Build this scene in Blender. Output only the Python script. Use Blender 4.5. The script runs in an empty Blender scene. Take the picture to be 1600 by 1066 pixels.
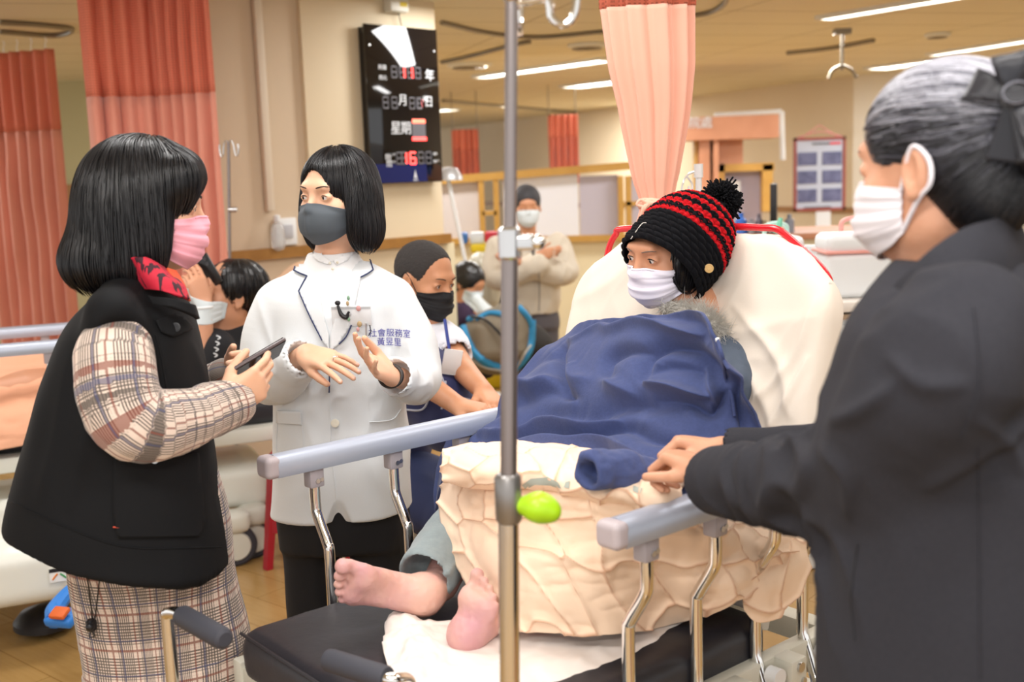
import bpy, bmesh, math, random, time
import numpy as np
from mathutils import Vector, Matrix, noise as mnoise
from mathutils.bvhtree import BVHTree
T0 = time.time()
random.seed(7)
np.random.seed(7)
sc = bpy.context.scene
COL = sc.collection

# ------------------------------------------------------------------ camera, light, exposure
FPX, CZ, PITCH, ROLL = 1750.0, 1.52, math.radians(8.5), math.radians(2.0)
_f = np.array([0, math.cos(PITCH), -math.sin(PITCH)])
_r0 = np.array([1.0, 0, 0])
_u0 = np.cross(_r0, _f)
_r = _r0 * math.cos(ROLL) - _u0 * math.sin(ROLL)
_u = _u0 * math.cos(ROLL) + _r0 * math.sin(ROLL)
CAMP = np.array([0, 0, CZ])
cd = bpy.data.cameras.new('camera')
cd.sensor_width = 36
cd.lens = FPX / 1600 * 36
cd.dof.use_dof = True
cd.dof.focus_distance = 2.55
cd.dof.aperture_fstop = 3.2
cd.clip_start = 0.05
cam = bpy.data.objects.new('camera', cd)
COL.objects.link(cam)
cam.matrix_world = Matrix(((_r[0], _u[0], -_f[0], 0), (_r[1], _u[1], -_f[1], 0), (_r[2], _u[2], -_f[2], CZ), (0, 0, 0, 1)))
sc.camera = cam
sc.view_settings.view_transform = 'Standard'
sc.view_settings.look = 'None'
sc.view_settings.gamma = 1
sc.view_settings.exposure = 0.33
sc.view_settings.use_curve_mapping = False
world = bpy.data.worlds.new('hall_light')
sc.world = world
world.use_nodes = True
world.node_tree.nodes['Background'].inputs[0].default_value = (1.0, 0.99, 0.985, 1)
world.node_tree.nodes['Background'].inputs[1].default_value = 1.0
CEIL = 2.5


def area_lamp(loc, sx, sy, watts, rz=0.0, color=(1, 0.98, 0.96)):
    l = bpy.data.lights.new('ceiling_fill_lamp', 'AREA')
    l.shape = 'RECTANGLE'
    l.size, l.size_y, l.energy, l.color = sx, sy, watts, color
    o = bpy.data.objects.new('ceiling_fill_lamp', l)
    o.location = loc
    o.rotation_euler = (0, 0, rz)
    COL.objects.link(o)
    return o


# area lamps standing in for ceiling fittings; far ones added to brighten the back
for lx, ly, w in ((-0.9, 0.6, 26), (0.9, 0.9, 20), (-0.4, 2.4, 18), (1.5, 2.6, 12), (-1.9, 3.6, 18), (0.6, 4.3, 16), (0.3, 6.3, 26), (2.8, 5.2, 18), (-1.2, 8.6, 40), (2.4, 8.8, 45), (5.2, 7.5, 22), (0.4, 10.4, 75), (4.2, 10.5, 60), (0.5, 16.5, 110), (-4.5, 6.8, 40), (2.5, 17.0, 90),
                  (-0.2, -0.9, 40)):
    area_lamp((lx, ly, CEIL - 0.03), 1.3, 0.3, w, 0.15)


# ------------------------------------------------------------------ point helpers
def ray(px, py):
    return _f + _r * (px - 800) / FPX - _u * (py - 533) / FPX


def at(px, py, Y):
    d = ray(px, py)
    return CAMP + d * (Y / d[1])


def atz(px, py, z):
    d = ray(px, py)
    return CAMP + d * ((z - CZ) / d[2])


BO, BU, BN = np.array([.15, 1.71, 0]), np.array([.764, .645, 0]), np.array([-.645, .764, 0])


def B(s, t, z):
    """point in the stretcher's own frame: s towards its head, t across it to the far side"""
    return BO + s * BU + t * BN + np.array([0, 0, z])


def nrm(v):
    v = np.asarray(v, float)
    return v / (np.linalg.norm(v) + 1e-12)


def basis(fwd, up=(0, 0, 1)):
    """rows: right, forward, up"""
    y = nrm(fwd)
    x = nrm(np.cross(y, up))
    z = np.cross(x, y)
    return np.array([x, y, z])


def catmull(pts, n):
    P = np.asarray(pts, float)
    m = len(P)
    t = np.linspace(0, m - 1, n)
    i = np.clip(t.astype(int), 0, m - 2)
    f = (t - i)[:, None] if P.ndim == 2 else (t - i)
    g = lambda k: P[np.clip(k, 0, m - 1)]
    sh = (len(t),) + (1,) * (P.ndim - 1)
    f = (t - i).reshape(sh)
    p0, p1, p2, p3 = g(i - 1), g(i), g(i + 1), g(i + 2)
    p0 = np.where((i == 0).reshape(sh), 2 * p1 - p2, p0)
    p3 = np.where((i == m - 2).reshape(sh), 2 * p2 - p1, p3)
    return .5 * ((2 * p1) + (-p0 + p2) * f + (2 * p0 - 5 * p1 + 4 * p2 - p3) * f ** 2 + (-p0 + 3 * p1 - 3 * p2 + p3) * f ** 3)


# ------------------------------------------------------------------ noise (vectorised)
def _hash(ix, iy, iz, seed):
    h = (ix.astype(np.int64) * 374761393 + iy.astype(np.int64) * 668265263 + iz.astype(np.int64) * 2147483647 + seed * 1274126177) & 0xffffffff
    h = ((h ^ (h >> 13)) * 1274126177) & 0xffffffff
    h = h ^ (h >> 16)
    return (h & 0xffff) / 65535.0 * 2 - 1


def vnoise(P, scale=1.0, seed=0):
    P = np.asarray(P) * scale
    if P.shape[-1] == 2:
        P = np.concatenate([P, np.zeros(P.shape[:-1] + (1,))], -1)
    i = np.floor(P)
    f = P - i
    i = i.astype(np.int64)
    f = f * f * f * (f * (f * 6 - 15) + 10)
    r = 0
    for a in (0, 1):
        for b in (0, 1):
            for c in (0, 1):
                w = (f[..., 0] if a else 1 - f[..., 0]) * (f[..., 1] if b else 1 - f[..., 1]) * (f[..., 2] if c else 1 - f[..., 2])
                r = r + w * _hash(i[..., 0] + a, i[..., 1] + b, i[..., 2] + c, seed)
    return r


def fbm(P, scale, seed=0, oct=3):
    r, a = 0, 1
    for o in range(oct):
        r = r + a * vnoise(P, scale * 2 ** o, seed + o * 17)
        a *= .5
    return r


def folds(P, dirv, wl, seed=0, stretch=.25):
    """cloth folds running along dirv, about wl apart"""
    d = nrm(dirv)
    along = (P @ d)[:, None] * d
    Q = (P - along) + along * stretch
    W = Q + .35 * wl * np.stack([vnoise(P, .5 / wl, seed + k) for k in range(3)], -1)
    n = vnoise(W, 1 / wl, seed + 9)
    m = np.clip(.5 + .9 * vnoise(P, .35 / wl, seed + 31), 0, 1)
    return (1 - np.abs(n) * 2) * m


# ------------------------------------------------------------------ materials
MATS = {}


def mat(name, col, rough=.6, metal=0.0, bump=None, spec=.5, sheen=0, emis=None, es=1, alpha=None, trans=0, coat=0, vary=None, sss=0):
    if name in MATS:
        return MATS[name]
    m = bpy.data.materials.new(name)
    m.use_nodes = True
    nt = m.node_tree
    b = nt.nodes['Principled BSDF']
    b.inputs['Base Color'].default_value = (*col, 1)
    b.inputs['Roughness'].default_value = rough
    b.inputs['Metallic'].default_value = metal
    b.inputs['Specular IOR Level'].default_value = spec
    if sheen:
        b.inputs['Sheen Weight'].default_value = sheen
        b.inputs['Sheen Roughness'].default_value = .5
    if emis:
        b.inputs['Emission Color'].default_value = (*emis, 1)
        b.inputs['Emission Strength'].default_value = es
    if alpha is not None:
        b.inputs['Alpha'].default_value = alpha
    if trans:
        b.inputs['Transmission Weight'].default_value = trans
    if coat:
        b.inputs['Coat Weight'].default_value = coat
    if sss:
        b.inputs['Subsurface Weight'].default_value = sss
        b.inputs['Subsurface Radius'].default_value = (.012, .004, .002)
    tc = nt.nodes.new('ShaderNodeTexCoord')
    if vary:   # (scale, second colour, amount)
        n = nt.nodes.new('ShaderNodeTexNoise')
        n.inputs['Scale'].default_value = vary[0]
        n.inputs['Detail'].default_value = 4
        nt.links.new(tc.outputs['Object'], n.inputs['Vector'])
        r = nt.nodes.new('ShaderNodeValToRGB')
        r.color_ramp.elements[0].position = .5 - vary[2]
        r.color_ramp.elements[1].position = .5 + vary[2]
        r.color_ramp.elements[0].color = (*col, 1)
        r.color_ramp.elements[1].color = (*vary[1], 1)
        nt.links.new(n.outputs['Fac'], r.inputs[0])
        nt.links.new(r.outputs[0], b.inputs['Base Color'])
    if bump:   # (scale, strength, distance)
        n = nt.nodes.new('ShaderNodeTexNoise')
        n.inputs['Scale'].default_value = bump[0]
        n.inputs['Detail'].default_value = 3
        nt.links.new(tc.outputs['Object'], n.inputs['Vector'])
        bp = nt.nodes.new('ShaderNodeBump')
        bp.inputs['Strength'].default_value = bump[1]
        bp.inputs['Distance'].default_value = bump[2]
        nt.links.new(n.outputs['Fac'], bp.inputs['Height'])
        nt.links.new(bp.outputs[0], b.inputs['Normal'])
    MATS[name] = m
    return m


class NT:
    """small helper to write node maths"""
    def __init__(s, m):
        s.nt = m.node_tree
        s.b = s.nt.nodes['Principled BSDF']

    def val(s, x, sock):
        if isinstance(x, (int, float)):
            sock.default_value = x
        else:
            s.nt.links.new(x, sock)

    def m(s, op, a, b=0.0, c=0.0):
        n = s.nt.nodes.new('ShaderNodeMath')
        n.operation = op
        s.val(a, n.inputs[0])
        s.val(b, n.inputs[1])
        s.val(c, n.inputs[2])
        return n.outputs[0]

    def sep(s, v):
        n = s.nt.nodes.new('ShaderNodeSeparateXYZ')
        s.nt.links.new(v, n.inputs[0])
        return n.outputs

    def uv(s):
        n = s.nt.nodes.new('ShaderNodeUVMap')
        return n.outputs[0]

    def obj(s):
        return s.nt.nodes.new('ShaderNodeTexCoord').outputs['Object']

    def mix(s, f, a, b):
        n = s.nt.nodes.new('ShaderNodeMix')
        n.data_type = 'RGBA'
        s.val(f, n.inputs[0])
        for v, k in ((a, 6), (b, 7)):
            if isinstance(v, tuple):
                n.inputs[k].default_value = (*v, 1)
            else:
                s.nt.links.new(v, n.inputs[k])
        return n.outputs[2]

    def noise(s, v, scale, detail=2):
        n = s.nt.nodes.new('ShaderNodeTexNoise')
        n.inputs['Scale'].default_value = scale
        n.inputs['Detail'].default_value = detail
        s.nt.links.new(v, n.inputs['Vector'])
        return n.outputs['Fac']

    def stripe(s, x, period, width, phase=0.0):
        f = s.m('FRACT', s.m('ADD', s.m('DIVIDE', x, period), phase + 100))
        return s.m('LESS_THAN', f, width)

    def scale(s, v, k):
        n = s.nt.nodes.new('ShaderNodeVectorMath')
        n.operation = 'MULTIPLY'
        s.nt.links.new(v, n.inputs[0])
        n.inputs[1].default_value = k
        return n.outputs[0]

    def bump(s, h, strength=.3, dist=.002):
        n = s.nt.nodes.new('ShaderNodeBump')
        n.inputs['Strength'].default_value = strength
        n.inputs['Distance'].default_value = dist
        s.nt.links.new(h, n.inputs['Height'])
        s.nt.links.new(n.outputs[0], s.b.inputs['Normal'])

    def color(s, c):
        s.nt.links.new(c, s.b.inputs['Base Color'])


# ------------------------------------------------------------------ object helpers
def tag(o, label=None, cat=None, group=None, kind=None):
    if label:
        o['label'] = label
    if cat:
        o['category'] = cat
    if group:
        o['group'] = group
    if kind:
        o['kind'] = kind
    return o


def thing(name, label, cat, loc=(0, 0, 0), group=None):
    o = bpy.data.objects.new(name, None)
    o.location = tuple(float(v) for v in loc)
    o.empty_display_size = .1
    COL.objects.link(o)
    return tag(o, label, cat, group)


def root_loc(o):
    l = Vector((0, 0, 0))
    while o:
        l += o.location
        o = o.parent
    return l


def link(name, me, parent=None, m=None, smooth=True, loc=None):
    """me is in world coordinates; its origin is moved to loc (or stays) and parented"""
    o = bpy.data.objects.new(name, me)
    COL.objects.link(o)
    if m is not None:
        for k in (m if isinstance(m, (list, tuple)) else [m]):
            me.materials.append(k)
    if smooth:
        me.shade_smooth()
    if parent is not None:
        o.parent = parent
        L = root_loc(parent)
        me.transform(Matrix.Translation(-L))
    elif loc is not None:
        L = Vector([float(v) for v in loc])
        me.transform(Matrix.Translation(-L))
        o.location = L
    me.update()
    return o


def mesh_np(name, V, Fq):
    me = bpy.data.meshes.new(name)
    V = np.ascontiguousarray(V, np.float32)
    Fq = np.asarray(Fq, np.int32)
    me.vertices.add(len(V))
    me.vertices.foreach_set('co', V.ravel())
    n = Fq.shape[1]
    me.loops.add(Fq.size)
    me.loops.foreach_set('vertex_index', Fq.ravel())
    me.polygons.add(len(Fq))
    me.polygons.foreach_set('loop_start', np.arange(len(Fq), dtype=np.int32) * n)
    me.update(calc_edges=True)
    return me


def set_uv(me, UV):
    l = me.uv_layers.new(name='UVMap')
    vi = np.empty(len(me.loops), np.int32)
    me.loops.foreach_get('vertex_index', vi)
    l.data.foreach_set('uv', np.asarray(UV, np.float32)[vi].ravel())


class MB:
    """collects simple shapes into one mesh"""
    def __init__(s):
        s.bm = bmesh.new()

    def _x(s, geom, M):
        bmesh.ops.transform(s.bm, matrix=M, verts=geom)

    def box(s, c, size, R=None, bev=0.0, seg=2):
        g = bmesh.ops.create_cube(s.bm, size=1)['verts']
        s._x(g, Matrix.Diagonal((*[float(v) for v in size], 1)))
        if bev > 0:
            es = list({e for v in g for e in v.link_edges})
            r = bmesh.ops.bevel(s.bm, geom=es, offset=bev, segments=seg, profile=.5, affect='EDGES')
            g = list({v for f in r['faces'] for v in f.verts} | {v for v in g if v.is_valid})
        M = Matrix.Translation([float(v) for v in c])
        if R is not None:
            M = M @ Matrix(np.asarray(R).T.tolist()).to_4x4()
        s._x(g, M)
        return s

    def tube(s, pts, r, seg=12, caps=True, n=None, closed=False):
        P = np.asarray(pts, float)
        if n:
            P = catmull(P, n)
        R = np.full(len(P), r, float) if np.isscalar(r) else np.interp(np.linspace(0, 1, len(P)), np.linspace(0, 1, len(r)), r)
        prev = None
        rings = []
        for i, p in enumerate(P):
            t = nrm(P[min(i + 1, len(P) - 1)] - P[max(i - 1, 0)])
            if prev is None:
                a = np.array([0, 0, 1.]) if abs(t[2]) < .9 else np.array([1., 0, 0])
                x = nrm(np.cross(t, a))
            else:
                x = nrm(prev - t * (prev @ t))
            prev = x
            y = np.cross(t, x)
            rings.append([s.bm.verts.new(p + R[i] * (math.cos(2 * math.pi * k / seg) * x + math.sin(2 * math.pi * k / seg) * y)) for k in range(seg)])
        for a, b in zip(rings, rings[1:]):
            for k in range(seg):
                s.bm.faces.new((a[k], a[(k + 1) % seg], b[(k + 1) % seg], b[k]))
        if caps:
            s.bm.faces.new(rings[0][::-1])
            s.bm.faces.new(rings[-1])
        return s

    def cyl(s, a, b, r, seg=20, r2=None):
        return s.tube([a, b], [r, r if r2 is None else r2], seg)

    def lathe(s, prof, loc, seg=32, R=None):
        """prof: (radius, height) pairs"""
        M = np.eye(3) if R is None else np.asarray(R)
        rings = []
        for rr, h in prof:
            rings.append([s.bm.verts.new(np.asarray(loc) + (np.array([rr * math.cos(2 * math.pi * k / seg), rr * math.sin(2 * math.pi * k / seg), h])) @ M) for k in range(seg)])
        for a, b in zip(rings, rings[1:]):
            for k in range(seg):
                s.bm.faces.new((a[k], a[(k + 1) % seg], b[(k + 1) % seg], b[k]))
        s.bm.faces.new(rings[0][::-1])
        s.bm.faces.new(rings[-1])
        return s

    def ball(s, c, r, R=None, seg=20):
        g = bmesh.ops.create_uvsphere(s.bm, u_segments=seg, v_segments=seg // 2 + 2, radius=1)['verts']
        r = (r, r, r) if np.isscalar(r) else r
        M = Matrix.Translation([float(v) for v in c])
        if R is not None:
            M = M @ Matrix(np.asarray(R).T.tolist()).to_4x4()
        s._x(g, M @ Matrix.Diagonal((*r, 1)))
        return s

    def prism(s, poly, o, ex, ey, ez, depth):
        """polygon poly in plane (ex, ey) at o, pushed by depth along ez"""
        o, ex, ey, ez = (np.asarray(v, float) for v in (o, ex, ey, ez))
        a = [s.bm.verts.new(o + p[0] * ex + p[1] * ey) for p in poly]
        b = [s.bm.verts.new(o + p[0] * ex + p[1] * ey + depth * ez) for p in poly]
        s.bm.faces.new(a[::-1])
        s.bm.faces.new(b)
        n = len(poly)
        for i in range(n):
            s.bm.faces.new((a[i], a[(i + 1) % n], b[(i + 1) % n], b[i]))
        return s

    def mesh(s, name='m'):
        bmesh.ops.recalc_face_normals(s.bm, faces=s.bm.faces)
        me = bpy.data.meshes.new(name)
        s.bm.to_mesh(me)
        s.bm.free()
        return me

    def build(s, name, m=None, parent=None, smooth=True, loc=None, angle=35):
        me = s.mesh(name)
        o = link(name, me, parent, m, False, loc)
        if smooth:
            me.shade_smooth()
            try:
                me.set_sharp_from_angle(angle=math.radians(angle))
            except Exception:
                pass
        return o


def text_mesh(txt, size, o, ex, ey, depth=.0006, align='CENTER'):
    """letters as a mesh standing at o, reading along ex with ey up"""
    c = bpy.data.curves.new('letters', 'FONT')
    c.body = txt
    c.size = size
    c.align_x = align
    c.align_y = 'CENTER'
    c.extrude = depth
    c.resolution_u = 3
    ob = bpy.data.objects.new('letters', c)
    COL.objects.link(ob)
    dg = bpy.context.evaluated_depsgraph_get()
    me = bpy.data.meshes.new_from_object(ob.evaluated_get(dg))
    bpy.data.objects.remove(ob)
    ex, ey = nrm(ex), nrm(ey)
    ez = np.cross(ex, ey)
    M = Matrix(((ex[0], ey[0], ez[0], o[0]), (ex[1], ey[1], ez[1], o[1]), (ex[2], ey[2], ez[2], o[2]), (0, 0, 0, 1)))
    me.transform(M)
    return me


def join_meshes(ms, name='m'):
    bm = bmesh.new()
    for m_ in ms:
        bm.from_mesh(m_)
    me = bpy.data.meshes.new(name)
    bm.to_mesh(me)
    bm.free()
    return me


def cloth_net(ctrl, nu, nv, disp=None, thick=.004, soft=1):
    """smooth sheet through a net of points; disp(UVmetres, P) moves it along its normal"""
    C = np.asarray(ctrl, float)
    A = catmull(C, nu)
    A = catmull(np.swapaxes(A, 0, 1), nv)
    A = np.swapaxes(A, 0, 1)
    du = np.gradient(A, axis=0)
    dv = np.gradient(A, axis=1)
    n = np.cross(du, dv)
    n /= np.linalg.norm(n, axis=-1, keepdims=True) + 1e-9
    lu = np.concatenate([np.zeros((1, nv)), np.cumsum(np.linalg.norm(np.diff(A, axis=0), axis=-1), 0)], 0).mean(1)
    lv = np.concatenate([np.zeros((nu, 1)), np.cumsum(np.linalg.norm(np.diff(A, axis=1), axis=-1), 1)], 1).mean(0)
    UV = np.stack(np.meshgrid(lu, lv, indexing='ij'), -1).reshape(-1, 2)
    P = A.reshape(-1, 3)
    N_ = n.reshape(-1, 3)
    if disp is not None:
        h = disp(UV, P).reshape(nu, nv)
        for _ in range(soft):
            q = np.pad(h, 1, mode='edge')
            h = .4 * h + .15 * (q[:-2, 1:-1] + q[2:, 1:-1] + q[1:-1, :-2] + q[1:-1, 2:])
        P = P + N_ * h.reshape(-1, 1)
    idx = np.arange(nu * nv).reshape(nu, nv)
    top = np.stack([idx[:-1, :-1], idx[1:, :-1], idx[1:, 1:], idx[:-1, 1:]], -1).reshape(-1, 4)
    G = P.reshape(nu, nv, 3)
    n2 = np.cross(np.gradient(G, axis=0), np.gradient(G, axis=1)).reshape(-1, 3)
    n2 /= np.linalg.norm(n2, axis=-1, keepdims=True) + 1e-9
    m = nu * nv
    V = np.concatenate([P, P - N_ * thick])
    bot = top[:, ::-1] + m
    rim = np.concatenate([idx[0, :], idx[1:, -1], idx[-1, -2::-1], idx[-2:0:-1, 0]])
    nx = np.roll(rim, -1)
    side = np.stack([rim, nx, nx + m, rim + m], -1)
    me = mesh_np('sheet', V, np.concatenate([top, bot, side]))
    set_uv(me, np.concatenate([UV, UV]))
    return me


def quilting(UV, cell=.1, seed=3, puff=.008, edge=False):
    """puffs between wandering stitch lines"""
    rs = np.random.RandomState(seed)
    lo, hi = UV.min(0) - cell, UV.max(0) + cell
    nx, ny = (np.ceil((hi - lo) / cell)).astype(int)
    g = np.stack(np.meshgrid(np.arange(nx), np.arange(ny), indexing='ij'), -1).reshape(-1, 2)
    pts = lo + (g + .5 + .7 * (rs.rand(len(g), 2) - .5)) * cell
    W = UV + .25 * cell * np.stack([vnoise(UV, 1.1 / cell, 5), vnoise(UV, 1.1 / cell, 6)], -1)
    d1 = np.full(len(UV), 9.)
    d2 = np.full(len(UV), 9.)
    for p in pts:
        d = np.linalg.norm(W - p, axis=1)
        m = d < d1
        d2 = np.where(m, d1, np.minimum(d2, d))
        d1 = np.where(m, d, d1)
    e = (d2 - d1) / cell
    if edge:
        return e
    return puff * (1 - np.exp(-11 * e)) * (1 - .3 * np.exp(-((d1 / (cell * .5)) ** 2)))


# ------------------------------------------------------------------ signed-distance modelling
class SDF:
    def __init__(s):
        s.p = []

    def cap(s, a, b, ra, rb=None, k=.01, op=1):
        rb = ra if rb is None else rb
        a, b = np.asarray(a, float), np.asarray(b, float)
        r = max(ra, rb)
        s.p.append(('c', (a, b, ra, rb), np.minimum(a, b) - r, np.maximum(a, b) + r, k, op))
        return s

    def chain(s, pts, rad, k=.01, op=1, n=None):
        P = np.asarray(pts, float)
        R = np.full(len(P), rad, float) if np.isscalar(rad) else np.asarray(rad, float)
        if n:
            R = np.interp(np.linspace(0, len(P) - 1, n), np.arange(len(P)), R)
            P = catmull(P, n)
        s.p.append(('h', (P, R), P.min(0) - R.max(), P.max(0) + R.max(), k, op))
        return s

    def ell(s, c, r, R=None, k=.01, op=1):
        c, r = np.asarray(c, float), np.asarray(r, float)
        m = r.max()
        s.p.append(('e', (c, r, np.eye(3) if R is None else np.asarray(R)), c - m, c + m, k, op))
        return s

    def box(s, c, h, R=None, rr=.005, k=.01, op=1):
        c, h = np.asarray(c, float), np.asarray(h, float)
        m = np.linalg.norm(h)
        s.p.append(('b', (c, h, np.eye(3) if R is None else np.asarray(R), rr), c - m, c + m, k, op))
        return s

    def cut(s, o, n, k=.002):
        """remove everything on the side n points to"""
        s.p.append(('p', (np.asarray(o, float), nrm(n)), None, None, k, -1))
        return s

    @staticmethod
    def _cap(P, a, b, ra, rb):
        ab = b - a
        L = ab @ ab + 1e-12
        h = np.clip(((P - a) @ ab) / L, 0, 1)
        return np.linalg.norm(P - a - h[..., None] * ab, axis=-1) - (ra + (rb - ra) * h)

    def dist(s, q, P):
        t, a = q[0], q[1]
        if t == 'c':
            return s._cap(P, *a)
        if t == 'h':
            d = None
            for i in range(len(a[0]) - 1):
                e = s._cap(P, a[0][i], a[0][i + 1], a[1][i], a[1][i + 1])
                d = e if d is None else np.minimum(d, e)
            return d
        if t == 'e':
            l = (P - a[0]) @ a[2].T
            k0 = np.linalg.norm(l / a[1], axis=-1)
            k1 = np.linalg.norm(l / a[1] ** 2, axis=-1)
            return np.where(k1 > 1e-9, k0 * (k0 - 1) / (k1 + 1e-12), -a[1].min())
        if t == 'b':
            l = np.abs((P - a[0]) @ a[2].T) - (a[1] - a[3])
            return np.linalg.norm(np.maximum(l, 0), axis=-1) + np.minimum(l.max(-1), 0) - a[3]
        if t == 'p':
            return -((P - a[0]) @ a[1])

    @staticmethod
    def mixd(f, d, k, op):
        if op > 0:
            h = np.maximum(k - np.abs(f - d), 0) / k
            return np.minimum(f, d) - h * h * k * .25
        d = -d
        h = np.maximum(k - np.abs(f - d), 0) / k
        return np.maximum(f, d) + h * h * k * .25

    def eval(s, P):
        f = np.full(P.shape[:-1], 1.0)
        for q in s.p:
            if q[0] == 'p':
                f = s.mixd(f, s.dist(q, P), q[4], -1)
            else:
                f = s.mixd(f, s.dist(q, P), q[4], q[5])
        return f

    def mesh(s, res, fine=(), pad=None):
        """fine: (axis, lo, hi, step) stretches of the grid that are finer"""
        pr = [q for q in s.p if q[5] > 0]
        lo = np.min([q[2] for q in pr], 0) - 3 * res
        hi = np.max([q[3] for q in pr], 0) + 3 * res
        ax = []
        for i in range(3):
            v, out = lo[i], []
            while v < hi[i]:
                out.append(v)
                st = res
                for (a, l, h, fs) in fine:
                    if a == i and l <= v <= h:
                        st = min(st, fs)
                v += st
            out.append(v)
            ax.append(np.array(out))
        xs, ys, zs = ax
        big = .2
        F = np.full((len(xs), len(ys), len(zs)), big, np.float32)
        for q in s.p:
            if q[2] is None:
                sl = (slice(None),) * 3
            else:
                m = q[4] + 2 * res
                sl = tuple(slice(max(0, np.searchsorted(a, q[2][i] - m) - 1), np.searchsorted(a, q[3][i] + m) + 1) for i, a in enumerate(ax))
            X, Y, Z = xs[sl[0]], ys[sl[1]], zs[sl[2]]
            if not (len(X) and len(Y) and len(Z)):
                continue
            st = max(1, int(1_500_000 / (len(Y) * len(Z))))
            for i0 in range(0, len(X), st):
                P = np.stack(np.meshgrid(X[i0:i0 + st], Y, Z, indexing='ij'), -1)
                d = s.dist(q, P)
                b0 = (sl[0].start or 0) + i0
                s2 = (slice(b0, b0 + P.shape[0]), sl[1], sl[2])
                F[s2] = s.mixd(F[s2], d, q[4], q[5])
        return s.nets(F, ax)

    @staticmethod
    def nets(F, ax):
        nx, ny, nz = F.shape
        F[0], F[-1], F[:, 0], F[:, -1], F[:, :, 0], F[:, :, -1] = (.1,) * 6
        ins = F < 0
        acc, quads = [], []
        ids = []
        stride = (ny * nz, nz, 1)
        for a in range(3):
            s1 = [slice(None)] * 3
            s2 = [slice(None)] * 3
            s1[a] = slice(0, -1)
            s2[a] = slice(1, None)
            A, Bq = ins[tuple(s1)], ins[tuple(s2)]
            I = np.stack(np.nonzero(A != Bq), -1)
            if not len(I):
                continue
            J = I.copy()
            J[:, a] += 1
            fa = F[I[:, 0], I[:, 1], I[:, 2]]
            fb = F[J[:, 0], J[:, 1], J[:, 2]]
            t = fa / (fa - fb)
            p = np.stack([ax[c][I[:, c]] for c in range(3)], -1)
            p[:, a] = p[:, a] + t * (ax[a][J[:, a]] - ax[a][I[:, a]])
            b, c = (a + 1) % 3, (a + 2) % 3
            base = I[:, 0] * stride[0] + I[:, 1] * stride[1] + I[:, 2]
            cells = [base - stride[b] - stride[c], base - stride[c], base, base - stride[b]]
            for q in cells:
                ids.append(q)
                acc.append(p)
            Q = np.stack(cells, -1)
            fl = fa > 0
            Q[fl] = Q[fl][:, ::-1]
            quads.append(Q)
        ids = np.concatenate(ids)
        acc = np.concatenate(acc)
        u, inv = np.unique(ids, return_inverse=True)
        cnt = np.bincount(inv)
        V = np.stack([np.bincount(inv, acc[:, i]) / cnt for i in range(3)], -1)
        Q = np.searchsorted(u, np.concatenate(quads))
        return V, Q


def vnormals(V, Q):
    n = np.cross(V[Q[:, 2]] - V[Q[:, 0]], V[Q[:, 3]] - V[Q[:, 1]])
    N_ = np.zeros_like(V)
    for i in range(4):
        for c in range(3):
            N_[:, c] += np.bincount(Q[:, i], n[:, c], len(V))
    return N_ / (np.linalg.norm(N_, axis=1, keepdims=True) + 1e-12)


def relax(V, Q, it=2, w=.5):
    E = np.concatenate([Q[:, [0, 1]], Q[:, [1, 2]], Q[:, [2, 3]], Q[:, [3, 0]]])
    deg = np.bincount(E.ravel(), minlength=len(V))[:, None] + 1e-9
    for _ in range(it):
        S = np.zeros_like(V)
        for c in range(3):
            S[:, c] = np.bincount(E[:, 0], V[E[:, 1], c], len(V)) + np.bincount(E[:, 1], V[E[:, 0], c], len(V))
        V = V + w * (S / deg - V)
    return V


def sdf_obj(name, sd, res, m, parent=None, fine=(), disp=None, uvf=None, loc=None, smooth=1):
    V, Q = sd.mesh(res, fine)
    if smooth:
        V = relax(V, Q, smooth)
    base = V
    if disp is not None:
        V = V + vnormals(V, Q) * disp(V)[:, None]
    me = mesh_np(name, V, Q)
    if uvf is not None:
        set_uv(me, uvf(base))
    o = link(name, me, parent, m, True, loc)
    o['_v'] = 0
    del o['_v']
    print('  %-14s %7d faces  %.1fs' % (name, len(Q), time.time() - T0))
    return o


def world_bvh(o):
    L = root_loc(o)
    me = o.data
    vs = [v.co + L for v in me.vertices]
    return BVHTree.FromPolygons(vs, [tuple(p.vertices) for p in me.polygons])


def project(bvh, p, d, back=.5, off=.002):
    """push point p onto the surface along d"""
    d = Vector(nrm(d))
    p = Vector([float(x) for x in p])
    h = bvh.ray_cast(p - d * back, d, back + 1.5)
    if h[0] is None:
        h = bvh.find_nearest(p)
    n = h[1]
    if n.dot(d) > 0:
        n = -n
    return np.array(h[0] + n * off), np.array(n)


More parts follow.
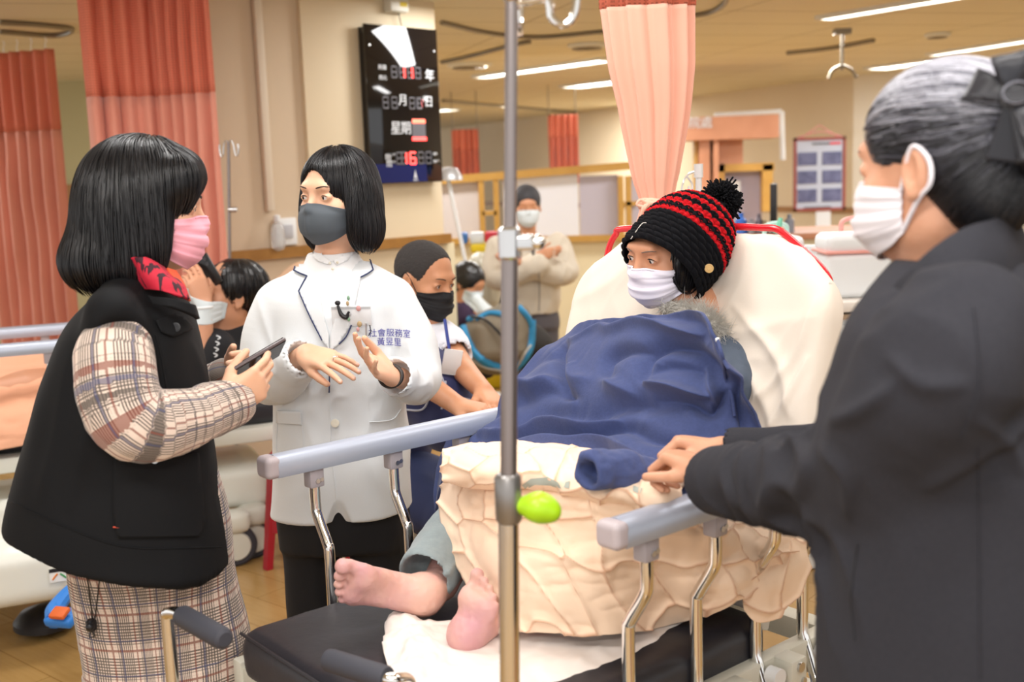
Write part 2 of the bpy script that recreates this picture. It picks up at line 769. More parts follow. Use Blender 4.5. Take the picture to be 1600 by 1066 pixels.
def patch(bvh, poly, o, ex, ey, off=.003, thick=.004, step=.012):
    """a cloth panel with outline poly (in the plane ex, ey at o) laid on a surface"""
    o, ex, ey = np.asarray(o, float), nrm(ex), nrm(ey)
    d = np.cross(ex, ey)
    d = -d
    bm = bmesh.new()
    poly = np.asarray(poly, float)
    out = []
    for i in range(len(poly)):
        a, b = poly[i], poly[(i + 1) % len(poly)]
        n = max(1, int(np.linalg.norm(b - a) / step))
        out += [a + (b - a) * j / n for j in range(n)]
    f = bm.faces.new([bm.verts.new((p[0], p[1], 0)) for p in out])
    lo, hi = poly.min(0), poly.max(0)
    for a, l, h in ((0, lo[0], hi[0]), (1, lo[1], hi[1])):
        v = l + step
        while v < h - step * .3:
            co = [0, 0, 0]
            no = [0, 0, 0]
            co[a] = v
            no[a] = 1
            bmesh.ops.bisect_plane(bm, geom=bm.verts[:] + bm.edges[:] + bm.faces[:], dist=1e-6, plane_co=co, plane_no=no)
            v += step
    uv = []
    bm.verts.ensure_lookup_table()
    top = []
    for v in bm.verts:
        q = o + v.co.x * ex + v.co.y * ey
        p, n = project(bvh, q, d, off=off + thick)
        top.append((p, n))
    ext = bmesh.ops.extrude_face_region(bm, geom=bm.faces[:])
    nv = [g for g in ext['geom'] if isinstance(g, bmesh.types.BMVert)]
    key = {}
    for i, v in enumerate(bm.verts):
        if i < len(top):
            key[(round(v.co.x, 6), round(v.co.y, 6))] = i
    for v in nv:
        i = key[(round(v.co.x, 6), round(v.co.y, 6))]
        p, n = top[i]
        v.co = p
    for v in bm.verts:
        if v not in set(nv):
            break
    s_nv = set(nv)
    bm.verts.ensure_lookup_table()
    for i, v in enumerate(list(bm.verts)[:len(top)]):
        if v not in s_nv:
            p, n = top[i]
            v.co = p - n * thick
    bmesh.ops.recalc_face_normals(bm, faces=bm.faces)
    me = bpy.data.meshes.new('patch')
    bm.to_mesh(me)
    bm.free()
    return me


def seam(bvh, pts, d, r=.0015, off=.0, n=24):
    """a thin cord laid on a surface"""
    P = catmull(np.asarray(pts, float), n) if n else np.asarray(pts, float)
    Q = [project(bvh, p, d, off=off)[0] for p in P]
    return MB().tube(Q, r, 6)


def S(h):
    h = h.lstrip('#')
    return tuple(((c / 12.92) if c <= .04045 else ((c + .055) / 1.055) ** 2.4) for c in (int(h[i:i + 2], 16) / 255 for i in (0, 2, 4)))


# ------------------------------------------------------------------ shared materials
CHROME = mat('chrome', (.78, .77, .75), .12, 1)
STEEL = mat('brushed_steel', (.6, .6, .6), .32, 1)
ALU = mat('anodised_rail', S('#aeb6c6'), .38, .25, spec=.5)
GREYPL = mat('grey_plastic', S('#a59ea3'), .45)
CREAMPL = mat('cream_plastic', S('#dcdcd2'), .4)
WHITEPL = mat('white_plastic', S('#e9edf0'), .35)
BLACKPL = mat('black_plastic', S('#15151a'), .4)
RUBBER = mat('dark_rubber', S('#3a3b44'), .65)
WALLP = mat('wall_paint', S('#dccdb0'), .75, bump=(60, .08, .002), vary=(1.3, S('#d9c9ab'), .2))
WALLSH = mat('wall_paint_shaded', S('#d2bfa6'), .75, bump=(60, .08, .002))  # wall paint darkened; the shade on this stretch is put into the colour
DADO = mat('dado_paint', S('#e0d6b6'), .6)
PINE = mat('pine_wood', S('#c49a4c'), .45, vary=(9, S('#b3873c'), .3))
OAK = mat('oak_trim', S('#a87a3c'), .4, vary=(12, S('#8f6430'), .3))
PEACHW = mat('peach_laminate', S('#c89070'), .5, vary=(5, S('#b87f5e'), .3))
TRACK = mat('track_metal', S('#8a8272'), .4, .6)
BRIGHT = mat('lamp_tube', (1, 1, 1), .5, emis=(1, .98, .95), es=9)

# ------------------------------------------------------------------ the setting
fl = mat('vinyl_floor', S('#b08a50'), .22)
g = NT(fl)
o_ = g.obj()
x_, y_, z_ = g.sep(o_)
pl = g.nt.nodes.new('ShaderNodeTexBrick')
pl.inputs['Scale'].default_value = 1
pl.inputs['Brick Width'].default_value = 1.1
pl.inputs['Row Height'].default_value = .16
pl.inputs['Mortar Size'].default_value = .0015
pl.inputs['Color1'].default_value = (*S('#bb9a66'), 1)
pl.inputs['Color2'].default_value = (*S('#ab8a56'), 1)
pl.inputs['Mortar'].default_value = (*S('#7a5a2c'), 1)
rot = g.nt.nodes.new('ShaderNodeMapping')
rot.inputs['Rotation'].default_value = (0, 0, .7)
g.nt.links.new(o_, rot.inputs[0])
g.nt.links.new(rot.outputs[0], pl.inputs['Vector'])
gr = g.noise(g.scale(rot.outputs[0], (2.2, 22, 1)), 3, 4)
g.color(g.mix(g.m('MULTIPLY', gr, .55), pl.outputs['Color'], S('#8c6530')))
XL, XR, YN, YF = -9, 12, -2.2, 27
me = MB().box(((XL + XR) / 2, (YN + YF) / 2, -.05), (XR - XL, YF - YN, .1)).build('floor', fl, smooth=False)
tag(me, kind='structure')

cl = mat('ceiling_tile', S('#c9b78f'), .8)
g = NT(cl)
o_ = g.obj()
rot = g.nt.nodes.new('ShaderNodeMapping')
rot.inputs['Rotation'].default_value = (0, 0, -.30)
g.nt.links.new(o_, rot.inputs[0])
x_, y_, z_ = g.sep(rot.outputs[0])
ln = g.m('MAXIMUM', g.stripe(x_, 1.2, .012), g.stripe(y_, .6, .03))
g.color(g.mix(ln, g.mix(g.noise(o_, .35), S('#ded8c0'), S('#d6cfb6')), S('#b0a788')))
ce = MB().box(((XL + XR) / 2, (YN + YF) / 2, CEIL + .06), (XR - XL, YF - YN, .12)).build('ceiling', cl, smooth=False)
tag(ce, kind='structure')

# wall with the clock: runs obliquely, its right end farther off
WD = nrm([.70, .72, 0])
WP = np.array([-.378, 6.6, 0])
WN = nrm([.72, -.70, 0])           # faces the camera side


def wl(d, z, off=0):
    """point on the clock wall d metres left of its right end"""
    return WP - WD * d + np.array([0, 0, z]) + WN * off


def wall_d(px):
    k = (px - 800) / FPX
    # solve X/Y with no pitch, good to a few mm near the horizon
    return (WP[0] - k * WP[1]) / (WD[0] - k * WD[1])


def wall_slab(name, d0, d1, z0, z1, m, th=.5, off=0, parent=None):
    c = (wl(d0, 0) + wl(d1, 0)) / 2 + WN * (off - th / 2)
    c[2] = (z0 + z1) / 2
    return MB().box(c, (abs(d1 - d0), th, z1 - z0), R=np.array([WD, np.cross([0, 0, 1], WD), [0, 0, 1]])).build(name, m, parent, smooth=False)


TRZ = 1.13
dc = wall_d(497)
tag(wall_slab('wall_left', 0, dc, 0, CEIL, WALLP), kind='structure')
tag(wall_slab('wall_left_return', dc, 1.62, 0, CEIL, WALLSH, .5, -.03), kind='structure')
tag(wall_slab('trim_1', -.03, dc, TRZ, TRZ + .055, OAK, .06, .035), kind='structure')
tag(wall_slab('trim_2', dc, 1.62, TRZ, TRZ + .055, OAK, .06, .005), kind='structure')
tag(wall_slab('baseboard_left', -.1, 1.62, 0, .1, OAK, .06, .03), kind='structure')
tag(wall_slab('wall_dado', -.08, -.0, .1, TRZ, DADO, .2, .0), kind='structure')

# far wall and the wall behind the poster
fa, fb = atz(660, 206, CEIL), atz(1334, 118, CEIL)
fa[2] = fb[2] = 0


def slab_between(name, a, b, z0, z1, m, th=.2, kind='structure', parent=None):
    a, b = np.asarray(a, float).copy(), np.asarray(b, float).copy()
    d = nrm(b - a)
    n = np.cross([0, 0, 1], d)
    c = (a + b) / 2 + n * th / 2
    c[2] = (z0 + z1) / 2
    o = MB().box(c, (np.linalg.norm(b - a), th, z1 - z0), R=np.array([d, n, [0, 0, 1]])).build(name, m, parent, smooth=False)
    if kind:
        tag(o, kind=kind)
    return o


slab_between('wall_back', fa, fb, 0, CEIL, WALLP)
fc = fb + np.array([3.2, -1.4, 0])
slab_between('wall_right', fb, fc, 0, CEIL, mat('wall_paint_lit', S('#e6e0d2'), .7))  # paler tone: the light falling on this wall is put into its colour
slab_between('wall_side', fc, fc + np.array([2.6, -9, 0]), 0, CEIL, WALLP)
fd = nrm(fb - fa)
slab_between('trim_3', fa + np.array([.0, -.03, 0]), fb + np.array([0, -.03, 0]), .92, .99, OAK, .03)
wlf = at(-120, 300, 10.5)
wlg = at(420, 300, 10.5)
slab_between('wall_front', [wlf[0], 10.5, 0], [wlg[0], 10.5, 0], 0, CEIL, mat('wall_green_grey', S('#b9b48c'), .7))
slab_between('trim_4', [wlf[0], 10.46, 0], [wlg[0], 10.46, 0], 1.36, 1.56, OAK, .04)

# ------------------------------------------------------------------ ceiling lights (louvred fittings let into the ceiling)
def ceiling_light(p0, p1, width, label, lv=False, group=None):
    a, b = atz(*p0, CEIL), atz(*p1, CEIL)
    d = nrm(b - a)
    n = np.cross([0, 0, 1], d)
    c = (a + b) / 2
    L = np.linalg.norm(b - a)
    t = thing('ceiling_light', label, 'ceiling light', c, 'ceiling lights')
    R = np.array([d, n, [0, 0, 1]])
    m = MB()
    for sgn in (-1, 1):
        m.box(c + n * sgn * (width / 2 + .015) - np.array([0, 0, .012]), (L + .06, .03, .03), R)
        m.box(c + d * sgn * (L / 2 + .015) - np.array([0, 0, .012]), (.03, width, .03), R)
    m.build('frame', CREAMPL, t)
    MB().box(c - np.array([0, 0, .004]), (L, width, .01), R).build('diffuser', BRIGHT, t)
    if lv:
        m = MB()
        k = int(L / .16)
        for i in range(1, k):
            m.box(a + d * L * i / k - np.array([0, 0, .014]), (.03, width, .02), R)
        m.build('louvre', CREAMPL, t, smooth=False)
    return t


ceiling_light((752, 118), (946, 91), .17, 'long bright ceiling light to the left of the tied curtain')
ceiling_light((893, 134), (975, 124), .30, 'ceiling light half behind the tied peach curtain')
ceiling_light((672, 172), (708, 169), .25, 'small far ceiling light beside the edge of the clock wall')
ceiling_light((1290, 25), (1540, -17), .10, 'long ceiling light running out of the top right of the photo')
ceiling_light((1370, 105), (1462, 93), .28, 'louvred ceiling light just above the grey haired head', lv=True)
ceiling_light((1460, 83), (1680, 48), .12, 'long ceiling light reaching the right edge of the photo')


def ceil_box(name, label, cat, pts, w, h, m, group=None):
    P = [atz(*p, CEIL) for p in pts]
    P = [np.array([p[0], p[1], CEIL - h / 2]) for p in P]
    o = MB().tube(P, w / 2, 8, n=max(8, 6 * len(P)) if len(P) > 2 else None).build(name, m, loc=P[0])
    return tag(o, label, cat, group)


ceil_box('curtain_track', 'curving ceiling curtain track crossing behind the drip pole top', 'curtain track', [(690, 32), (760, 48), (840, 55), (945, 46)], .03, .03, TRACK)
ceil_box('curtain_track', 'ceiling curtain track with a looped end beside the upper drip pole', 'curtain track', [(690, 95), (740, 84), (800, 68), (828, 62)], .03, .03, TRACK)
ceil_box('curtain_track', 'curving ceiling curtain track right of the tied curtain', 'curtain track', [(1075, 22), (1110, 16), (1132, 2), (1136, -14)], .03, .03, TRACK)
ceil_box('curtain_track', 'straight ceiling curtain track over the peach wood booth', 'curtain track', [(1230, 80), (1300, 72), (1365, 60)], .04, .03, TRACK)
ceil_box('curtain_track', 'far ceiling curtain track above the two small salmon curtains', 'curtain track', [(692, 155), (780, 163), (900, 174)], .05, .04, TRACK)
ceil_box('curtain_track', 'dark square ended curtain track over the left salmon curtain', 'curtain track', [(0, 31), (60, 35), (112, 42), (86, 52), (0, 46)], .03, .03, TRACK)


def vent(px, py, w, label):
    c = atz(px, py, CEIL)
    t = thing('ceiling_vent', label, 'ceiling vent', c, 'ceiling vents')
    MB().lathe([(w, -.002), (w, -.02), (w * .8, -.03)], c, 28).build('rim', CREAMPL, t)
    m = MB()
    for i in range(4):
        r = w * (.25 + .17 * i)
        P = [c + np.array([r * math.cos(a), r * math.sin(a), -.035]) for a in np.linspace(0, 2 * math.pi, 29)]
        m.tube(P, w * .03, 6, caps=False)
    m.build('rings', TRACK, t)


vent(734, 100, .20, 'round ceiling vent near the clock wall edge')
vent(917, 69, .15, 'pale round ceiling speaker left of the tied curtain')
vent(1465, 52, .10, 'small round ceiling fitting between the two right hand lights')
c = atz(1316, 45, CEIL)
sp = thing('ceiling_hook', 'dark hook bracket hanging under the ceiling at upper right', 'hook', c)
MB().box(c - [0, 0, .02], (.12, .08, .04)).build('plate', TRACK, sp)
MB().cyl(c - [0, 0, .03], c - [0, 0, .30], .012).tube([c + [-.10, 0, -.36], c + [-.07, 0, -.30], c + [0, 0, -.27], c + [.07, 0, -.30], c + [.11, 0, -.36]], .012, 8, n=20).build('hook', TRACK, sp)


# ------------------------------------------------------------------ curtains
def fabric_mat(name, c1, c2, rough=.85, back=None):
    m = mat(name, c1, rough, vary=(3, c2, .3), sheen=.3)
    m.node_tree.nodes['Principled BSDF'].inputs['Transmission Weight'].default_value = 0
    return m


SALM = fabric_mat('salmon_fabric', S('#e39a86'), S('#d98d78'))
PEACH = fabric_mat('peach_fabric', S('#f0b49e'), S('#e8a890'))


def net_mat(name, c, a):
    m = mat(name, c, .8)
    g = NT(m)
    u, v, w = g.sep(g.uv())
    h = g.m('MAXIMUM', g.stripe(u, .012, .5), g.stripe(v, .012, .5))
    g.nt.links.new(g.m('MAXIMUM', h, a), g.b.inputs['Alpha'])
    return m


NET = net_mat('net_fabric', S('#d9775e'), .55)


def curtain(label, pts, z1, z0, zm, wave, amp, fab, seed=0, cat='curtain', group=None, hooks=0, name='ward_curtain', hang=()):
    """pts: plan of the curtain's run; zm: where the net header ends"""
    P = np.asarray(pts, float)
    L = np.concatenate([[0], np.cumsum(np.linalg.norm(np.diff(P, axis=0), axis=1))])
    n = int(L[-1] / wave * 14) + 2
    s = np.linspace(0, L[-1], n)
    X = np.stack([np.interp(s, L, P[:, i]) for i in (0, 1)], -1)
    T = np.gradient(X, axis=0)
    T /= np.linalg.norm(T, axis=1, keepdims=True)
    Nn = np.stack([-T[:, 1], T[:, 0]], -1)
    ph = s / wave * 2 * math.pi + 1.4 * vnoise(np.stack([s, s * 0, s * 0 + seed], -1), .8 / wave, seed)
    t = thing(name, label, cat, (*P.mean(0), z0), group)

    def sheet(za, zb, nm, m, nz):
        zs = np.linspace(za, zb, nz)
        V = []
        for z in zs:
            k = (z1 - z) / (z1 - z0)
            a = amp * (.7 + .5 * k) * (1 + .4 * vnoise(np.stack([s, s * 0 + z * .4, s * 0], -1), .7 / wave, seed + 3))
            w = np.sin(ph + .5 * k * vnoise(np.stack([s, s * 0, s * 0], -1), .5 / wave, seed + 5))
            w = w + .3 * np.sin(2 * ph + 1 + k)
            q = X + Nn * (w * a)[:, None] + T * (np.cos(ph) * a * .35)[:, None]
            V.append(np.concatenate([q, np.full((n, 1), z)], 1))
        V = np.array(V)
        idx = np.arange(n * nz).reshape(nz, n)
        Q = np.stack([idx[:-1, :-1], idx[:-1, 1:], idx[1:, 1:], idx[1:, :-1]], -1).reshape(-1, 4)
        me = mesh_np(nm, V.reshape(-1, 3), Q)
        ds = np.concatenate([[0], np.cumsum(np.linalg.norm(np.diff(V[0], axis=0), axis=1))])
        UV = np.stack(np.meshgrid(zs, ds, indexing='ij'), -1)[..., ::-1].reshape(-1, 2)
        set_uv(me, UV)
        o = link(nm, me, t, m)
        md = o.modifiers.new('thick', 'SOLIDIFY')
        md.thickness = .0015
        return o

    sheet(zm, z0, 'drape', fab, 22)
    if z1 > zm:
        sheet(z1, zm, 'net_header', NET, 10)
    for q in hang:
        k = int(q * (n - 1))
        MB().cyl([*X[k], z1 - .01], [*X[k], CEIL], .006, 6).build('hanger', TRACK, t)
    for i in range(hooks):
        k = int((i + .5) / hooks * (n - 1))
        p = np.array([*X[k], z1])
        MB().tube([p, p + [0, 0, .03], p + [.008, 0, .05], p + [0, 0, .07]], .0025, 6, n=9).build('hook', WHITEPL, t)
    return t


a, b = at(-25, 300, 6.9), at(104, 300, 6.7)
curtain('salmon curtain with a net top hanging at the left edge of the photo', [a[:2], b[:2]], 2.33, .35, atz(50, 210, 1.8)[2] * 0 + 1.52 + .051 * 6.8, .085, .03, SALM, 1, group='ward curtains', hooks=6)
a, b = at(144, 300, 5.2), at(349, 300, 5.18)
curtain('broad salmon curtain behind the woman in the black vest', [a[:2], (a[:2] + b[:2]) / 2 + [0, .12], b[:2]], CEIL - .02, .35, 1.52 + .079 * 5.2, .075, .032, SALM, 4, group='ward curtains')
for (px0, px1, y0, y1, Y, lab) in ((705, 748, 203, 282, 13.5, 'small far salmon curtain just right of the digital calendar clock'), (855, 902, 180, 268, 13, 'small far salmon curtain right of the drip pole')):
    a, b = at(px0, y0, Y), at(px1, y0, Y)
    curtain(lab, [a[:2], b[:2]], a[2], at(px0, y1 + 20, Y)[2], a[2] - .25, .07, .025, fabric_mat('far_salmon', S('#c96a52'), S('#bc5d47')), int(px0), group='ward curtains', hang=(.05, .95))

# the tied curtain hanging beside the stretcher
TY = 3.05
top, tie = at(1012, -60, TY), at(1026, 318, TY)
low = at(1012, 440, TY)
t = thing('ward_curtain', 'pale peach curtain tied in the middle, hanging behind the knitted hat', 'curtain', (top[0], TY, .5), 'ward curtains')


def bunch(zs, cs, ws, nm, m, net=False):
    nth = 150
    th = np.linspace(0, 2 * math.pi, nth, endpoint=False)
    V = []
    for z, c, w in zip(zs, cs, ws):
        fo = .5 + .5 * np.sin(11 * th + 1.3 * np.sin(2 * th) + .3 * z)
        fo2 = np.sin(23 * th + z)
        r = w / 2 * (1 - .24 * fo * min(1, w / .08) - .04 * fo2)
        V.append(np.stack([c[0] + r * np.cos(th), c[1] + .62 * r * np.sin(th), np.full(nth, z)], -1))
    V = np.array(V)
    nz = len(zs)
    idx = np.arange(nz * nth).reshape(nz, nth)
    nxt = np.roll(idx, -1, 1)
    Q = np.stack([idx[:-1], nxt[:-1], nxt[1:], idx[1:]], -1).reshape(-1, 4)
    me = mesh_np(nm, V.reshape(-1, 3), Q)
    set_uv(me, np.stack([np.tile(th * .12, nz), np.repeat(zs, nth)], -1))
    o = link(nm, me, t, m)
    o.modifiers.new('thick', 'SOLIDIFY').thickness = .0015


zt = at(1010, 12, TY)[2]
zz = np.linspace(zt, tie[2], 40)
fr = (zt - zz) / (zt - tie[2])
cx = np.interp(fr, [0, .5, .9, 1], [at(1010, 0, TY)[0], at(1017, 0, TY)[0] + .004, at(1024, 318, TY)[0], at(1026, 318, TY)[0]])
wd = np.interp(fr, [0, .3, .6, .85, .96, 1], [.245, .225, .175, .125, .095, .082])
bunch(zz, [(x, TY) for x in cx], wd, 'drape', PEACH)
zz = np.linspace(tie[2], .55, 30)
fr = (tie[2] - zz) / (tie[2] - .55)
bunch(zz, [(tie[0] - .02 * min(1, f_ * 5), TY) for f_ in fr], np.interp(fr, [0, .08, .3, 1], [.082, .105, .15, .2]), 'drape_below_tie', PEACH)
zz = np.linspace(CEIL - .02, zt, 8)
bunch(zz, [(at(1010, 0, TY)[0], TY)] * 8, [.25] * 8, 'net_header', NET)
TIEM = fabric_mat('tie_fabric', S('#f3c0a8'), S('#ecb49c'))
m = MB()
for j in (-1, 0, 1):
    m.tube([tie + np.array([.045 * math.cos(a), .032 * math.sin(a), j * .007 + .004 * math.sin(a * 2)]) for a in np.linspace(0, 2 * math.pi, 30)], .0065, 8, caps=False)
m.ball(tie + [-.028, -.032, .0], (.014, .01, .013))
m.build('tie_band', TIEM, t)
m = MB()
kn = tie + [-.028, -.036, 0]
m.tube([kn, kn + [.02, -.006, .002], kn + [.045, -.002, -.02], kn + [.055, 0, -.04]], [.005, .007, .006, .002], 8, n=14)
m.tube([kn, kn + [-.012, -.006, -.01], kn + [-.02, -.002, -.035]], [.005, .007, .002], 8, n=12)
m.tube([kn, kn + [-.02, -.004, .012], kn + [-.03, -.004, .0], kn + [-.012, -.004, -.006], kn], .004, 8, n=16)
m.build('bow', TIEM, t)

# ------------------------------------------------------------------ things on the clock wall
def on_wall(px, z, off=.0):
    return wl(wall_d(px), z, off)


def wall_z(px, py):
    d = ray(px, py)
    k = ((WP - CAMP) @ WN) / (d @ WN)
    P = CAMP + d * k
    return (WP - P) @ WD, P[2]


CB = mat('clock_glass_black', S('#07070c'), .06, coat=.6)
CBODY = mat('clock_case', S('#0c0c10'), .4)
dL, zT = wall_z(556, 34)
dR, _z = wall_z(670, 47)
_d, zB = wall_z(681, 284)
_d, zT2 = wall_z(668, 47)
zT = (zT + zT2) / 2 - .01
zc, hh, dc_, wh = (zT + zB) / 2, (zT - zB), (dL + dR) / 2, dL - dR
WR = np.array([WD, -WN, [0, 0, 1]])
ck = thing('digital_calendar_clock', 'tall black digital calendar clock with red numerals hung on the cream wall', 'clock', wl(dc_, zB, 0))
MB().box(wl(dc_, zc, .025), (wh * .96, .05, hh * .97), WR, .004).build('case', CBODY, ck)
MB().box(wl(dc_, zc, .058), (wh, .012, hh), WR, .002).build('front_glass', CB, ck)
blu = MB().box(wl(dc_ - wh * -.10, zB + hh * .065, .0648), (wh * .74, .0012, hh * .12), WR).build('blue_band', mat('clock_blue', S('#1a2358'), .2), ck)
LED_ON = mat('led_red', S('#ff2020'), .5, emis=(1, .07, .06), es=4)
LED_BAR = mat('led_bar', S('#ff5030'), .5, emis=(1, .16, .1), es=3)
LED_OFF = mat('led_grey', S('#5d5c62'), .6)
PRINT = mat('print_white', S('#d8dce0'), .6)


def cw(fx, fz, off=.0655):
    """fraction across and down the clock"""
    return wl(dL - wh * fx, zT - hh * fz, off)


SEG = {'8': 'abcdefg', '1': 'bc', '6': 'acdefg', '': '', '3': 'abcdg'}


def digit(ch, fx, fz, w, h, par):
    x0, x1, y0, ym, y1 = -w / 2, w / 2, h / 2, 0, -h / 2
    segs = {'a': ((x0, y0), (x1, y0)), 'b': ((x1, y0), (x1, ym)), 'c': ((x1, ym), (x1, y1)), 'd': ((x0, y1), (x1, y1)), 'e': ((x0, ym), (x0, y1)), 'f': ((x0, y0), (x0, ym)), 'g': ((x0, ym), (x1, ym))}
    on, off = MB(), MB()
    c = cw(fx, fz)
    for k, (p, q) in segs.items():
        p, q = np.array(p) * .92, np.array(q) * .92
        a = c + WD * p[0] + np.array([0, 0, p[1]])
        b = c + WD * q[0] + np.array([0, 0, q[1]])
        (on if k in SEG[ch] else off).tube([a, b], w * .11, 6)
    d = off.build('digit', LED_OFF, par)
    if SEG[ch]:
        on.build('lit_segments', LED_ON, d)
    else:
        on.bm.free()


for fx, ch in ((.37, ''), (.48, '1'), (.59, '1'), (.70, '')):
    digit(ch, fx, .29, wh * .075, hh * .075, ck)
for fx, ch in ((.235, ''), (.355, ''), (.60, ''), (.70, '')):
    digit(ch, fx, .485, wh * .075, hh * .075, ck)
digit('1', .71, .485, wh * .06, hh * .06, ck)
for fx, ch in ((.385, ''), (.45, '1'), (.575, '6'), (.69, ''), (.80, '')):
    digit(ch, fx, .84, wh * .08, hh * .08, ck)
MB().box(cw(.68, .655), (wh * .19, .002, hh * .14), WR).build('weekday_panel', LED_OFF, ck, smooth=False)
MB().box(cw(.68, .60, .0675), (wh * .18, .002, hh * .025), WR).build('lit_bar', LED_BAR, ck, smooth=False)
MB().box(cw(.68, .715, .0675), (wh * .2, .002, hh * .022), WR).build('lit_bar', LED_ON, ck, smooth=False)
ts = []
for txt, fx, fz, sz in (('年', .87, .305, .062), ('月', .475, .47, .058), ('日', .84, .475, .058), ('星', .36, .65, .066), ('期', .50, .65, .066), ('時', .235, .835, .036), ('間', .245, .875, .036),
                        ('民國', .215, .265, .024), ('西元', .215, .33, .024), ('上午', .305, .815, .014), ('下午', .305, .865, .014), ('國曆', .90, .815, .014), ('農曆', .90, .865, .014)):
    ts.append(text_mesh(txt, sz * hh / .9 * 1.25, cw(fx, fz), WD, (0, 0, 1)))
me = join_meshes(ts)
link('lettering', me, ck, PRINT, False)
m = MB()
c = cw(.60, .945)
m.prism([(-.012, -.02), (.012, -.02), (.006, .0), (0, .025), (-.006, 0)], c, WD, (0, 0, 1), WN, .001)
m.box(c + [0, 0, -.028], (.03, .001, .004), WR).box(c + [0, 0, -.035], (.036, .001, .003), WR)
m.build('emblem', PRINT, ck, smooth=False)
m = MB()
for fx, fz in ((.06, .13), (.95, .14), (.95, .86)):
    m.cyl(cw(fx, fz, .064), cw(fx, fz, .068), .006)
m.build('screw', STEEL, ck)
# power box above the clock
d_, z_b = wall_z(612, 6)
pb = thing('wall_power_box', 'small cream box with a yellow label above the clock', 'wall box', wl(d_, z_b, 0))
MB().box(wl(d_, z_b, .035), (.13, .07, .10), WR, .008).build('case', CREAMPL, pb)
MB().box(wl(d_ - .025, z_b - .01, .0715), (.05, .002, .025), WR).build('yellow_label', mat('label_yellow', S('#d8c23a'), .6), pb)
MB().tube([wl(d_ - .02, z_b - .05, .03), wl(d_ - .03, z_b - .09, .03), wl(d_ - .05, zT + .0, .02)], .003, 6, n=10).build('cable', BLACKPL, pb)
# conduit and socket plates on the left stretch
d_ = wall_d(434)
cdt = MB().box(wl(d_, (TRZ + CEIL) / 2 + .12, -.01), (.045, .03, CEIL - TRZ - .25), WR, .004).build('cable_conduit', mat('conduit', S('#ddd0bd'), .6), loc=wl(d_, TRZ, 0))
tag(cdt, 'cream vertical cable conduit running down the wall left of the clock', 'conduit')
d_, z_s = wall_z(450, 362)
so = thing('wall_socket', 'white wall socket plate just above the wooden rail left of the doctor', 'socket', wl(d_, z_s, 0))
MB().box(wl(d_, z_s, -.02), (.13, .02, .14), WR, .006).build('plate', WHITEPL, so)
MB().box(wl(d_, z_s, -.008), (.07, .012, .07), WR, .004).build('outlet', mat('outlet_grey', S('#b9bcc4'), .5), so)
d_, z_s = wall_z(429, 368)
ox = thing('oxygen_bottle', 'clear plastic flow bottle on the wall beside the white socket', 'bottle', wl(d_, z_s, 0))
CLEARP = mat('clear_plastic', (.9, .93, .95), .1, trans=.7, alpha=.75)
MB().lathe([(.012, .07), (.03, .05), (.036, .02), (.036, -.04), (.028, -.07), (.01, -.078)], wl(d_, z_s, .03), 20).build('bottle_body', CLEARP, ox)
MB().lathe([(.018, 0), (.018, .03), (.01, .035)], wl(d_, z_s + .07, .03), 16).build('cap', WHITEPL, ox)

# ------------------------------------------------------------------ low partition with pine frame
PY = 9.6
t = thing('partition_screen', 'low cream partition with a pine framed white panel behind the standing man', 'partition', (at(830, 300, PY)[0], PY, 0))
pa, pb_ = at(672, 281, PY), at(1010, 258, PY)
xa, xb = pa[0], pb_[0]
zt_ = (pa[2] + pb_[2]) / 2
ztrim = at(900, 376, PY)[2]
MB().box(((xa + xb) / 2, PY + .06, ztrim / 2), (xb - xa, .12, ztrim)).build('lower_panel', DADO, t, smooth=False)


def zl(px, y):
    return at(px, y, PY)[2]


m = MB()
for p0, p1, hh_ in (((672, 283), (1010, 257), .065), ((672, 378), (1010, 370), .05)):
    A, Bq = at(*p0, PY - .02), at(*p1, PY - .02)
    m.box((A + Bq) / 2, (np.linalg.norm(Bq - A), .10, hh_), R=np.array([nrm(Bq - A), [0, 1, 0], nrm(np.cross(nrm(Bq - A), [0, 1, 0]))]))
m.build('rail', PINE, t, smooth=False)
for px in (753, 776, 970, 982):
    A, Bq = at(px, 275, PY - .02), at(px, 376, PY - .02)
    MB().box((A + Bq) / 2, (.045, .08, A[2] - Bq[2])).build('post', PINE, t, smooth=False)
for px, py in ((765, 333), (984, 318)):
    A = at(px, py, PY - .02)
    MB().box(A, (.12, .08, .035)).build('cross_piece', PINE, t, smooth=False)
mW = mat('panel_white', S('#e4e8f2'), .5)
mG = mat('panel_lilac', S('#b9b5c4'), .5)
mF = mat('panel_frost', S('#cfc8c6'), .5)
for p0, p1, mm, nm in ((785, 905, mW, 'white_panel'), (905, 968, mG, 'lilac_panel'), (690, 750, mF, 'frosted_panel'), (986, 1008, mG, 'lilac_panel')):
    A, Bq = at(p0, 280, PY + .02), at(p1, 372, PY + .02)
    MB().box((A + Bq) / 2, (Bq[0] - A[0], .02, A[2] - Bq[2] + .05)).build(nm, mm, t, smooth=False)

# wooden booth, far right
BY = 11.5
t = thing('wooden_booth', 'peach laminate booth portal with a pine window beyond the knitted hat', 'booth', (at(1130, 300, BY)[0], BY, 0))


def bp(px, py, Y=BY):
    return at(px, py, Y)


def rect(m, p0, p1, th=.08, Y=BY):
    A, Bq = bp(*p0, Y), bp(*p1, Y)
    return m.box((A + Bq) / 2, (abs(Bq[0] - A[0]), th, abs(A[2] - Bq[2])))


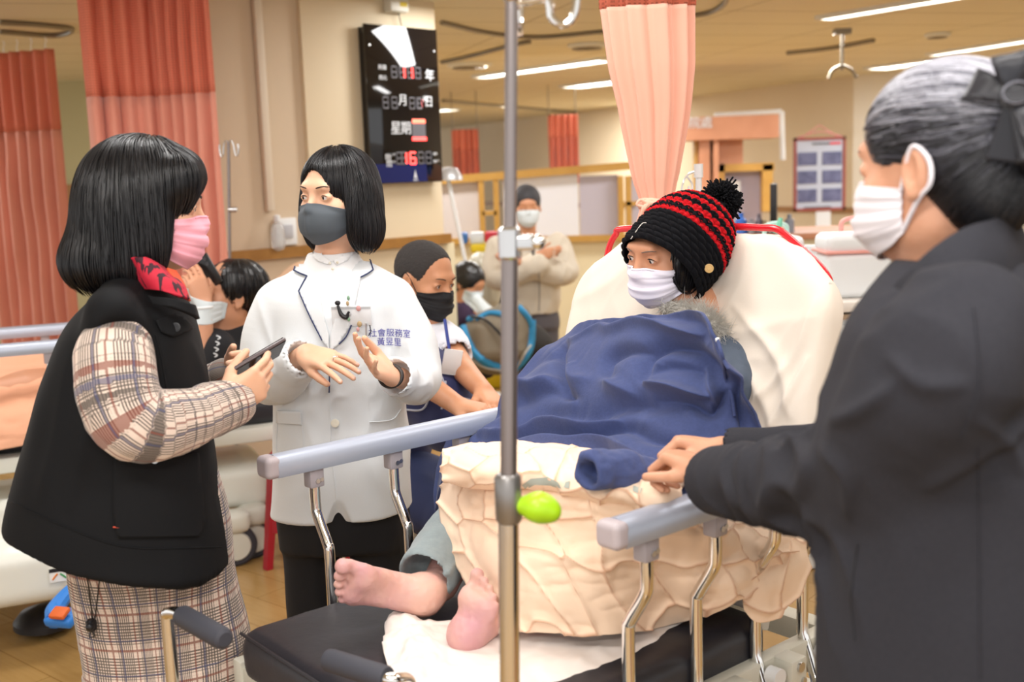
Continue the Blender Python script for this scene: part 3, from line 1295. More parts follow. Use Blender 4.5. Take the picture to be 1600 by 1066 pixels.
rect(MB(), (1052, 186), (1208, 216), .5).build('beam', PEACHW, t, smooth=False)
m = MB()
rect(m, (1089, 214), (1107, 492), .3)
rect(m, (1110, 214), (1119, 492), .4)
m.build('post', PEACHW, t, smooth=False)
rect(MB(), (1119, 214), (1160, 262), .06).build('header_panel', PEACHW, t, smooth=False)
m = MB()
rect(m, (1121, 257), (1208, 266), .12)
rect(m, (1121, 257), (1131, 330), .12)
rect(m, (1190, 257), (1206, 330), .12)
rect(m, (1084, 210), (1090, 420), .12)
m.build('pine_frame', PINE, t, smooth=False)
rect(MB(), (1131, 266), (1190, 420), .03, BY + .1).build('lilac_door', mat('door_lilac', S('#a79fb0'), .6), t, smooth=False)
rect(MB(), (1135, 283), (1157, 318), .01, BY + .05).build('notice_paper', PRINT, t, smooth=False)
A = bp(1085, 193, BY - .26)
link('sign_letters', text_mesh('住院處', .12, A, (1, 0, 0), (0, 0, 1), .002), t, PRINT, False)

# white pipe frame near it
A = [at(*p, 12.2) for p in ((1113, 178), (1222, 172), (1222, 182))]
po = MB().tube([at(1116, 180, 12.2), at(1221, 174, 12.2)], .026, 10).tube([at(1221, 174, 12.2), at(1223, 250, 12.2)], .03, 10).build('wall_pipe', WHITEPL, loc=at(1221, 250, 12.2))
tag(po, 'white pipe turning down the far wall above the booth', 'pipe')

# framed poster
PYY = 12.4
A, Bq = at(1240, 216, PYY), at(1320, 328, PYY)
c = (A + Bq) / 2
w_, h_ = Bq[0] - A[0], A[2] - Bq[2]
t = thing('framed_poster', 'red framed notice board with six photos hanging on the far cream wall', 'poster', (c[0], PYY, Bq[2]))
fr_ = mat('poster_frame', S('#8e4038'), .5)
m = MB()
for sx in (-1, 1):
    m.box(c + [sx * (w_ / 2 - .015), 0, 0], (.03, .04, h_))
    m.box(c + [0, 0, sx * (h_ / 2 - .015)], (w_, .04, .03))
m.build('frame', fr_, t, smooth=False)
MB().box(c + [0, .005, 0], (w_ - .04, .02, h_ - .04)).build('sheet', mat('poster_sheet', S('#b4bccd'), .5), t, smooth=False)
ph = mat('photo_print', S('#6d7196'), .5, vary=(9, S('#454b70'), .2))
for i in range(3):
    for j in (-1, 1):
        MB().box(c + [j * .135, -.008, .17 - .2 * i], (.21, .012, .14)).build('photo', ph, t, smooth=False)
MB().box(c + [.02, -.008, .33], (.20, .01, .02)).box(c + [-.02, -.008, -.36], (.3, .01, .015)).build('text_lines', LED_OFF, t, smooth=False)
MB().box(c + [.17, -.008, .33], (.12, .012, .025)).build('red_heading', mat('heading_red', S('#d23848'), .5), t, smooth=False)
ap = c + [0.0, 0, h_ / 2 + .13]
MB().tube([c + [-.2, 0, h_ / 2], ap, c + [.2, 0, h_ / 2]], .008, 6).tube([c + [-.25, 0, h_ / 2], c + [0, 0, h_ / 2 + .06], c + [.25, 0, h_ / 2]], .008, 6, n=12).build('cord', mat('pink_cord', S('#cf8f8c'), .6), t)
A = at(1286, 346, PYY)
m = MB().box(A, (.16, .02, .22)).build('wall_notice', PRINT, loc=A)
tag(m, 'small white notice on the wall below the framed poster', 'notice')

# ------------------------------------------------------------------ counter on the right with two white tubs
CY = 4.1
ztop = at(1330, 468, CY)[2]
x0c = at(1196, 460, CY)[0]
t = thing('medicine_cart', 'white cabinet with a pale wooden edged top behind the raised backrest', 'cabinet', (x0c + .7, CY, 0))
MB().box((x0c + .75, CY + .25, (ztop - .05) / 2), (1.5, .6, ztop - .06), bev=.006).build('body', mat('cabinet_white', S('#dfe0de'), .4), t)
MB().box((x0c + .75, CY + .25, ztop - .02), (1.54, .64, .04), bev=.008).build('top', mat('cabinet_top', S('#e6e0d8'), .35), t)
MB().box((x0c + .75, CY - .07, ztop - .055), (1.54, .015, .018)).build('edge_strip', mat('cabinet_edge', S('#a18a70'), .5), t)
for i in range(3):
    dd = MB().box((x0c + .27 + i * .49, CY - .06, ztop - .36), (.47, .02, .55), bev=.004).build('door', mat('cabinet_white', S('#dfe0de'), .4), t)
    MB().ball((x0c + .27 + i * .49 + .1, CY - .078, ztop - .11), (.008, .006, .008)).build('lock', STEEL, dd)


def tub(x, y, z, w, h, label, trim):
    t = thing('storage_tub', label, 'tub', (x, y, z), 'white lidded tubs')
    MB().box((x, y, z + h * .34), (w, w * .8, h * .68), bev=.03, seg=4).build('tub_body', WHITEPL, t)
    MB().box((x, y, z + h * .69), (w * 1.04, w * .84, .012), bev=.005).build('rim', trim, t)
    MB().box((x, y, z + h * .81), (w * .98, w * .78, h * .30), bev=.028, seg=4).build('lid', WHITEPL, t)
    MB().tube([(x - .045, y, z + h * .98), (x - .04, y, z + h * 1.12), (x, y, z + h * 1.17), (x + .04, y, z + h * 1.12), (x + .045, y, z + h * .98)], .009, 10, n=18).build('handle', trim, t)


PINKPL = mat('pink_plastic', S('#eda79e'), .4)
A = at(1334, 457, CY + .1)
tub(A[0], CY + .12, ztop, .25, .25, 'white lidded tub with a pink handle on the cabinet', PINKPL)
A = at(1212, 430, CY + .3)
tub(A[0], CY + .30, ztop, .20, .235, 'white lidded tub half hidden behind the red backrest bar', mat('mint_plastic', S('#bfe0d8'), .4))
A = at(1264, 400, CY + .45)
m = MB().box(A + [0, 0, -.05], (.13, .02, .20), bev=.008, R=basis((.2, 1, .25))).build('white_folder', WHITEPL, loc=A)
tag(m, 'white folder leaning up between the two white tubs', 'folder')
A = at(1217, 352, CY + .25)
m = MB().tube([A + [-.012, 0, -.03], A + [.0, 0, .0], A + [.008, 0, .028]], [.013, .012, .008], 10).build('green_bottle', mat('mint_cap', S('#7fd0b4'), .4), loc=A)
tag(m, 'small mint green bottle top beside the hidden white tub', 'bottle')
A = at(1400, 416, CY + .1)
m = MB().lathe([(.03, 0), (.04, .03), (.04, .07), (.02, .09)], (A[0] + .045, CY + .03, ztop), 20).build('green_jar', mat('jar_green', S('#4f9f86'), .4), loc=(A[0], CY + .05, ztop))
tag(m, 'green jar on the cabinet in front of the grey coat shoulder', 'jar')
A = at(1412, 405, CY + .2)
m = MB().box((A[0] + .05, CY + .22, ztop + .06), (.08, .08, .12), bev=.006).build('blue_box', mat('box_blue', S('#3f8fd8'), .4), loc=(A[0], CY + .22, ztop))
tag(m, 'bright blue box on the cabinet behind the green jar', 'box')

# things standing on the counter beyond
QY = 6.8
zq = at(1180, 366, QY)[2]
xq0, xq1 = at(1130, 360, QY)[0], at(1420, 360, QY)[0]
t = thing('nurse_counter', 'low beige counter carrying a monitor and bottles behind the backrest', 'counter', ((xq0 + xq1) / 2, QY, 0))
MB().box(((xq0 + xq1) / 2, QY + .3, zq - .02), (xq1 - xq0, .7, .04), bev=.005).build('top', PEACHW, t)
MB().box(((xq0 + xq1) / 2, QY + .3, (zq - .04) / 2), (xq1 - xq0 - .04, .64, zq - .04)).build('cabinet_body', DADO, t, smooth=False)
A = at(1212, 345, QY)
t = thing('monitor', 'thin black monitor seen edge on at the counter', 'monitor', (A[0], QY, zq))
MB().box((A[0], QY + .05, zq + .17), (.04, .32, .26), bev=.006, R=basis((.25, 1, 0))).build('screen', BLACKPL, t)
MB().cyl((A[0], QY + .05, zq + .006), (A[0], QY + .05, zq + .1), .015).lathe([(.08, 0), (.08, .008), (.02, .012)], (A[0], QY + .05, zq)).build('stand', BLACKPL, t)
for px, r, h, c_, lab in ((1160, .035, .13, '#3a6fc8', 'blue capped bottle on the counter nearest the knitted hat'), (1176, .028, .09, '#8f8f96', 'grey bottle on the counter beside the blue one'),
                          (1188, .024, .12, '#6b6672', 'dark slim bottle among the counter bottles'), (1197, .022, .08, '#b8a684', 'short tan bottle beside the black monitor'), (1236, .03, .11, '#9aa0ae', 'pale grey bottle to the right of the black monitor')):
    A = at(px, 360, QY + .02)
    b = MB().lathe([(r, 0), (r, h * .65), (r * .45, h * .8), (r * .45, h), (0.001, h)], (A[0], QY + .06, zq), 18).build('bottle', mat('bottle' + c_, S(c_), .35), loc=(A[0], QY + .06, zq))
    tag(b, lab, 'bottle', 'bottles on the counter')


# ------------------------------------------------------------------ drip poles
def drip_hooks(p, r, t, m, n=2, ang=0.0, span=.09):
    for k in range(n):
        a = ang + k * 2 * math.pi / n
        d = np.array([math.cos(a), math.sin(a), 0])
        MB().tube([p, p + d * span * .45 + [0, 0, .004], p + d * span * .7 + [0, 0, -.02], p + d * span * .85 + [0, 0, -.055], p + d * span * 1.15 + [0, 0, -.06], p + d * span * 1.3 + [0, 0, -.03], p + d * span * 1.25 + [0, 0, -.01]], r, 8, n=26).build('hook', m, t)


# near pole, clamped at the foot side of the stretcher
IY = 1.5
pt, pm, pj_, pbm = at(803, -40, IY), at(795, 380, IY), at(781, 790, IY), at(771, 1066, IY)
px_, py_ = float(pm[0]) + .004, IY
t = thing('drip_stand', 'chrome telescopic drip stand standing in the foreground in front of the stretcher', 'drip stand', (px_ - .012, py_, 0))
top = np.array([px_ + .012, py_, 1.80])
jn = np.array([px_ - .017, py_, pj_[2]])
foot = np.array([px_ - .045, py_, .10])
DULL = mat('pole_steel', S('#8f8684'), .28, .8)
MB().cyl(jn + [0, 0, 0], top + [0, 0, -.02], .0085).build('upper_pole', DULL, t)
md = jn + (top - jn) * ((pm[2] - jn[2]) / (top[2] - jn[2]))
MB().cyl(jn, md, .0115).build('middle_pole', DULL, t)
MB().cyl(foot, jn, .0145).build('lower_pole', CHROME, t)
MB().lathe([(.0125, -.022), (.016, -.018), (.016, .018), (.0125, .022)], md, 20).box(md + [.02, -.004, 0], (.03, .018, .022), bev=.004).build('collar', mat('collar_chrome', (.6, .6, .6), .15, .9), t)
MB().ball(md + [.037, -.006, 0], .011).build('knob', CHROME, t)
MB().lathe([(.015, -.035), (.0185, -.03), (.0185, .03), (.015, .035)], jn + [0, 0, .01], 20).build('clamp_sleeve', mat('sleeve_steel', S('#8f8c8a'), .35, .8), t)
GRN = mat('green_plastic', S('#a2d01c'), .35)
kb = jn + [.018, -.004, .0]
sd = SDF().cap(kb, kb + [.022, -.006, -.001], .012, .019).cap(kb + [.022, -.006, -.001], kb + [.040, -.008, -.008], .019, .014)
sd.ell(kb + [.028, -.008, -.003], (.022, .014, .019))
sdf_obj('lever', sd, .0016, GRN, t)
tp = top
MB().lathe([(.010, -.03), (.015, -.025), (.015, .02), (.008, .03)], tp + [0, 0, -.03], 18).build('hook_hub', CHROME, t)
hp = np.array([top[0], py_, at(800, 4, IY)[2]])
for d in (np.array([1, -.1, 0]), np.array([.12, 1.0, 0])):
    MB().tube([hp, hp + d * .02, hp + d * .045 + [0, 0, .001], hp + d * .05 + [0, 0, -.022], hp + d * .064 + [0, 0, -.031], hp + d * .078 + [0, 0, -.02], hp + d * .084 + [0, 0, .01]], .0055, 10, n=30).build('hook', CHROME, t)
m = MB()
for k in range(5):
    a = k * 2 * math.pi / 5 + .3
    d = np.array([math.cos(a), math.sin(a), 0])
    m.tube([foot, foot + d * .12 + [0, 0, -.01], foot + d * .24 + [0, 0, -.03]], .012, 8, n=8)
m.build('leg', CHROME, t)
m = MB()
for k in range(5):
    a = k * 2 * math.pi / 5 + .3
    d = np.array([math.cos(a), math.sin(a), 0])
    c = foot + d * .24
    m.cyl([c[0] - .01, c[1], .03], [c[0] + .01, c[1], .03], .03)
m.build('caster', BLACKPL, t)

# far left pole by the salmon curtain
A0, A1 = at(357, 222, 5.02), at(356, 500, 5.02)
t = thing('drip_stand', 'thin steel drip stand against the wall beside the broad salmon curtain', 'drip stand', (A1[0], 5.02, 0))
MB().cyl((A0[0], 5.02, A0[2]), (A1[0], 5.02, A1[2] - .2), .007).cyl((A1[0], 5.02, A1[2] - .2), (A1[0], 5.02, .05), .011).build('pole', DULL, t)
MB().cyl((A0[0] - .02, 5.02, at(357, 328, 5.02)[2]), (A0[0] + .018, 5.02, at(357, 328, 5.02)[2]), .012).build('collar', STEEL, t)
drip_hooks(np.array([A0[0], 5.02, A0[2]]), .004, t, STEEL, 2, 2.9, .035)
m = MB()
for k in range(4):
    a = k * math.pi / 2 + .4
    m.tube([(A1[0], 5.02, .08), (A1[0] + .12 * math.cos(a), 5.02 + .12 * math.sin(a), .03)], .012, 8)
m.build('leg', DULL, t)

# pole with clear hooks behind the hat
A0, A1 = at(1097, 262, 3.5), at(1092, 330, 3.5)
t = thing('drip_stand', 'short white drip stand with clear hooks rising behind the black pompom', 'drip stand', (A1[0], 3.5, 0))
MB().cyl((A1[0], 3.5, A0[2]), (A1[0], 3.5, .06), .010).build('pole', WHITEPL, t)
MB().cyl((A1[0], 3.5, A0[2] - .03), (A1[0], 3.5, A0[2] + .012), .014).build('cap', WHITEPL, t)
hk = np.array([A1[0] - .005, 3.5, A0[2] - .01])
for e in (0, 1):
    MB().tube([hk, hk + [-.03, 0, -.012], hk + [-.045 + .03 * e, 0, -.04], hk + [-.05 + .03 * e, 0, -.07], hk + [-.068 + .04 * e, 0, -.072], hk + [-.075 + .05 * e, 0, -.045]], .003, 8, n=24).build('hook', mat('clear_hook', S('#dfe3e8'), .1, .3), t)
m = MB()
for k in range(4):
    a = k * math.pi / 2 + .4
    m.tube([(A1[0], 3.5, .08), (A1[0] + .2 * math.cos(a), 3.5 + .2 * math.sin(a), .03)], .012, 8)
m.build('leg', WHITEPL, t)

# leaning lamp beside the clock wall
A0, A1 = at(699, 275, 7.45), at(737, 455, 7.45)
t = thing('examination_lamp', 'dome lamp on a slanting white pole beside the clock wall', 'lamp', (A1[0], 7.45, 0))
foot2 = A1 + (A1 - A0) * .0
MB().tube([A0, A1, (A1[0] + .06, 7.45, .05)], .014, 10).build('pole', WHITEPL, t)
MB().lathe([(.012, .06), (.05, .05), (.085, .0), (.09, -.03), (.08, -.03), (.05, .02)], A0 + [.012, 0, .0], 24).build('lamp_shade', mat('shade_grey', S('#b7b9be'), .3, .3), t)
MB().lathe([(.18, 0), (.18, .03), (.03, .06)], (A1[0] + .06, 7.45, 0), 24).build('base', WHITEPL, t)

# yellow waste bin and bag behind the seated man
t = thing('clinical_waste_bin', 'yellow bin with black stripes and red and white packs on its top, behind the backpack', 'bin', (at(770, 400, 7.9)[0], 7.9, 0))
A, Bq = at(737, 393, 7.9), at(803, 393, 7.9)
cx_, w_ = (A[0] + Bq[0]) / 2, Bq[0] - A[0]
YEL = mat('bin_yellow', S('#dfc51e'), .45)
MB().box((cx_, 8.05, A[2] / 2), (w_, .3, A[2]), bev=.02).build('bin_body', YEL, t)
MB().box((cx_, 8.05, A[2] + .02), (w_ * 1.06, .33, .06), bev=.02).build('lid', YEL, t)
MB().box((cx_ + .07, 7.89, A[2] * .68), (.10, .02, A[2] * .55)).build('black_stripe', BLACKPL, t)
for dx, sx, c_, lab in ((-.11, .10, '#d7dde4', 'white pack on top of the yellow bin'), (.01, .13, '#c0283c', 'crimson pack on top of the yellow bin'), (-.20, .05, '#3f74b8', 'small blue pack at the left of the yellow bin top')):
    b = MB().box((cx_ + dx, 8.0, A[2] + .05 + .04), (sx, .14, .08), bev=.015).build('pack', mat('pack' + c_, S(c_), .6), loc=(cx_ + dx, 8.0, A[2] + .05))
    tag(b, lab, 'pack', 'packs on the yellow bin')
A = at(756, 420, 7.86)
sd = SDF().ell((A[0], 7.80, A[2] - .1), (.12, .10, .22)).cap((A[0] - .05, 7.80, A[2] + .05), (A[0] + .07, 7.80, A[2] + .06), .045, .05, k=.05)
o = sdf_obj('plastic_bag', sd, .012, mat('bag_clear', S('#d8d8cc'), .25, alpha=.85), disp=lambda V: .012 * folds(V, (0, 0, 1), .06, 2), loc=(A[0], 7.5, A[2] - .32))
tag(o, 'translucent white plastic bag hanging in front of the yellow bin', 'bag')


# ------------------------------------------------------------------ the stretcher in the middle
def PT(px, py, t):
    """point seen at this pixel on the upright plane t of the stretcher"""
    d = ray(px, py)
    return CAMP + d * ((t - (CAMP - BO) @ BN) / (d @ BN))


def PS(px, py, s):
    d = ray(px, py)
    return CAMP + d * ((s - (CAMP - BO) @ BU) / (d @ BU))


def pj(P):
    q = np.asarray(P) - CAMP
    w = q @ _f
    return np.stack([800 + FPX * (q @ _r) / w, 533 - FPX * (q @ _u) / w], -1)


RB = np.array([BU, BN, [0, 0, 1]])
BLK = mat('black_vinyl', S('#26252b'), .42, bump=(25, .25, .004))
bed = thing('hospital_stretcher', 'chrome railed stretcher with a black mattress and raised backrest that the patient sits on', 'hospital bed', B(.3, .4, 0))
MZ = .66
sd = SDF().box(B(.09, .40, MZ - .055), (.39, .345, .055), RB, rr=.035)
sdf_obj('mattress', sd, .009, BLK, bed, disp=lambda V: .004 * folds(V, BN, .09, 4) * (V[:, 2] > MZ - .06))
m = MB().tube([B(-.292, .06, MZ - .012), B(-.299, .4, MZ - .010), B(-.292, .74, MZ - .012)], .0035, 6, n=12)
m.build('mattress_piping', BLK, bed)


def brs(z):
    return .46 + .34 * (z - .66)


UP = nrm(B(brs(1.3), 0, 1.3) - B(brs(.7), 0, .7))
BF = np.cross(BN, UP)          # out of the backrest, towards the foot
if BF @ BU > 0:
    BF = -BF
RBK = np.array([BN, UP, BF])


def backrest(sd, grow, cutg):
    c = B(brs(1.02), .418, 1.02) - BF * .04
    sd.box(c, (.362 + grow, .375 + grow, .032 + grow), RBK, rr=.025 + grow)
    for sg in (-1, 1):
        q = c + sg * BN * (.362 + grow) + UP * (.375 + grow)
        n = sg * BN * .62 + UP * .78
        sd.cut(q - n * (.088 - cutg), n, .05)
    return sd


sdf_obj('backrest_pad', backrest(SDF(), -.006, -.004), .012, BLK, bed)
SHEET = mat('sheet_cotton', S('#e9ddcf'), .85, bump=(220, .15, .001), sheen=.2)


def sheetdisp(V):
    q = pj(V)
    h = .009 * folds(V, nrm(UP + .35 * BN), .13, 5) + .005 * folds(V, nrm(UP - .4 * BN), .06, 8)
    h += 1.5 * ridges(q, [([(1120, 560), (1180, 600), (1215, 690)], 9, .008), ([(1150, 480), (1215, 560), (1235, 650)], 8, .007), ([(1040, 470), (1140, 520), (1240, 500)], 14, .005),
                    ([(1170, 640), (1240, 560), (1275, 470)], 7, .006), ([(1190, 690), (1230, 630), (1262, 560)], 5, .006), ([(900, 470), (960, 440), (1000, 400)], 12, .005)])
    return h


def ridges(q, lst):
    """raise soft ridges along lines"""
    h = np.zeros(len(q))
    for line, w, a in lst:
        L = catmull(np.asarray(line, float), 4 * len(line))
        D = np.full(len(q), 1e9)
        T = np.zeros(len(q))
        m = len(L) - 1
        for i in range(m):
            p, e = L[i], L[i + 1] - L[i]
            k = np.clip(((q - p) @ e) / (e @ e), 0, 1)
            dd = np.linalg.norm(q - p - k[:, None] * e, axis=1)
            T = np.where(dd < D, (i + k) / m, T)
            D = np.minimum(D, dd)
        tp_ = np.sqrt(np.clip(np.sin(np.pi * (.03 + .94 * T)), 0, 1))
        h += a * tp_ * np.exp(-(np.abs(D) / (w * (.6 + .6 * tp_))) ** 1.6)
    return h


o = sdf_obj('backrest_sheet', backrest(SDF(), .004, .002), .006, SHEET, None, disp=sheetdisp, loc=B(.5, .4, .7))
tag(o, 'off-white cotton sheet drawn over the raised backrest behind the patient', 'sheet')

# rails
RZ = .97
BEAM = mat('bed_beam', S('#c9c6b8'), .4)


def side_rail(s0, s1, t, posts, inward, par, jfoot, zb=(.84, .76)):
    rl = None
    m = MB()
    prof = [(-.022, -.022), (.022, -.022), (.026, -.010), (.025, .008), (.016, .021), (0, .0245), (-.016, .021), (-.025, .008), (-.026, -.010)]
    m.prism(prof, B(s0 + .022, t, RZ - .02), BN, (0, 0, 1), BU, s1 - s0 - .022)
    rl = m.build('side_rail', ALU, par, angle=50)
    sd = SDF().box(B(s0 + .013, t, RZ - .02), (.017, .026, .023), RB, rr=.012)
    sdf_obj('end_cap', sd, .002, mat('cap_grey', S('#b9aeb2'), .45), rl)
    for s in posts:
        MB().box(B(s, t, RZ - .06), (.034, .030, .045), RB, .004).build('bracket', GREYPL, rl)
        MB().cyl(B(s + .0, t - .018 * inward * -1, RZ - .068), B(s, t + .018 * inward * -1, RZ - .068), .005).cyl(B(s + .010, t - .017, RZ - .066), B(s + .010, t - .014, RZ - .066), .0045).build('rivet', STEEL, rl)
        ti = t + inward * .045
        pts = [B(s, t, RZ - .06), B(s, t, zb[0] + .01), B(s, t + inward * .006, zb[0] - .015), B(s, ti - inward * .006, zb[1] + .012), B(s, ti, zb[1] - .012), B(s, ti, .60)]
        if jfoot:
            pts += [B(s - .005, ti - .03 * inward, .53), B(s - .02, ti - .05 * inward, .495), B(s - .05, ti - .055 * inward, .475), B(s - .09, ti - .05 * inward, .475), B(s - .10, ti - .02 * inward, .478)]
        else:
            pts += [B(s, ti, .52)]
        P = np.concatenate([catmull(np.array(pts[:6]), 30), catmull(np.array(pts[5:]), 24 if jfoot else 4)[1:]])
        MB().tube(P, .0115, 16).build('rail_post', CHROME, par)
    return rl


side_rail(-.19, .58, .80, (-.075, .125, .315, .50), -1, bed, False)
side_rail(-.015, .66, .0, (.075, .25, .42, .57), 1, bed, True)
for t_ in (.045, .755):
    MB().box(B(.2, t_, .585 - .03), (1.0, .035, .07), RB, .006).build('frame_beam', BEAM, bed)
for s_ in (.12, .30, .46, .62):
    mm = MB().box(B(s_ + .02, .012, .555), (.05, .05, .07), RB, .006)
    mm.build('pivot_bracket', BEAM, bed)
    MB().cyl(B(s_ + .02, -.018, .575), B(s_ + .02, -.01, .575), .010).cyl(B(s_ + .03, -.018, .545), B(s_ + .03, -.01, .545), .006).build('bolt', STEEL, bed)
    MB().cyl(B(s_ - .03, -.005, .565), B(s_ - .03, .02, .565), .018).build('latch', mat('latch_white', S('#dcdcdc'), .3), bed)
for s_ in (-.27, .68):
    MB().box(B(s_, .4, .555), (.05, .70, .05), RB, .006).build('cross_beam', BEAM, bed)
sd = SDF().box(B(.25, .4, .30), (.48, .27, .10), RB, rr=.07).box(B(.55, .15, .33), (.22, .14, .09), RB, rr=.06, k=.05)
sdf_obj('base_cover', sd, .012, CREAMPL, bed)
MB().cyl(B(0, .4, .36), B(0, .4, .55), .05).build('lift_column', STEEL, bed)
MB().cyl(B(.55, .4, .36), B(.55, .4, .55), .05).build('lift_column', STEEL, bed)
for s_, t_ in ((-.2, .1), (-.2, .7), (.75, .1), (.75, .7)):
    w = MB().cyl(B(s_, t_ - .02, .075), B(s_, t_ + .02, .075), .075, 28).build('wheel', RUBBER, bed)
    MB().box(B(s_, t_, .14), (.06, .06, .14), RB, .02).build('wheel_fork', CREAMPL, w)
blu = sdf_obj('folded_blanket', SDF().box(B(.42, .10, .445), (.12, .10, .03), RB, rr=.025), .008, mat('blue_grey_fleece', S('#5d7391'), .95, bump=(90, .6, .004)), None, disp=lambda V: .008 * folds(V, BU, .06, 3), loc=B(.42, .10, .415))
tag(blu, 'blue grey folded blanket stowed under the stretcher on its base', 'blanket')

# foot-end push handles
h0, h1, h2, h3 = atz(284, 962, .775), atz(352, 1000, .770), atz(510, 1030, .735), atz(605, 1060, .735)
v1, v2 = atz(262, 972, .75), atz(640, 1076, .71)
for pts, g0, g1 in (([B(-.27, .74, .52), v1 * [1, 1, 0] + [-.0, .0, .53], v1 + [0, 0, -.12], v1, v1 + [.003, -.003, .016], h0 - nrm(h1 - h0) * .015, h0 + nrm(h1 - h0) * .02], h0, h1),
                    ([B(-.27, .10, .52), v2 * [1, 1, 0] + [0, 0, .53], v2 + [0, 0, -.10], v2 + [0, 0, -.01], v2 + [-.003, .003, .012], h3 + nrm(h3 - h2) * .012, h3 - nrm(h3 - h2) * .02], h3, h2)):
    MB().tube(np.array(pts), .0115, 14, n=36).cyl(pts[-1], (g0 + g1) / 2, .0115, 14).build('push_handle', CHROME, bed)
    d = nrm(g1 - g0)
    MB().tube([g0, g0 + d * .004, g1 - d * .012, g1 - d * .004, g1], [.0175, .019, .019, .0175, .012], 22).build('handle_grip', RUBBER, bed)
# red head bar
RED = mat('red_enamel', S('#d0202c'), .25, coat=.4)
pts = [(.74, 1.20), (.735, 1.28), (.725, 1.33), (.70, 1.365), (.665, 1.38), (.40, 1.388), (.27, 1.388), (.225, 1.384), (.18, 1.355), (.13, 1.318), (.105, 1.292), (.098, 1.27), (.098, 1.22)]
MB().tube([B(.735, t_ - .0, z_) for t_, z_ in pts], .0078, 12, n=80).build('head_bar', RED, bed)
for t_ in (.098,):
    tt = .098 if t_ < .5 else .80
    MB().box(B(.715, tt, 1.235), (.05, .03, .07), RB, .006).build('bar_clamp', BLACKPL, bed)
MB().box(B(.60, .085, .95), (.03, .02, .70), np.array([nrm(np.cross(BN, UP)), BN, UP]), .004).build('backrest_frame', mat('frame_white', S('#dcd8cf'), .4), bed)
MB().box(B(.61, .755, .95), (.03, .02, .70), np.array([nrm(np.cross(BN, UP)), BN, UP]), .004).build('backrest_frame', mat('frame_white', S('#dcd8cf'), .4), bed)

# ---- sheet on the mattress
rows = [
    [(603, 965, MZ + .008), (598, 1010, MZ + .012), (608, 1055, MZ + .012), (600, 1110, MZ + .008), (590, 1180, MZ + .006)],
    [(640, 962, MZ + .022), (650, 1005, MZ + .030), (655, 1060, MZ + .022), (680, 1120, MZ + .01), (700, 1200, MZ + .006)],
    [(690, 970, MZ + .014), (700, 1015, MZ + .018), (720, 1070, MZ + .010), (740, 1130, MZ + .006), (780, 1195, MZ - .06)],
    [(760, 965, MZ + .010), (790, 1010, MZ + .008), (820, 1060, MZ + .008), (860, 1120, MZ - .03), (880, 1180, MZ - .10)],
    [(850, 955, MZ + .01), (890, 985, MZ + .01), (930, 1020, MZ + .008), (975, 1075, MZ - .03), (990, 1150, MZ - .11)],
    [(950, 930, MZ + .01), (990, 955, MZ + .01), (1030, 980, MZ + .006), (1072, 1010, MZ - .03), (1065, 1090, MZ - .12)],
    [(1020, 900, MZ + .01), (1055, 920, MZ + .01), (1085, 935, MZ + .006), (1100, 950, MZ - .01), (1092, 985, MZ - .05)],
]
SHW = mat('sheet_white', S('#e9dfd8'), .85, bump=(200, .15, .001), sheen=.2)
net = [[atz(*p) for p in r] for r in rows]


def d_(UV, P):
    q = pj(P)
    h = .005 * folds(P, nrm(BN), .05, 2, .5) + .003 * fbm(P, 30, 3)
    k = np.clip((720 - q[:, 0]) / 90, 0, 1)
    h += k * (.012 * folds(P, nrm(BN + .6 * BU), .045, 7, .5) + .006 * fbm(P, 45, 12))
    k2 = np.clip((q[:, 0] - 1000) / 40, 0, 1)
    h += k2 * .008 * folds(P, (0, 0, 1), .035, 9, .2)
    return h


o = link('bed_sheet', cloth_net(net, 150, 110, d_, .003), None, SHW, loc=B(0, .3, MZ))
tag(o, 'white rumpled sheet on the black mattress under the bare feet', 'sheet')

# ---- quilt
QU = mat('quilt_cotton', S('#f6dec6'), .85, bump=(180, .2, .0015), sheen=.1)
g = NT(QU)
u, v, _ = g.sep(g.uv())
g.color(g.mix(g.m('MINIMUM', g.m('MULTIPLY', u, 16.0), 1.0), S('#cf9f7e'), g.mix(g.noise(g.obj(), 4), S('#f6dec6'), S('#f2d2b4'))))  # lines between puffs painted darker: thread colour together with crease shade


def Zp(x, y, z): return atz(x, y, z)


rows = [
    [Zp(702, 735, .93), Zp(690, 765, .885), Zp(686, 800, .84), Zp(704, 868, .77), Zp(735, 930, .72), Zp(768, 985, .69)],
    [Zp(770, 745, .945), Zp(768, 775, .92), Zp(770, 815, .87), Zp(790, 870, .83), Zp(826, 930, .775), Zp(862, 990, .70)],
    [Zp(870, 755, .96), Zp(876, 785, .935), Zp(882, 825, .89), Zp(900, 880, .84), Zp(930, 935, .77), Zp(958, 990, .70)],
    [Zp(965, 765, .965), Zp(975, 795, .94), Zp(990, 835, .89), Zp(1010, 890, .81), Zp(1036, 935, .735), Zp(1052, 975, .67)],
    [Zp(1035, 765, .965), Zp(1060, 795, .94), Zp(1085, 835, .885), PT(1106, 880, .055), PT(1126, 915, .035), PT(1140, 945, .03)],
    [PT(1105, 760, .25), PT(1140, 790, .16), PT(1165, 825, .08), PT(1180, 860, .04), PT(1192, 890, .03), PT(1200, 915, .03)],
    [PT(1180, 780, .18), PT(1215, 800, .10), PT(1235, 825, .05), PT(1245, 850, .035), PT(1250, 880, .03), PT(1250, 910, .03)],
]


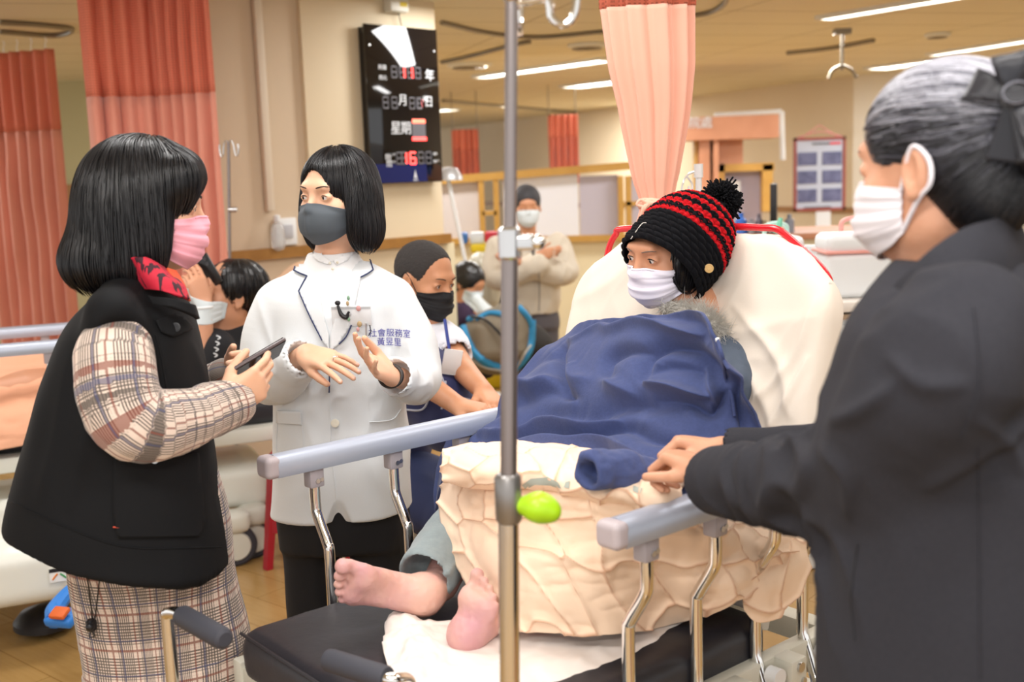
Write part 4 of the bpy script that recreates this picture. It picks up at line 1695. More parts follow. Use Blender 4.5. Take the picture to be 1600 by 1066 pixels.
def dq(UV, P):
    q = pj(P)
    h = quilting(UV, .105, 3, .0125) + .006 * fbm(P, 5, 5, 2) + .0035 * folds(P, nrm(BN + .5 * BU), .035, 6, .3) + .0025 * folds(P, nrm(BU), .028, 16, .3)
    h += ridges(q, [([(790, 830), (860, 850), (960, 842)], 7, .006), ([(860, 900), (960, 880), (1080, 900)], 9, .006), ([(720, 800), (790, 790), (880, 800), (990, 820)], 8, .006)])
    return h


me1 = cloth_net(rows, 210, 170, dq, .012)
fl2 = [
    [PT(1183, 885, .04), PT(1168, 905, .032), PT(1160, 930, .03), PT(1162, 952, .03)],
    [PT(1205, 870, .04), PT(1195, 905, .020), PT(1185, 940, .015), PT(1182, 972, .015)],
    [PT(1230, 850, .04), PT(1228, 890, .012), PT(1222, 930, .008), PT(1215, 962, .008)],
    [PT(1250, 835, .045), PT(1260, 870, .02), PT(1258, 900, .014), PT(1246, 925, .012)],
]
me2 = cloth_net(fl2, 70, 60, lambda UV, P: quilting(UV, .10, 8, .011) + .003 * folds(P, BN, .03, 6, .3) + .006 * fbm(P, 14, 5, 2), .01)
# the folded-over upper band
xs = [692, 740, 800, 860, 920, 980, 1030, 1062]
tp = [704, 702, 700, 703, 710, 725, 742, 756]
bt = [752, 752, 755, 762, 776, 785, 795, 806]
band = []
for x, a, b in zip(xs, tp, bt):
    e = 0 if 700 < x < 1050 else 1
    band.append([Zp(x + 6 * e, a + 6 * e, .955), Zp(x, a - 4 + 8 * e, .985 - .012 * e), Zp(x, (a + b) / 2 - 6, .992 - .02 * e), Zp(x, b - 8 - 4 * e, .972 - .02 * e), Zp(x, b + 4 - 6 * e, .945), Zp(x + 4 * e, b - 4, .925)])
me3 = cloth_net(band, 220, 90, lambda UV, P: quilting(UV, .09, 12, .009) + .005 * fbm(P, 10, 9, 2) + .004 * folds(P, nrm([.2, .5, 1]), .03, 6, .3), .010)


def stitch_crease_uv(me, cell, seed):
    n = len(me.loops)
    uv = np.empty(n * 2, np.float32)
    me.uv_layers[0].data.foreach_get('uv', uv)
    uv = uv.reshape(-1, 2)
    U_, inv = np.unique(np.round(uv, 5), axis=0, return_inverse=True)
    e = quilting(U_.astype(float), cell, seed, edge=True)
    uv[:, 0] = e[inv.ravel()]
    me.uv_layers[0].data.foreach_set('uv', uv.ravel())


stitch_crease_uv(me1, .105, 3)
stitch_crease_uv(me2, .10, 8)
stitch_crease_uv(me3, .09, 12)
me = join_meshes([me1, me2, me3])
qu = thing('quilt', 'peach cream quilt with wavy stitching over the patient\'s knees, hanging over the near rail side', 'quilt', B(.2, .3, MZ))
qb = link('quilt_body', me, qu, QU)
LEAF = mat('quilt_print', S('#aab0a6'), .85)
bv = world_bvh(qb)
LK = nrm(np.array([.1, .85, -.5]))


def on_px(bv, px, py, off=.0012):
    d = ray(px, py)
    h = bv.ray_cast(Vector(CAMP), Vector(nrm(d)), 20)
    if h[0] is None:
        return None
    n = h[1] if h[1].dot(Vector(d)) < 0 else -h[1]
    return np.array(h[0] + n * off)


def decal_px(bv, polys, off=.0015, step=6):
    """printed shapes lying on a surface, outlined as the camera sees them"""
    bm = bmesh.new()
    for poly in polys:
        f = bm.faces.new([bm.verts.new((p[0], p[1], 0)) for p in poly])
    for a in (0, 1):
        lo = min(v.co[a] for v in bm.verts)
        hi = max(v.co[a] for v in bm.verts)
        v = lo + step
        while v < hi:
            co, no = [0, 0, 0], [0, 0, 0]
            co[a], no[a] = v, 1
            bmesh.ops.bisect_plane(bm, geom=bm.verts[:] + bm.edges[:] + bm.faces[:], dist=1e-6, plane_co=co, plane_no=no)
            v += step
    bad = []
    for v in bm.verts:
        p = on_px(bv, v.co.x, v.co.y, off)
        if p is None:
            bad.append(v)
        else:
            v.co = p
    bmesh.ops.delete(bm, geom=bad, context='VERTS')
    me = bpy.data.meshes.new('decal')
    bm.to_mesh(me)
    bm.free()
    return me


for poly in ([(801, 744), (808, 738), (813, 750), (809, 762), (801, 756)], [(815, 758), (830, 748), (855, 746), (872, 754), (878, 764), (860, 758), (836, 757), (822, 764)],
             [(884, 754), (891, 752), (890, 764), (882, 762)], [(1045, 812), (1060, 806), (1072, 810), (1060, 818), (1048, 818)], [(990, 760), (1004, 764), (1000, 772), (989, 768)]):
    link('leaf_print', decal_px(bv, [poly]), qu, LEAF)

# ---- hooded sweatshirt spread over the patient
HOOD = mat('blue_fleece', S('#3a4671'), .92, bump=(260, .35, .0015), sheen=.1, vary=(160, S('#434f7e'), .3))
H = [
    (.78, [(872, 520), (838, 546), (800, 590), (772, 630), (722, 682), (690, 735), (682, 798)]),
    (.68, [(905, 498), (868, 540), (835, 590), (800, 640), (755, 684), (715, 712), (700, 738)]),
    (.50, [(965, 485), (935, 532), (905, 590), (872, 645), (838, 682), (805, 704), (785, 716)]),
    (.33, [(1025, 482), (1000, 535), (978, 595), (955, 645), (930, 684), (905, 710), (885, 722)]),
    (.20, [(1075, 484), (1068, 540), (1055, 600), (1040, 650), (1015, 690), (985, 718), (960, 730)]),
    (.12, [(1105, 500), (1118, 560), (1120, 615), (1110, 665), (1085, 708), (1052, 738), (1020, 748)]),
    (.08, [(1130, 545), (1152, 600), (1166, 645), (1160, 685), (1128, 722), (1092, 752), (1055, 770)]),
    (.055, [(1140, 575), (1168, 625), (1190, 668), (1190, 705), (1155, 742), (1115, 768), (1075, 790)]),
]
net = [[PT(x, y, t_) for x, y in r] for t_, r in H]


def dh(UV, P):
    q = pj(P)
    q = q + 5 * np.stack([vnoise(P, 14, 3), vnoise(P, 14, 4)], -1)
    h = .008 * fbm(P, 5, 3, 2) + .002 * folds(P, nrm([1, 0, .5]), .03, 13)
    h += 1.35 * ridges(q, [
        ([(849, 537), (896, 510), (964, 492), (1024, 489), (1072, 500), (1109, 531)], 17, .028),
        ([(802, 588), (829, 568), (862, 547), (879, 531)], 10, .018),
        ([(881, 531), (869, 558), (879, 600), (897, 617)], 8, .024),
        ([(760, 645), (802, 628), (835, 615), (890, 612)], 10, .018),
        ([(954, 592), (955, 566), (977, 551), (1004, 547)], 9, .022),
        ([(1008, 590), (1012, 556), (1041, 539), (1075, 547), (1109, 574), (1132, 596)], 13, .034),
        ([(1020, 585), (1050, 575), (1090, 585), (1118, 600)], 12, .022),
        ([(1030, 624), (1085, 632), (1119, 647), (1136, 615)], 8, .022),
        ([(740, 668), (802, 655), (849, 645), (916, 642), (997, 632), (1065, 642)], 15, .026),
        ([(700, 700), (714, 686), (802, 679), (896, 679), (964, 666), (1031, 680), (1068, 694)], 9, .024),
        ([(711, 702), (802, 704), (896, 709), (943, 698), (997, 726), (1031, 760)], 7, .014),
        ([(721, 672), (748, 649), (775, 632)], 9, .016),
        ([(1142, 560), (1150, 600), (1160, 650), (1166, 690)], 5, .012),
        ([(1150, 560), (1170, 600), (1192, 650)], 5, .010),
    ])
    h -= 1.6 * ridges(q, [
        ([(890, 526), (964, 513), (1014, 508), (1065, 513), (1088, 522)], 6, .020),
        ([(802, 604), (835, 607), (862, 596)], 8, .024),
        ([(890, 575), (900, 590), (922, 594)], 10, .014),
        ([(950, 600), (962, 612), (990, 622)], 9, .018),
        ([(1012, 602), (1058, 609), (1112, 620)], 5, .026),
        ([(1095, 580), (1118, 612), (1126, 632)], 5, .016),
        ([(744, 672), (802, 668), (896, 665), (957, 657)], 5, .022),
        ([(802, 692), (862, 694), (930, 690), (981, 700), (1024, 730)], 4, .014),
    ])
    return h


me1 = cloth_net(net, 300, 250, dh, .006, 2)
hd = thing('hooded_sweatshirt', 'blue hooded sweatshirt spread like a blanket over the patient', 'sweatshirt', B(.35, .4, MZ + .2))
bod = link('sweatshirt_body', me1, hd, HOOD)
bvh_h = world_bvh(bod)
# loose sleeve end poking out over the quilt
c0, c1, c2 = Zp(1012, 742, .992), Zp(968, 735, 1.008), Zp(936, 735, 1.014)
n_ = nrm([-.72, -.62, .05])
sd = SDF().cap(c0, c1, .030, .033).cap(c1, c2, .033, .032).cap(c2, c2 + n_ * .014, .033, .034)
sd.cap(c2 + n_ * .004, c2 + n_ * .07, .019, .030, k=.008, op=-1)
sd.cut(c2 + n_ * .030, n_, .006)
sdf_obj('loose_sleeve', sd, .003, HOOD, hd, disp=lambda V: .004 * folds(V, n_, .03, 4) + .003 * fbm(V, 40, 3, 2))
# side part hanging beyond the knees
hang = [[PT(712, 700, .83), PT(690, 745, .84), PT(680, 790, .84)], [PT(738, 690, .80), PT(720, 725, .80), PT(702, 760, .80)]]
hang = [[PT(700, 690, .86), PT(684, 735, .86), PT(680, 775, .85), PT(682, 800, .84)], [PT(720, 680, .83), PT(700, 725, .83), PT(692, 765, .83), PT(690, 800, .82)], [PT(760, 680, .78), PT(730, 715, .78), PT(710, 740, .78), PT(700, 775, .78)]]
link('sweatshirt_tail', cloth_net(hang, 40, 60, lambda UV, P: .005 * fbm(P, 12, 4), .006), hd, HOOD)
# drawstring and its eyelet
cord = [on_px(bvh_h, *p, .003) for p in [(1121, 532), (1130, 560), (1136, 590), (1143, 620), (1146, 650)]]
cord = [c for c in cord if c is not None]
if len(cord) > 2:
    MB().tube(cord, .0035, 8, n=40).build('drawstring', HOOD, hd)
    MB().lathe([(.002, 0), (.0048, .001), (.0048, .002), (.003, .003)], cord[0], 16, basis(-_f, (0, 0, 1))[[0, 2, 1]]).build('eyelet', STEEL, hd)

# ------------------------------------------------------------------ stretcher at the left, behind the woman in the vest
b0, b1 = atz(0, 548, .95), atz(384, 515, .95)
U2 = nrm((b1 - b0) * [1, 1, 0])
N2 = np.array([-U2[1], U2[0], 0])
O2 = b0 * [1, 1, 0]
L2 = float(np.linalg.norm((b1 - b0)[:2]))
f0 = atz(30, 519, .95)
W2 = float((f0 * [1, 1, 0] - O2) @ N2)


def B2(s, t, z): return O2 + U2 * s + N2 * t + np.array([0, 0, z])


R2 = np.array([U2, N2, [0, 0, 1]])
bd2 = thing('hospital_stretcher', 'white based stretcher behind the woman in the black vest, with peach bedding', 'hospital bed', B2(.5, .4, 0))
for t_, s0, s1 in ((0, -.6, L2 + .12), (W2, -.6, L2 + .1)):
    rl = MB().prism([(-.022, -.022), (.022, -.022), (.026, -.010), (.025, .008), (.016, .021), (0, .0245), (-.016, .021), (-.025, .008), (-.026, -.010)], B2(s0, t_, .95), N2, (0, 0, 1), U2, s1 - s0).build('side_rail', ALU, bd2, angle=50)
    for s_ in np.arange(s0 + .1, s1, .22):
        MB().box(B2(s_, t_, .91), (.034, .03, .045), R2, .004).build('bracket', GREYPL, rl)
        MB().tube([B2(s_, t_, .90), B2(s_, t_, .78), B2(s_, t_ + (.04 if t_ == 0 else -.04), .70), B2(s_, t_ + (.04 if t_ == 0 else -.04), .56)], .011, 12, n=18).build('rail_post', CHROME, rl)
MB().box(B2(L2 / 2 - .2, W2 / 2, .60), (L2 + 1.0, W2 - .12, .10), R2, .03, 3).build('mattress', BLK, bd2)
MB().box(B2(L2 / 2 - .1, W2 / 2, .52), (L2 + 1.1, W2 - .02, .06), R2, .01).build('deck', CREAMPL, bd2)
sd = SDF().box(B2(.10, W2 / 2, .28), (.42, W2 / 2 - .06, .09), R2, rr=.05).box(B2(.25, .05, .22), (.2, .06, .12), R2, rr=.05, k=.06).box(B2(L2 - .18, W2 / 2, .30), (.26, W2 / 2 - .05, .09), R2, rr=.05, k=.05)
sd.box(B2(.10, -.02, .36), (.16, .03, .04), R2, rr=.03, k=.03)
qc = at(-20, 893, 3.56)
sd.box(qc, (.262, .15, .10), R2, rr=.06, k=.05).box(qc + np.array([0, .25, .02]), (.26, .25, .08), R2, rr=.06, k=.06)
sd.ell(qc + np.array([.02, -.02, .11]), (.10, .07, .03), None, .03)
sdf_obj('base_cover', sd, .012, mat('base_white', S('#e2e4dc'), .35), bd2)
for s_ in (.2, L2 - .3):
    MB().cyl(B2(s_, W2 / 2, .3), B2(s_, W2 / 2, .52), .06).build('lift_column', STEEL, bd2)
wp = atz(396, 838, .09)
for c in (wp, B2(-.25, .12, .08), B2(.1, W2, .08), B2(L2 - .1, .0, .08)):
    cc = np.array([c[0], c[1], .085])
    w = MB().lathe([(.03, -.022), (.075, -.02), (.085, -.012), (.085, .012), (.075, .02), (.03, .022)], cc, 32, R=np.array([U2, [0, 0, 1], -N2])[[0, 1, 2]]).build('wheel', RUBBER, bd2)
    MB().lathe([(.002, -.03), (.055, -.028), (.06, -.02), (.06, .02), (.055, .028), (.002, .03)], cc, 28, R=np.array([U2, [0, 0, 1], -N2])).build('hub', CREAMPL, w)
    MB().box(cc + [0, 0, .10], (.12, .10, .09), R2, .03, 3).build('wheel_cover', CREAMPL, w)
# blue pedal with an orange grip
c = at(95, 955, 3.45)
PB = mat('pedal_blue', S('#2f7fd6'), .4)
pd_ = MB().tube([at(116, 918, 3.5), at(98, 936, 3.44), at(86, 955, 3.40), at(88, 968, 3.36)], [.022, .024, .03, .034], 10, n=12)
pd = pd_.box(at(98, 965, 3.36), (.10, .07, .035), basis((-.3, -1, -.4)), .012, 3).build('pedal', PB, bd2)
MB().box(at(93, 958, 3.325), (.055, .045, .016), basis((-.3, -1, -.5)), .006).build('orange_grip', mat('grip_orange', S('#d8662a'), .6), pd)
cc = atz(72, 975, .03)
MB().lathe([(.02, .07), (.08, .05), (.105, .02), (.105, .0), (.06, -.02)], cc, 28).build('foot_disc', BLACKPL, bd2)
A = at(92, 898, 3.50)
st = MB().box(A, (.058, .004, .046), np.array([U2, N2, [0, 0, 1]])).build('sticker', mat('sticker_white', S('#eeeeea'), .5), bd2)
MB().box(A - N2 * .003 + [0, 0, .017], (.058, .003, .012), R2).build('sticker_band', BLACKPL, st)
MB().tube([A - N2 * .003 + U2 * -.02 + [0, 0, -.014], A - N2 * .003 + U2 * -.012 + [0, 0, -.004], A - N2 * .003 + U2 * -.004 + [0, 0, .004]], .003, 6).build('orange_arrow', mat('arrow_orange', S('#e8842a'), .6), st)
MB().tube([A - N2 * .003 + U2 * .022 + [0, 0, -.014], A - N2 * .003 + U2 * .012 + [0, 0, -.004], A - N2 * .003 + U2 * .004 + [0, 0, .003]], .003, 6).build('green_arrow', mat('arrow_green', S('#3a9a56'), .6), st)
# bedding on it
PQ = mat('peach_quilt', S('#f3b898'), .85, bump=(120, .2, .002), vary=(4, S('#efae8c'), .2))
net = [[B2(s_, t_, z_ + .03 * math.sin(3 * s_ + 4 * t_)) for (t_, z_) in ((-.03, .60), (-.02, .72), (.08, .78), (W2 * .5, .86), (W2 - .1, .82), (W2 - .02, .70))] for s_ in (-.6, -.3, 0, .25, .5, .8)]
o = link('quilt', cloth_net(net, 90, 80, lambda UV, P: quilting(UV, .11, 4, .012) + .015 * fbm(P, 5, 3), .01), None, PQ, loc=B2(0, W2 / 2, .66))
tag(o, 'peach quilt heaped on the left stretcher at the photo edge', 'quilt')
bs0, bs1 = at(335, 655, 3.9), at(452, 440, 4.25)
BSH = mat('peach_sheet', S('#e8c4a4'), .85, bump=(90, .2, .002))
s_a = float((bs0 - O2) @ U2)
s_b = float((bs1 - O2) @ U2)
net = [[B2(s_a - .1, t_, .64), B2(s_a + .08, t_, .70), B2(s_a + .26, t_, .86), B2(s_a + .44, t_, 1.03), B2(s_a + .56, t_, 1.12), B2(s_a + .62, t_, 1.08)] for t_ in (.03, .2, W2 - .2, W2 - .03)]
sbx = cloth_net(net, 50, 60, lambda UV, P: .012 * fbm(P, 6, 3), .05)
o = link('backrest_sheet', sbx, None, BSH, loc=B2(s_a, W2 / 2, .66))
tag(o, 'peach sheeted backrest under the head of the lying person with a phone', 'sheet')

# red stool and white plastic chair
rs = atz(418, 888, 0)
REDP = mat('red_plastic', S('#a8182c'), .35)
t = thing('stool', 'red plastic stool behind the doctor, beside the wheel of the left stretcher', 'stool', (rs[0] + .16, rs[1] + .1, 0))
cx_, cy_ = rs[0] + .17, rs[1] + .14
MB().box((cx_, cy_, .45), (.28, .28, .03), bev=.012, seg=3).build('seat', REDP, t)
for sx in (-1, 1):
    for sy in (-1, 1):
        MB().tube([(cx_ + sx * .12, cy_ + sy * .12, .44), (cx_ + sx * .165, cy_ + sy * .155, .0)], [.026, .02], 4).build('leg', REDP, t)
m = MB()
for sy in (-1, 1):
    m.box((cx_, cy_ + sy * .145, .17), (.29, .015, .05))
    m.box((cx_ + sy * .145, cy_, .17), (.015, .29, .05))
m.build('stretcher_ring', REDP, t, smooth=False)
CHX, CHY = float(at(668, 700, 3.45)[0]) - .16, 3.62
WPL = mat('chair_white', S('#e4e2dc'), .4)
t = thing('plastic_chair', 'white plastic chair that the man in the navy vest sits on', 'chair', (CHX, CHY, 0))
sd = SDF().box((CHX, CHY, .42), (.21, .21, .018), rr=.015).box((CHX, CHY, .385), (.19, .19, .03), rr=.02, k=.01)
sdf_obj('seat', sd, .010, WPL, t)
for sx in (-1, 1):
    for sy in (-1, 1):
        MB().tube([(CHX + sx * .18, CHY + sy * .18, .41), (CHX + sx * .235, CHY + sy * .235, .0)], [.034, .022], 8).build('leg', WPL, t)
m = MB()
for sx in (-1, 1):
    m.box((CHX + sx * .205, CHY, .22), (.02, .40, .04))
m.box((CHX, CHY - .205, .22), (.40, .02, .04))
m.build('brace', WPL, t, smooth=False)


# ------------------------------------------------------------------ people: shared builders
def _stack(P, a):
    R, z, cx, cy, ax, by, pw = a
    Z = P[..., 2]
    X, Y = P[..., 0] - np.interp(Z, z, cx), P[..., 1] - np.interp(Z, z, cy)
    u = X * R[0][0] + Y * R[0][1]
    v = X * R[1][0] + Y * R[1][1]
    A, Bv = np.interp(Z, z, ax), np.interp(Z, z, by)
    rho = ((np.abs(u) / A) ** pw + (np.abs(v) / Bv) ** pw) ** (1 / pw)
    d = (rho - 1) * np.minimum(A, Bv)
    return np.maximum(d, np.maximum(Z - z[-1], z[0] - Z))


def stack(sd, secs, right, k=.02, pw=2.2, op=1):
    """secs: (centre point, half width along right, half depth), any order"""
    secs = sorted(secs, key=lambda q: q[0][2])
    z = np.array([q[0][2] for q in secs])
    cx = np.array([q[0][0] for q in secs])
    cy = np.array([q[0][1] for q in secs])
    ax = np.array([q[1] for q in secs])
    by = np.array([q[2] for q in secs])
    zz = np.linspace(z[0], z[-1], 40)
    def sm(v):
        w = np.interp(zz, z, v)
        for _ in range(3):
            w[1:-1] = (w[:-2] + 2 * w[1:-1] + w[2:]) / 4
        return w
    cx, cy, ax, by = sm(cx), sm(cy), sm(ax), sm(by)
    r = nrm([right[0], right[1], 0])
    R = np.array([r, [-r[1], r[0], 0]])
    m = max(ax.max(), by.max())
    lo = np.array([cx.min() - m, cy.min() - m, z[0]])
    hi = np.array([cx.max() + m, cy.max() + m, z[-1]])
    sd.p.append(('s', (R, zz, cx, cy, ax, by, pw), lo, hi, k, op))
    return sd


_d0 = SDF.dist
SDF.dist = lambda s, q, P: _stack(P, q[1]) if q[0] == 's' else _d0(s, q, P)


class Head:
    def __init__(s, c, fwd, up=(0, 0, 1), sc=1.0):
        s.c, s.R, s.sc = np.asarray(c, float), basis(fwd, up), sc

    def w(s, *l):
        return s.c + (np.asarray(l, float) * s.sc) @ s.R

    def add(s, sd, neck=None, neck_r=.052, ears=True, nose=1.0, low=False):
        w, R, k = s.w, s.R, s.sc
        E = lambda c, r, kk, op=1: sd.ell(w(*c), np.array(r) * k, R, kk * k, op)
        C = lambda a, b, ra, rb, kk, op=1: sd.cap(w(*a), w(*b), ra * k, rb * k, kk * k, op)
        if low:
            E((0, -.004, .002), (.074, .086, .070), .01)
        else:
            E((0, -.012, .030), (.077, .098, .090), .01)
        E((0, .022, -.035), (.061, .066, .080), .03)
        E((0, .060, -.098), (.024, .022, .017), .03)
        for x in (-1, 1):
            E((x * .042, .056, -.028), (.024, .022, .020), .02)
            E((x * .050, .0, -.072), (.016, .030, .022), .03)
        C((-.032, .079, .024), (.032, .079, .024), .011, .011, .02)
        for x in (-1, 1):
            E((x * .033, .094, .001), (.018, .013, .011), .014, -1)
        C((0, .084, .006), (0, .104, -.030), .007, .011 * nose, .012)
        for x in (-1, 1):
            E((x * .010, .096, -.033), (.008, .010, .007), .008)
        E((0, .085, -.062), (.024, .012, .009), .012)
        E((0, .082, -.072), (.018, .010, .007), .008)
        for x in (-1, 1):
            E((x * .033, .0765, .001), (.0165, .0115, .0100), .006)
            E((x * .033, .091, -.001), (.0128, .011, .0042), .002, -1)
        if ears:
            for x in (-1, 1):
                E((x * .080, -.010, -.008), (.009, .019, .031), .006)
                E((x * .086, -.004, -.004), (.006, .010, .019), .005, -1)
                E((x * .082, -.006, -.034), (.007, .009, .009), .005)
        if neck is not None:
            sd.cap(w(0, -.02, -.055), np.asarray(neck, float), neck_r, neck_r * 1.08, .03)
        return sd

    def eyes(s, par, look=(0, 0)):
        we = mat('eye_white', S('#d8d0cc'), .25)
        ir = mat('iris_dark', S('#1c120e'), .15)
        la = mat('lash_dark', S('#17110f'), .6)
        for x in (-1, 1):
            e = MB().ball(s.w(x * .033, .0735, .0), .0118 * s.sc).build('eye', we, par)
            MB().ball(s.w(x * .033 + look[0], .0815, -.0006 + look[1]), np.array([.0054, .0046, .0052]) * s.sc, s.R).build('iris', ir, e)
            P = [s.w(x * .033 + a * .0145, .0868 - .0050 * a * a - .0006, .0050 - .0056 * abs(a) ** 2.4) for a in np.linspace(-1, 1, 13)]
            MB().tube(P, [.0006, .0013, .0013, .0006], 6).build('upper_lashes', la, par)

    def brows(s, par, m, z=.022, th=.0024):
        for x in (-1, 1):
            P = [s.w(x * (.016 + .034 * a), .0935 - .014 * a ** 2, z + .004 * math.sin(a * 2.4)) for a in np.linspace(0, 1, 9)]
            MB().tube(P, [th * .7, th, th, th * .3], 6).build('eyebrow', m, par)

    def mask(s, par, m, sdf, top=-.010, bot=-.122, half=1.12, bulge=.012, pleats=0, duck=False, loops=True, loopm=None, wire=True):
        na, nb = 61, 41
        A, Bq = np.meshgrid(np.linspace(-half, half, na), np.linspace(0, 1, nb), indexing='ij')
        fa = np.abs(A) / half
        zt = top - .016 * fa ** 1.3 * (1.6 if duck else 1)
        zb = bot + .038 * fa ** 1.6
        Z = zt + (zb - zt) * Bq
        D = np.stack([np.sin(A), np.cos(A), A * 0], -1)
        c0 = np.stack([A * 0, A * 0 - .005, Z * .96], -1)
        r = np.full(A.shape, .16)
        for _ in range(40):
            P = s.c + ((c0 + D * r[..., None]) * s.sc) @ s.R
            d = sdf.eval(P)
            r = r - .8 * np.clip(d - .003, -.01, .05) / s.sc
        tent = .104 - .030 * np.abs(A / half) ** 2 + bulge * np.sin(np.pi * np.clip(Bq * .9 + .08, 0, 1)) * (1 - fa ** 2)
        tent = tent - .020 * np.clip(Bq - .75, 0, 1) / .25 - .018 * np.clip(.2 - Bq, 0, 1) / .2 * (1 - fa)
        k = np.exp(-((fa / .8) ** 4))
        r = np.maximum(r, tent * k + r * (1 - k))
        for _ in range(5):
            q = np.pad(r, 1, mode='edge')
            r = np.maximum(r * .2 + .8 * (q[:-2, 1:-1] + q[2:, 1:-1] + q[1:-1, :-2] + q[1:-1, 2:]) / 4, r - .0008)
        if pleats:
            r = r + .0022 * np.sign(np.sin(Bq * np.pi * 2 * pleats + .6)) * np.sin(np.pi * Bq) * (1 - fa ** 6) + .001 * np.sin(Bq * 30 + A * 3)
        if duck:
            r = r + .004 * np.exp(-(A / .05) ** 2) * np.sin(np.pi * Bq)
        P = s.c + ((c0 + D * r[..., None]) * s.sc) @ s.R
        idx = np.arange(na * nb).reshape(na, nb)
        Q = np.stack([idx[:-1, :-1], idx[:-1, 1:], idx[1:, 1:], idx[1:, :-1]], -1).reshape(-1, 4)
        me = mesh_np('mask', P.reshape(-1, 3), Q)
        o = link('face_mask', me, par, m)
        md = o.modifiers.new('t', 'SOLIDIFY')
        md.thickness = .0016
        md.offset = 1
        if loops:
            for sx, e in ((-1, 0), (1, na - 1)):
                a, b = P[e, 1], P[e, nb - 4]
                MB().tube([a, s.w(sx * .084, -.008, .022), s.w(sx * .0865, -.030, .006), s.w(sx * .0865, -.031, -.022), s.w(sx * .080, -.012, -.040), b], .0014 if loopm is None else loopm, 6, n=26).build('ear_loop', m, o)
        if wire:
            MB().tube([P[i, 1] + .001 * s.R[1] for i in range(int(na * .3), int(na * .7))], .0012, 6).build('nose_wire', m, o)
        return o


def hand(sd, w, d, n, l, curl=(.3, .3, .3, .3), sc=1.0, thumb=(.7, .6, .25), spread=.0, k2=.9):
    w, d, n = np.asarray(w, float), nrm(d), np.asarray(n, float)
    n = nrm(n - d * (n @ d))
    l0 = np.cross(d, n)
    l = l0 if l0 @ np.asarray(l, float) > 0 else -l0
    K = []
    for i in range(4):
        kk = w + sc * (d * (.083, .088, .083, .074)[i] + l * (.028, .009, -.010, -.028)[i])
        a = w + sc * (l * (.016, .005, -.006, -.016)[i] + d * .004)
        sd.cap(a, kk, .0145 * sc, .0105 * sc, .014 * sc)
        K.append(kk)
    sd.ell(w + sc * (d * .045 + n * .002), np.array([.036, .046, .0135]) * sc, np.array([l, d, n]), .012 * sc)
    tips = []
    for i in range(4):
        c = curl[i]
        ls = ((.041, .025, .020), (.045, .029, .021), (.042, .027, .020), (.033, .020, .018))[i]
        r = (.0088, .0090, .0084, .0074)[i] * sc
        di = nrm(d + l * spread * (1.5 - i) * .5)
        ang, p, pts = 0, K[i], [K[i]]
        for j in range(3):
            ang += c * (1, 1.15, k2)[j]
            p = p + sc * ls[j] * (di * math.cos(ang) + n * math.sin(ang))
            pts.append(p)
        sd.chain(pts, [r, r * .95, r * .86, r * .72], .0035 * sc)
        tips.append((pts, di, n))
    t0 = w + sc * (d * .016 + l * .022 + n * .006)
    t1 = t0 + sc * .044 * nrm(d * thumb[0] + l * thumb[1] + n * thumb[2])
    t2 = t1 + sc * .031 * nrm(d * (thumb[0] + .3) + l * thumb[1] * .5 + n * thumb[2])
    t3 = t2 + sc * .025 * nrm(d * (thumb[0] + .5) + l * thumb[1] * .25 + n * (thumb[2] + .1))
    sd.chain([t0, t1], [.0155 * sc, .0115 * sc], .012 * sc)
    sd.chain([t1, t2, t3], [.0112 * sc, .0102 * sc, .0080 * sc], .004 * sc)
    return tips, l


def nails(par, tips, sc, m):
    for pts, di, n in tips:
        a, b = pts[-2], pts[-1]
        e = nrm(b - a)
        up = nrm(-n - e * (-n @ e)) if abs(e @ n) < .98 else di
        MB().ball(b - e * .002 + up * .0046 * sc, (.0046 * sc, .0062 * sc, .0014 * sc), np.array([np.cross(e, up), e, up]), 12).build('nail', m, par)


def limb(sd, pts, rad, k=.02, n=14):
    sd.chain(pts, rad, k, n=n)
    return sd


SKIN = mat('skin', S('#dcaa8c'), .5, sss=.12, bump=(350, .12, .0008), vary=(22, S('#d39c80'), .3))
SKIN_P = mat('skin_pale', S('#e6b899'), .48, sss=.12, bump=(350, .1, .0008), vary=(22, S('#dfab8c'), .3))
SKIN_T = mat('skin_tan', S('#d29a76'), .5, sss=.1, bump=(300, .15, .001), vary=(18, S('#c68a66'), .3))
NAIL = mat('nail', S('#e2b2a2'), .3)
HAIRB = mat('hair_black', (.006, .0055, .007), .34, spec=.55)
BROW = mat('brow_dark', S('#33251f'), .8)


